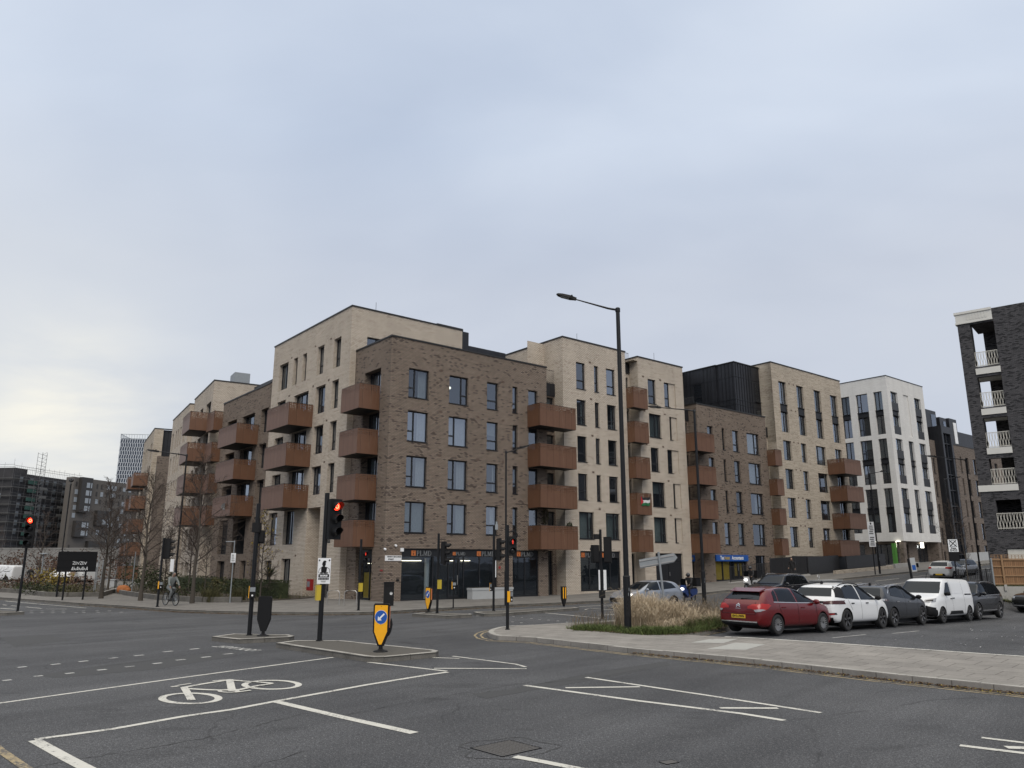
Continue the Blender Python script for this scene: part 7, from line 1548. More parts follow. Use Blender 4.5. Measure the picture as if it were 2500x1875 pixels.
blades(g, 4200, FR_, lambda x, y: .09 + .2 * (.5 + .5 * math.sin(x * 4.1 + 1.3 * y) * math.sin(y * 5.3 - x)), .010, .55); blades(g, 1400, disc(4.9, 26.75, .75, 1.25, .6), lambda x, y: .30, .011, .5); blades(g, 900, disc(2.9, 28.3, .8, 1., .6), lambda x, y: .24, .010, .5); blades(g, 1600, poly_area(VERGE), lambda x, y: .3, .010, .5); blades(g, 500, disc(6.6, 28.2, .8), lambda x, y: .45, .010, .4)
tag(g.build('green_grass', M['grass']), 'low green grass and weeds along the front of the pavement verge', 'grass', None, 'stuff')
def tussock(mb, cx, cy, n, h, w=.006, sp=.16, lean=.45):
    for _ in range(n):
        a = vr.uniform(0, 2 * PI); q = sp * math.sqrt(vr.random()); x, y = cx + q * math.cos(a), cy + q * math.sin(a); z = zg(x, y) + .1; hh = h * vr.uniform(.5, 1.08); L = hh * lean * vr.random() ** 1.3 + hh * .06; a += vr.gauss(0, .5); dx, dy = math.cos(a), math.sin(a)
        k = w * vr.uniform(.6, 1.3); b = vr.uniform(0, PI); wx, wy = math.cos(b) * k, math.sin(b) * k; p = [(x, y, z), (x + dx * L * .35, y + dy * L * .35, z + hh * .62), (x + dx * L * .9, y + dy * L * .9, z + hh * .95), (x + dx * L * 1.35, y + dy * L * 1.35, z + hh * (1.0 - .25 * lean))]
        mb.add([(p[0][0] - wx, p[0][1] - wy, z), (p[0][0] + wx, p[0][1] + wy, z), (p[1][0] + wx, p[1][1] + wy, p[1][2]), (p[1][0] - wx, p[1][1] - wy, p[1][2]), (p[2][0] + wx * .9, p[2][1] + wy * .9, p[2][2]), (p[2][0] - wx * .9, p[2][1] - wy * .9, p[2][2]), p[3]], [(0, 1, 2, 3), (3, 2, 4, 5), (5, 4, 6)])
g = MB()
for cx, cy, r, n, h in ((4.75, 29.3, .95, 34, 1.28), (5.7, 29.5, .9, 20, 1.05), (6.5, 28.6, .6, 7, .66), (7.3, 29.3, .8, 6, .62), (8.0, 30.4, .8, 5, .62), (5.5, 28.2, .6, 6, .5), (6.9, 31.2, 1.2, 6, .9)):
    for _ in range(n):
        x, y = disc(cx, cy, r, 1.1, .9)(); d = math.hypot(x - cx, y - cy) / (r * 1.1); tussock(g, x, y, 105, h * (1.14 - .55 * d) * vr.uniform(.8, 1.1), .006, .18, vr.uniform(.35, .8))
tag(g.build('dry_grass', M['straw']), 'tall pale dry grass clump behind the big street lamp', 'grass', None, 'stuff')
g = MB(); blades(g, 1100, poly_area([(5.9, 27.3), (7.4, 27.5), (8.3, 30), (7.2, 30.6), (6.2, 29)]), lambda x, y: .46, .007, .45, .5); tag(g.build('mixed_weeds', M['leaf_olive']), 'olive green weeds mixed into the verge left of the red hatchback', 'weeds', None, 'stuff')
g = MB(); blades(g, 950, disc(7.2, 30.2, 1.8, 1.3, .8), lambda x, y: 1.12, .007, .25, .3); blades(g, 160, disc(3.2, 29.9, .9, 1.3, .6), lambda x, y: .75, .007, .25, .3); blades(g, 1600, poly_area([W(-2, -19.6), W(21, -19.7), W(21, -22), W(4, -25.5), (7.5, 30)]), lambda x, y: .62, .007, .35, .3)
for _ in range(260):
    x, y = disc(7.4, 30.3, 1.8, 1.3, .8)(); z = zg(x, y) + vr.uniform(.6, 1.15); s = .02; g.add([(x - s, y, z), (x, y - s, z + .02), (x + s, y, z + .06), (x, y + s, z + .03)], [(0, 1, 2, 3)])
tag(g.build('dead_stems', M['straw_dim']), 'grey brown dead weed stems standing in the verge', 'weeds', None, 'stuff')
BANK = [W(22, -20.8), W(45, -20.6), W(45, -23), (33.5, 49.9), (30.2, 49.6), (27.2, 46.5), W(20, -25)]
tag(sheet('bank', [BANK], M['turf'], .12, 1.5), None, None, None, 'structure')
g = MB(); blades(g, 2600, poly_area(BANK), lambda x, y: .42, .012, .4); blades(g, 700, poly_area([(30.3, 49.4), (44, 49.4), (44, 47.6), (30.2, 48.4)]), lambda x, y: .35, .012, .4)
tag(g.build('bank_grass', M['leaf_olive']), 'rough grass on the bank under the timber fence', 'grass', None, 'stuff')
# fallen leaves in the gutters
def litter(path, d, n, spread, s0=.03, mm='leaf_brown', dz=.012, name='fallen_leaves', lb='fallen leaves'):
    mb = MB(); P = [Vector(p) for p in path]
    for _ in range(n):
        i = vr.randrange(len(P) - 1); q = P[i].lerp(P[i + 1], vr.random()); u = (P[i + 1] - P[i]).normalized(); q = q + Vector((-u.y, u.x)) * (d + vr.gauss(0, spread)); z = zg(*q) + dz + vr.random() * .02; s = s0 * vr.uniform(.6, 1.5); a = vr.uniform(0, PI); c, sn = math.cos(a) * s, math.sin(a) * s
        mb.add([(q.x - c, q.y - sn, z), (q.x + sn * .5, q.y - c * .5, z + .012), (q.x + c, q.y + sn, z + .004), (q.x - sn * .5, q.y + c * .5, z + .014)], [(0, 1, 2, 3)])
    tag(mb.build(name, M[mm]), lb, 'leaves', None, 'stuff')
K1 = [p for p in KF if 3 < p[0] < 9.8]; litter(K1, .11, 900, .09, .034, lb='brown fallen leaves in the gutter of the near pavement'); litter(K1, .14, 110, .12, .032, 'leaf_yellow', lb='yellow fallen leaves in the gutter of the near pavement')
litter(KERB_L[3:] + KERB_M[1:4], -.12, 1500, .16, .05, lb='brown fallen leaves along the far kerb'); litter([(2, 28.7), (3.9, 26.7), (5.6, 26.2), (7.2, 27.4)], .0, 260, .2, .035, dz=.14, lb='dead leaves among the verge grass')
mb = MB()
for _ in range(90):
    x, y = vr.uniform(9, 24), vr.uniform(17, 36); s, t_ = ST(x, y)
    if t_ > -29.2: continue
    z = zg(x, y) + .006; s = vr.uniform(.015, .06); a = vr.uniform(0, PI); c, sn = math.cos(a) * s, math.sin(a) * s; mb.add([(x - c, y - sn, z), (x + sn * .6, y - c * .6, z + .01), (x + c, y + sn, z), (x - sn * .6, y + c * .6, z + .012)], [(0, 1, 2, 3)])
tag(mb.build('litter', M['white']), 'scraps of white litter on the parking area', 'litter', None, 'stuff')
# bare trees
def grow(mb, p, d, L, r, lev, seed, up=.25, dens=1.):
    n = 5 if lev == 0 else 4; pts = [p]; q = p.copy(); dd = d.copy(); k = L / n
    for i in range(n):
        dd = (dd + Vector((seed.gauss(0, .10), seed.gauss(0, .10), seed.gauss(0, .06) + up * .18))).normalized(); q = q + dd * k; pts.append(q.copy())
    mb.tube(pts, [r * (1 - .75 * i / n) for i in range(n + 1)], 5 if r > .02 else 3, 0, False)
    if lev >= 3: return
    m = int((7, 8, 6)[lev] * dens)
    for j in range(m):
        f = (j + 1) / (m + .6); i = min(n - 1, int(f * n)); b = pts[i].lerp(pts[i + 1], f * n - i); t = (pts[i + 1] - pts[i]).normalized()
        ax = t.cross(Vector((seed.gauss(0, 1), seed.gauss(0, 1), seed.gauss(0, .6)))).normalized(); nd = (t * math.cos(R(48)) + ax * math.sin(R(48))).normalized()
        grow(mb, b, nd, L * seed.uniform(.38, .58) * (1.05 - .35 * f), max(.010, r * .46 * (1.1 - .4 * f)), lev + 1, seed, up, dens)
def bare_tree(label, x, y, h, r, seed, clear=.28, spread=.46, mm='twig', leaves=None, group='bare street trees', dens=1., z=.12):
    t = thing('bare_tree', label, 'tree', (x, y, z), 0, group); sd_ = random.Random(seed); tr = MB(); pts = [Vector((sd_.gauss(0, .012) * h * i / 8, sd_.gauss(0, .012) * h * i / 8, h * i / 8)) for i in range(9)]; tr.tube(pts, [r * (1.25 if i == 0 else 1) * (1 - .93 * (i / 8) ** .9) for i in range(9)], 9); tr.build('trunk', M['bark'], t, 60)
    c = MB(); n = int(22 * dens) + 4
    for j in range(n):
        f = clear + (1 - clear) * (j / n) ** .9; i = min(7, int(f * 8)); b = pts[i].lerp(pts[i + 1], f * 8 - i); a = j * 2.4 + sd_.uniform(-.4, .4); el = R(22 + 34 * f); L = h * spread * (1.15 - .95 * f) * sd_.uniform(.8, 1.15) * (.75 if j < 2 else 1)
        grow(c, b, Vector((math.cos(a) * math.cos(el), math.sin(a) * math.cos(el), math.sin(el))), L, max(.022, r * .42 * (1.15 - f)), 1, sd_, .17, dens)
    c.build('crown', M[mm], t)
    if leaves:
        lf = MB(); v = [Vector(p) for p in c.v]
        for _ in range(leaves):
            p = sd_.choice(v) + Vector((sd_.gauss(0, .08), sd_.gauss(0, .08), sd_.gauss(0, .08)))
            if p.z < h * .3: continue
            s = sd_.uniform(.025, .05); a = sd_.uniform(0, PI); cc, sn = math.cos(a) * s, math.sin(a) * s; lf.add([p + Vector((-cc, -sn, 0)), p + Vector((0, 0, -s)), p + Vector((cc, sn, 0)), p + Vector((0, 0, s))], [(0, 1, 2, 3)])
        lf.build('leaves', M['leaf_yellow'], t)
    return t
bare_tree('bare tree right of the black signboard, first of three big street trees', -27.0, 52.4, 7.4, .13, 3); bare_tree('bare tree in the middle of the three big street trees, left of the cyclist', -23.0, 49.4, 7.6, .125, 4); bare_tree('bare tree right of the cyclist, in front of the left balconies', -18.55, 46.3, 8.3, .12, 5)
bare_tree('slim bare tree with a few yellow leaves beside the second island pole', -16.3, 51.6, 5.6, .06, 6, .12, .30, leaves=230, dens=1.)
bare_tree('thin bare sapling staked in front of the brown left block', -19.4, 50.2, 4.6, .045, 8, .3, .3, dens=.6); bare_tree('bare tree behind the first big tree, at the bend of the path', -31.0, 61.0, 6.2, .09, 9, .3, .36); bare_tree('bare reddish tree by the cream block, beyond the big trees', -25.0, 61.5, 6.0, .08, 10, .2, .36, 'twig_red'); bare_tree('small bare tree against the cream left block near the orange sack', -24.5, 56.0, 4.6, .06, 12, .25, .38, 'twig')
bare_tree('slim bare young tree beside the Zone ENDS sign', 29.6, 51.5, 5.6, .05, 14, .35, .2, dens=.5, z=.6); bare_tree('bare tree near the ramp wall by the dusk coloured block', 46.6, 83, 6.5, .08, 15, .25, .34, z=2.2)
for i, (x, y, h, lb) in enumerate(((-49, 82, 7.5, 'bare reddish park tree above the white vans'), (-58, 88, 7, 'bare reddish tree behind the park lamp'), (-46, 66, 6.2, 'bare reddish park tree near the yellow bush'), (-52, 72, 6.4, 'bare reddish park tree left of the park lamp'), (-60, 74, 6.5, 'bare reddish tree at the left edge of the park'), (-41, 84, 7.5, 'bare reddish park tree close to the farthest block'), (-66, 95, 8, 'bare reddish tree furthest left before the pale wall'))):
    bare_tree(lb, x, y, h, .09, 30 + i, .12, .40, 'twig_red', group='bare park trees', dens=.8)
# shrubs and hedges
def clump(mb, c, rx, ry, rz, n, s, box=False):
    for _ in range(n):
        if box: p = Vector((vr.uniform(-1, 1), vr.uniform(-1, 1), vr.uniform(-1, 1))); k = max(abs(p.x), abs(p.y), abs(p.z)); p = p / max(k, .01) * vr.uniform(.82, 1.04)
        else: p = Vector((vr.gauss(0, 1), vr.gauss(0, 1), vr.gauss(0, 1))).normalized() * vr.uniform(.5, 1.08) ** .6
        w = 1 + .22 * math.sin(p.x * 5 + c[0] * 3) * math.cos(p.y * 4 + c[1]) if not box else 1
        q = Vector((c[0] + p.x * rx * w, c[1] + p.y * ry * w, c[2] + p.z * rz * w)); u = Vector((vr.gauss(0, 1), vr.gauss(0, 1), vr.gauss(0, 1))).normalized(); v = u.cross(Vector((vr.gauss(0, 1), vr.gauss(0, 1), vr.gauss(0, 1)))).normalized(); k = s * vr.uniform(.6, 1.4); mb.add([q - u * k, q + v * k * .5, q + u * k, q - v * k * .5], [(0, 1, 2, 3)])
def shrub(label, x, y, r, h, mm, n=420, s=.07, z=.12, cat='shrub', name='shrub', gr='shrubs of the park beds', blobs=3):
    t = thing(name, label, cat, (x, y, z), 0, gr); m = MB()
    for k in range(blobs): a = 2 * PI * k / blobs + x; clump(m, (r * .45 * math.cos(a) * (blobs > 1), r * .45 * math.sin(a) * (blobs > 1), h * (.5 + .06 * (k % 2))), r * .75, r * .75, h * .5 * (1 - .18 * (k % 3)), n // blobs, s)
    m.build('foliage', M[mm], t); st = MB()
    for k in range(7): a = k * .9; st.tube([(0, 0, -.05), (r * .5 * math.cos(a), r * .5 * math.sin(a), h * .75)], [.02, .008], 4)
    st.build('stems', M['twig'], t)
shrub('bright yellow leaved bush in the park bed behind the signboard', -39.8, 68.5, 1.5, 1.9, 'leaf_bush', 620, .10)
shrub('dark spreading evergreen shrub beyond the first big tree', -29.5, 63.5, 1.7, 2.3, 'leaf_dark', 900, .09); shrub('dark evergreen shrub right behind the middle street tree', -25.5, 57.5, 1.5, 1.9, 'leaf_dark', 700, .09)
sh = [(-43, 64, 1.6, 1.0, 'leaf_rust', 'low rusty shrub left of the signboard'), (-37, 61.5, 1.4, .9, 'leaf_dark', 'low dark shrub close behind the park kerb'), (-34, 58, 1.5, .8, 'leaf_dark', 'spreading dark shrub left of the signboard posts'), (-31.5, 57, 1.3, .8, 'leaf_olive', 'olive shrub between the signboard posts'), (-46, 69, 1.8, 1.6, 'leaf_olive', 'tall olive shrub near the park lamp'), (-50, 70, 2.0, 1.5, 'leaf_rust', 'wide rusty shrub at the left of the park'), (-40, 64.5, 1.4, 1.2, 'leaf_rust', 'rusty shrub in the middle of the park bed'), (-55, 74, 2.4, 2.2, 'leaf_olive', 'big olive shrub at the far left edge'), (-43, 72, 1.5, 1.4, 'leaf_rust', 'rusty shrub before the white vans'), (-36, 66, 1.5, 1.3, 'leaf_rust', 'rusty shrub beside the yellow bush'), (-48, 64.5, 2.0, 1.5, 'leaf_olive', 'olive shrub at the left picture edge'), (-58, 68, 2.4, 2.6, 'leaf_rust', 'large rusty thicket behind the far left signal'),
      (-26.5, 60.5, 1.2, 1.1, 'leaf_olive', 'olive shrub behind the orange sack'), (-22.0, 53.5, 1.2, 1.2, 'leaf_dark', 'dark shrub by the cyclist'), (-20.4, 55, 1.2, 1.4, 'leaf_olive', 'olive shrub under the left balconies'), (-18.2, 52.5, 1.1, 1.35, 'leaf_dark', 'dark shrub before the brown left block windows')]
for x, y, r, h, mm, lb in sh: shrub(lb, x, y, r, h, mm, int(300 * r), .085)
def hedge(label, x0, y0, x1, y1, w, h, mm='leaf_dark', z=.0, n=1900):
    L = math.hypot(x1 - x0, y1 - y0); t = thing('hedge', label, 'hedge', (x0, y0, z), math.atan2(y1 - y0, x1 - x0)); m = MB(); clump(m, (L / 2, 0, h * .52), L / 2, w / 2, h * .5, n, .05, True); m.build('foliage', M[mm], t); k = MB(); k.box(.08, -w * .36, 0, L - .08, w * .36, h * .9); k.build('twig_core', M['leaf_dark'], t)
hedge('clipped dark hedge at the cream block entrance, right of the second island pole', *W(-3.3, 6.9), *W(-3.3, 10.2), .9, 1.25, n=2600); hedge('dark hedge under the ground floor windows of the left cream block', *W(-3.0, 10.8), *W(-3.0, 18.0), .9, 1.2, n=2600); hedge('dark hedge before the left brown block', *W(-3.2, 19.5), *W(-3.0, 29.5), 1.0, 1.3, n=2600)
def tuft(label, x, y, r, h, mm='straw_dim'): m = MB(); 
for i, (x, y) in enumerate(((-17.9, 47.6), (-16.9, 49.3), (-18.6, 49.0))): m = MB(); blades(m, 320, disc(x, y, .45), lambda a, b: .95, .010, .25); tag(m.build('grass_tuft', M['leaf_olive']), ('olive grass tuft at the foot of the right big tree', 'olive grass tuft by the white plated sign post', 'olive grass tuft behind the right big tree trunk')[i], 'grass')
t = thing('spiky_plant', 'dark spiky yucca plant above the hedge of the brown block', 'plant', (-16.7, 54.6, .1)); m = MB()
for k in range(46): a = k * 2.4; e = R(10 + 70 * (k % 9) / 9); d = Vector((math.cos(a) * math.cos(e), math.sin(a) * math.cos(e), math.sin(e))); b = Vector((0, 0, 1.35)); s = d.cross(Vector((0, 0, 1))).normalized() * .035; m.add([b - s, b + s, b + d * .5 + s, b + d * .95, b + d * .5 - s], [(0, 1, 2, 3, 4)])
m.build('leaves', M['leaf_dark'], t); m = MB(); m.tube([(0, 0, 0), (0, 0, 1.4)], .08, 8); m.build('trunk', M['bark'], t)
for lb, s, tt, z, r, h, mm in (('leafy climbing plant on the lowest right balcony of the brown block', 12.9, -.25, 5.0, .35, 1.3, 'leaf_olive'), ('round clipped bush on the right end of the lowest brown block balcony', 14.6, -.95, 4.75, .3, .5, 'leaf_dark')): shrub(lb, *W(s, tt), r, h, mm, 260, .05, z - .0, 'plant', 'balcony_plant', None, 1)
PK1 = [(-41, 63.8), (-37.6, 61), (-32.3, 55.5), (-30.4, 54.7), (-28.6, 55.3), (-36, 74), (-46, 86), (-75, 92), (-60, 77)]; PK2 = [(-34.2, 66.9), (-27.8, 57.6), (-22.5, 50.7), (-18.3, 47.5), (-16.0, 47.4), W(-2.2, 6.5), W(-.6, 8), W(-.6, 29), (-30, 76), (-38, 82)]
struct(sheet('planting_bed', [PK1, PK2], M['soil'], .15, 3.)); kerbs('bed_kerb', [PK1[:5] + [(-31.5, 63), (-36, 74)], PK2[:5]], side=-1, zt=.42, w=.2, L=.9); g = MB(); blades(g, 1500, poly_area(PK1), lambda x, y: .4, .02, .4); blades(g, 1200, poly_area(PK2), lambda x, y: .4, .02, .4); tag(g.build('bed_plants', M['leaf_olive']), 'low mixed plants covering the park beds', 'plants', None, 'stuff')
M['wall_dim'] = mat('weathered concrete wall', (.21, .205, .195), .9, var=.3, sc=.4); m = MB(); m.box(0, 0, 0, 60, .6, 4.55); m.box(0, -.06, 4.55, 60, .7, 4.75); tag(m.build('boundary_wall', M['wall_dim'], None, None, (-125, 133, 0), R(-3)), 'long pale concrete wall closing the park at the far left', 'wall')
g = MB()
for _ in range(46):
    x = vr.uniform(-88, -44); y = vr.uniform(100, 126) - (x + 44) * .05; clump(g, (x, y, vr.uniform(1.0, 2.0)), vr.uniform(1.6, 3), 1.6, vr.uniform(1.4, 2.6), 260, .16)
tag(g.build('distant_thicket', M['leaf_rust']), 'brown winter thicket in front of the pale wall at the far left', 'thicket', None, 'stuff')
t = thing('sack', 'orange rubble sack lying in the bed beside the park path', 'sack', (-29.3, 60.0, .15)); m = MB(); m.ball((0, 0, .26), (.48, .4, .36), 14); m.ball((.3, -.05, .2), (.3, .3, .25), 10); m.ball((-.28, .1, .3), (.28, .25, .3), 10); m.build('fabric', M['orange_bag'], t, 180)
t = thing('concrete_block', 'small pale block beside the park path', 'block', (-37.0, 73.5, .1)); m = MB(); m.prism([(-.35, -.3), (.35, -.3), (.32, .3), (-.32, .3)], 0, .7); m.box(-.4, -.35, .7, .4, .35, .78); m.build('block', M['concrete_pale'], t)
t = thing('park_lamp', 'slim park lamp with a flat disc top near the white vans', 'street lamp', (-44.8, 75.4, .1)); pole(t, 3.1, .06, m='grey_metal'); m = MB(); m.lathe([(0, 3.2), (.45, 3.14), (.45, 3.08), (0, 3.05)], 18); m.build('disc_head', M['grey_metal'], t, 40)
t = thing('sign_post', 'grey post with a small white plate in front of the left brown block', 'sign', (-16.64, 47.1, .12), R(10)); pole(t, 3.6, .035, m='grey_metal'); m = MB(); m.box(-.14, -.06, 2.3, .14, -.04, 2.85); o = m.build('plate', M['white'], t); g = MB()
for k in range(4): g.box(-.09, -.065, 2.38 + k * .11, .09 - .02 * k, -.0605, 2.42 + k * .11)
g.build('small_print', M['ink'], o); m = MB(); m.tube([(0, 0, 3.52), (-.5, 0, 3.52)], .03, 6); m.build('bracket', M['grey_metal'], t)
t = thing('lamp_plate', 'white plate on the lamp post behind the cyclist', 'sign', (-20.6, 48.5, .12)); m = MB(); m.box(-.32, -.14, 1.75, -.1, -.11, 2.5); m.build('plate', M['white'], t)
for i, (x, y, h) in enumerate(((-33.0, 63.0, 3.0), (-28.0, 58.6, 3.1), (-24.0, 54.0, 3.0), (-35.2, 68, 2.8))): t = thing('stake_post', ('thin grey path post left of the orange sack', 'thin grey post behind the middle big tree', 'thin grey post just left of the cyclist signal', 'thin grey post by the pale block')[i], 'post', (x, y, .1)); pole(t, h, .035, m='grey_metal')
t = thing('park_sign', 'small white notice on a short post at the park path', 'sign', (-33.9, 64.5, .1)); pole(t, 2.2, .03, m='grey_metal'); m = MB(); m.box(-.2, -.06, 1.95, .2, -.04, 2.25); m.build('plate', M['concrete_pale'], t)
# ---------------------------------------------------------------- people, bicycle, scooters
def figure(label, loc, rz, J, top, legs, shoe='cloth_black', hair=None, helmet=None, look=0., scale=1.):
    t = thing('person', label, 'person', loc, rz); t.scale = (scale,) * 3
    E = [('pelvis', 'waist'), ('waist', 'chest'), ('chest', 'neck'), ('neck', 'skull')]
    for s in 'lr': E += [('chest', 'sh' + s), ('sh' + s, 'el' + s), ('el' + s, 'wr' + s), ('pelvis', 'hip' + s), ('hip' + s, 'kn' + s), ('kn' + s, 'an' + s), ('an' + s, 'toe' + s)]
    Rr = dict(pelvis=.15, waist=.145, chest=.165, neck=.06, skull=.075, sh=.085, el=.058, wr=.04, hip=.11, kn=.072, an=.05, toe=.04)
    V_ = {k: Vector(v) for k, v in J.items()}
    for s, k in (('l', 1), ('r', -1)):
        V_.setdefault('sh' + s, V_['chest'] + Vector((k * .19, 0, .06))); V_.setdefault('hip' + s, V_['pelvis'] + Vector((k * .10, 0, -.05)))
    V_['waist'] = V_['pelvis'].lerp(V_['chest'], .5); V_['skull'] = V_['neck'].lerp(V_['head'], .55)
    names = list(dict.fromkeys([n for e in E for n in e])); bm = bmesh.new(); ly = bm.verts.layers.skin.verify(); vs = {}
    for n in names: v = bm.verts.new(V_[n]); r = Rr.get(n, Rr.get(n[:-1])); v[ly].radius = (r, r * (.8 if n in ('pelvis', 'waist', 'chest') else 1)); v[ly].use_root = n == 'pelvis'; vs[n] = v
    for a, b in E: bm.edges.new((vs[a], vs[b]))
    me = bpy.data.meshes.new('body'); bm.to_mesh(me); bm.free(); o = link('body', me); o.modifiers.new('s', 'SKIN'); q = o.modifiers.new('u', 'SUBSURF'); q.levels = 1; q.render_levels = 1
    ev = bpy.data.meshes.new_from_object(o.evaluated_get(bpy.context.evaluated_depsgraph_get())); bpy.data.objects.remove(o)
    mb = MB(); mb.v = [tuple(v.co) for v in ev.vertices]; mb.f = [tuple(p.vertices) for p in ev.polygons]
    def seg(p, a, b): d = b - a; k = max(0, min(1, (p - a).dot(d) / max(d.length_squared, 1e-9))); return (p - a - d * k).length
    for p in ev.polygons:
        c = Vector(p.center); best = min(E, key=lambda e: seg(c, V_[e[0]], V_[e[1]])); n = best[1]
        mb.m.append(3 if n == 'skull' else (2 if n[:3] == 'toe' else (1 if n[:2] in ('kn', 'an', 'hi') or (n == 'waist' and c.z < V_['pelvis'].z + .06) else 0)))
    h = V_['head']; mb.ball(h, (.078, .098, .115), 14, 3); mb.ball(h + Vector((0, .098, -.015)), (.013, .02, .02), 6, 3)
    for k in (1, -1): mb.ball(h + Vector((k * .08, 0, -.01)), (.012, .02, .03), 6, 3); mb.ball(h + Vector((k * .032, .088, .015)), (.012, .008, .008), 6, 4)
    mb.box(h.x - .022, h.y + .088, h.z - .062, h.x + .022, h.y + .096, h.z - .052, 4)
    for s, k in (('l', 1), ('r', -1)):
        w = V_['wr' + s]; d = (w - V_['el' + s]).normalized(); sd_ = d.cross(Vector((0, 0, 1))); sd_ = sd_.normalized() if sd_.length > .1 else Vector((1, 0, 0)); dn = Vector((0, 0, -1)); mb.ball(w + d * .045, (.036, .036, .036), 8, 3)
        for f in range(4): b = w + d * .07 + sd_ * (.027 - .018 * f); L = (.07, .08, .075, .058)[f]; mb.tube([b, b + d * L * .5 + dn * .008, b + d * L * .8 + dn * .035], [.0095, .009, .007], 5, 3)
        b = w + d * .03 + sd_ * k * .03; mb.tube([b, b + d * .035 + sd_ * k * .022, b + d * .06 + sd_ * k * .02 + dn * .015], [.011, .010, .008], 5, 3)
    mb.build('body', [M[top], M[legs], M[shoe], M['skin'], M['ink']], t, 180)
    if hair: g = MB(); g.ball(h + Vector((0, -.018, .028)), (.088, .098, .105), 12); g.build('hair' if hair != 'cap' else 'hat', M['cloth_grey'] if hair == 'cap' else M['cloth_black'], t, 180)
    if helmet: g = MB(); g.ball(h + Vector((0, -.01, .02)), (.125, .145, .14), 16); g.build('helmet', M['helmet'], t, 180); g = MB(); g.box(h.x - .09, h.y + .09, h.z - .03, h.x + .09, h.y + .142, h.z + .04); g.build('visor', M['dark_lens'], t)
    return t
def wheel(t, y, r, z, name='wheel', tw=.03, spokes=0):
    m = MB(); m.lathe([(r - tw, -tw * .6), (r - tw * .3, -tw * .6), (r, 0), (r - tw * .3, tw * .6), (r - tw, tw * .6), (r - tw, -tw * .6)], 28, ax='x', c=(0, y, z)); o = m.build(name, M['black_matt'], t, 40); k = MB(); k.lathe([(r - tw * 1.5, -.012), (r - tw, -.012), (r - tw, .012), (r - tw * 1.5, .012)], 28, ax='x', c=(0, y, z)); k.lathe([(0, -.04), (.04, -.04), (.04, .04), (0, .04)], 10, ax='x', c=(0, y, z))
    for i in range(spokes): a = 2 * PI * i / spokes; k.tube([(0, y, z), (0, y + (r - tw) * math.cos(a), z + (r - tw) * math.sin(a))], .006 if spokes > 8 else .02, 4)
    k.build('rim', M['grey_metal'], o)
CY = (-18.8, 43.95, .12); CR = R(-128)
t = thing('bicycle', 'dark bicycle ridden on the pavement by a person in grey', 'bicycle', CY, CR); wheel(t, .53, .345, .345, 'front_wheel', .035, 18); wheel(t, -.52, .345, .345, 'rear_wheel', .035, 18)
m = MB()
for a, b in (((0, -.05, .30), (0, -.20, .82)), ((0, -.20, .78), (0, .36, .86)), ((0, -.05, .30), (0, .38, .78)), ((0, -.52, .345), (0, -.20, .76)), ((0, -.52, .345), (0, -.05, .3)), ((0, .34, .98), (0, .40, .70)), ((0, .40, .70), (0, .53, .345))): m.tube([a, b], .018, 6)
m.build('frame', M['black'], t, 60); m = MB(); m.tube([(-.28, .26, 1.02), (-.2, .36, 1.02), (.2, .36, 1.02), (.28, .26, 1.02)], .014, 6); m.build('handlebar', M['rail'], t); m = MB(); m.ball((0, -.22, .88), (.075, .14, .04), 10); m.build('saddle', M['black_matt'], t, 180); m = MB(); m.lathe([(0, -.02), (.09, -.02), (.09, .02), (0, .02)], 16, ax='x', c=(0, -.05, .3)); m.tube([(.1, -.05, .3), (.1, .1, .22)], .012, 5); m.tube([(-.1, -.05, .3), (-.1, -.2, .38)], .012, 5); m.build('crank', M['rail'], t)
figure('person in grey jacket and striped hat riding the bicycle along the left pavement', CY, CR, dict(pelvis=(0, -.2, .99), chest=(0, .02, 1.40), neck=(0, .08, 1.53), head=(0, .13, 1.66), ell=(.27, .16, 1.22), wrl=(.26, .28, 1.05), elr=(-.27, .16, 1.22), wrr=(-.26, .28, 1.05), knl=(.12, .22, .80), anl=(.11, .06, .33), toel=(.11, .2, .25), knr=(-.12, .18, .90), anr=(-.11, -.18, .48), toer=(-.11, -.04, .42)), 'cloth_sage', 'cloth_grey', 'cloth_black', 'cap')
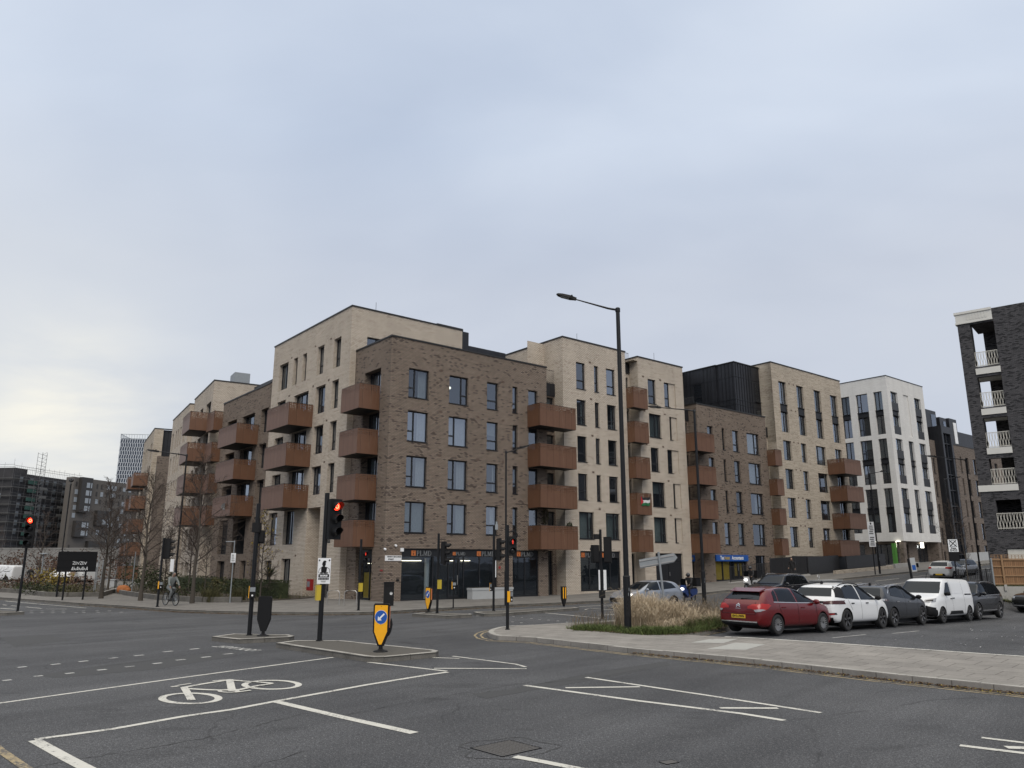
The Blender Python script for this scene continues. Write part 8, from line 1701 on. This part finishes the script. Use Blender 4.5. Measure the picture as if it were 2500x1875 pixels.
def scooter(label, x, y, z, rz, col, name='scooter'):
    t = thing(name, label, 'scooter', (x, y, z), rz, 'delivery scooters'); wheel(t, .68, .27, .27, 'front_wheel', .07, 5); wheel(t, -.62, .27, .27, 'rear_wheel', .075, 5); c = mat(label + ' paint', col, .3, coat=.4, var=.05)
    m = MB(); m.prism([(.40, .42), (.70, .60), (.62, 1.0), (.48, 1.05), (.36, .72), (.12, .36), (-.3, .34), (-.2, .28), (.2, .26)], -.17, .17, 0, 'x'); b = m.build('front_fairing', c, t); m = MB(); m.prism([(-.95, .62), (-.85, .45), (-.3, .34), (-.02, .60), (-.1, .76), (-.5, .80), (-.9, .78)], -.15, .15, 0, 'x'); m.build('rear_body', c, t)
    m = MB(); m.prism([(-.88, .785), (-.12, .765), (-.15, .86), (-.45, .84), (-.86, .88)], -.13, .13, 0, 'x'); m.build('seat', M['black_matt'], t); m = MB(); m.tube([(0, .68, .27), (0, .46, .95)], .035, 8); m.tube([(-.34, .36, 1.06), (0, .44, 1.04), (.34, .36, 1.06)], .016, 6); m.build('handlebar', M['rail'], t)
    m = MB(); m.prism([(-.2, 1.02), (.2, 1.02), (.17, 1.35), (.1, 1.42), (-.1, 1.42), (-.17, 1.35)], .52, .535, 0, 'y'); o = m.build('windscreen', M['car_glass'], t); m = MB(); m.ball((0, .68, .80), (.14, .06, .075), 12); m.build('headlamp', M['head_light'], t, 180); m = MB(); m.box(-.27, -1.18, .92, .27, -.62, 1.42); m.box(-.285, -1.195, 1.42, .285, -.605, 1.46); m.build('delivery_box', M['black_matt'], t)
    for k in (1, -1): m = MB(); m.ball((k * .38, .34, 1.17), (.06, .015, .04), 8); m.tube([(k * .3, .36, 1.07), (k * .37, .34, 1.15)], .008, 4); m.build('mirror', M['rail'], t)
    return t
RP = dict(pelvis=(0, -.30, .93), chest=(0, -.18, 1.36), neck=(0, -.15, 1.49), head=(0, -.11, 1.62), ell=(.29, .04, 1.18), wrl=(.30, .28, 1.08), elr=(-.29, .04, 1.18), wrr=(-.30, .28, 1.08), knl=(.19, .14, .82), anl=(.17, .12, .40), toel=(.18, .26, .34), knr=(-.19, .14, .82), anr=(-.17, .12, .40), toer=(-.18, .26, .34))
fa = UA + PI - PI / 2
for lb, s, tt, col, pl in (('blue delivery scooter with lit headlamp behind the dry grass', 15.9, -10.3, (.012, .035, .14), 'rider in black with helmet on the blue scooter behind the grass'), ('white fronted delivery scooter farther up the street above the red hatchback', 25.4, -8.4, (.45, .45, .45), 'rider in black with helmet on the white scooter above the red hatchback')):
    x, y = W(s, tt); z = zg(x, y); scooter(lb, x, y, z, fa + R(8), col); figure(pl, (x, y, z), fa + R(8), RP, 'cloth_black', 'cloth_black', helmet=True)
WK = dict(pelvis=(0, 0, .93), chest=(0, .02, 1.38), neck=(0, .03, 1.52), head=(0, .05, 1.66), ell=(.26, .06, 1.14), wrl=(.24, .2, .95), elr=(-.26, -.06, 1.12), wrr=(-.25, .0, .88), knl=(.1, .16, .5), anl=(.1, .14, .09), toel=(.1, .28, .04), knr=(-.1, .03, .5), anr=(-.1, -.2, .12), toer=(-.1, -.08, .04))
x, y = W(39.2, -3.4); figure('person in black walking on the pavement by the dark fence', (x, y, zg(x, y) + .12), R(140), WK, 'cloth_black', 'cloth_black', hair=None)
figure('person in a beige coat with dark hair beside the white vans in the park', (-48.9, 88.2, .12), R(160), WK, 'cloth_beige', 'cloth_beige', hair='hair'); figure('person in dark clothes standing at the left of the park beds', (-51.4, 84.5, .12), R(200), WK, 'cloth_black', 'cloth_black', hair='hair')
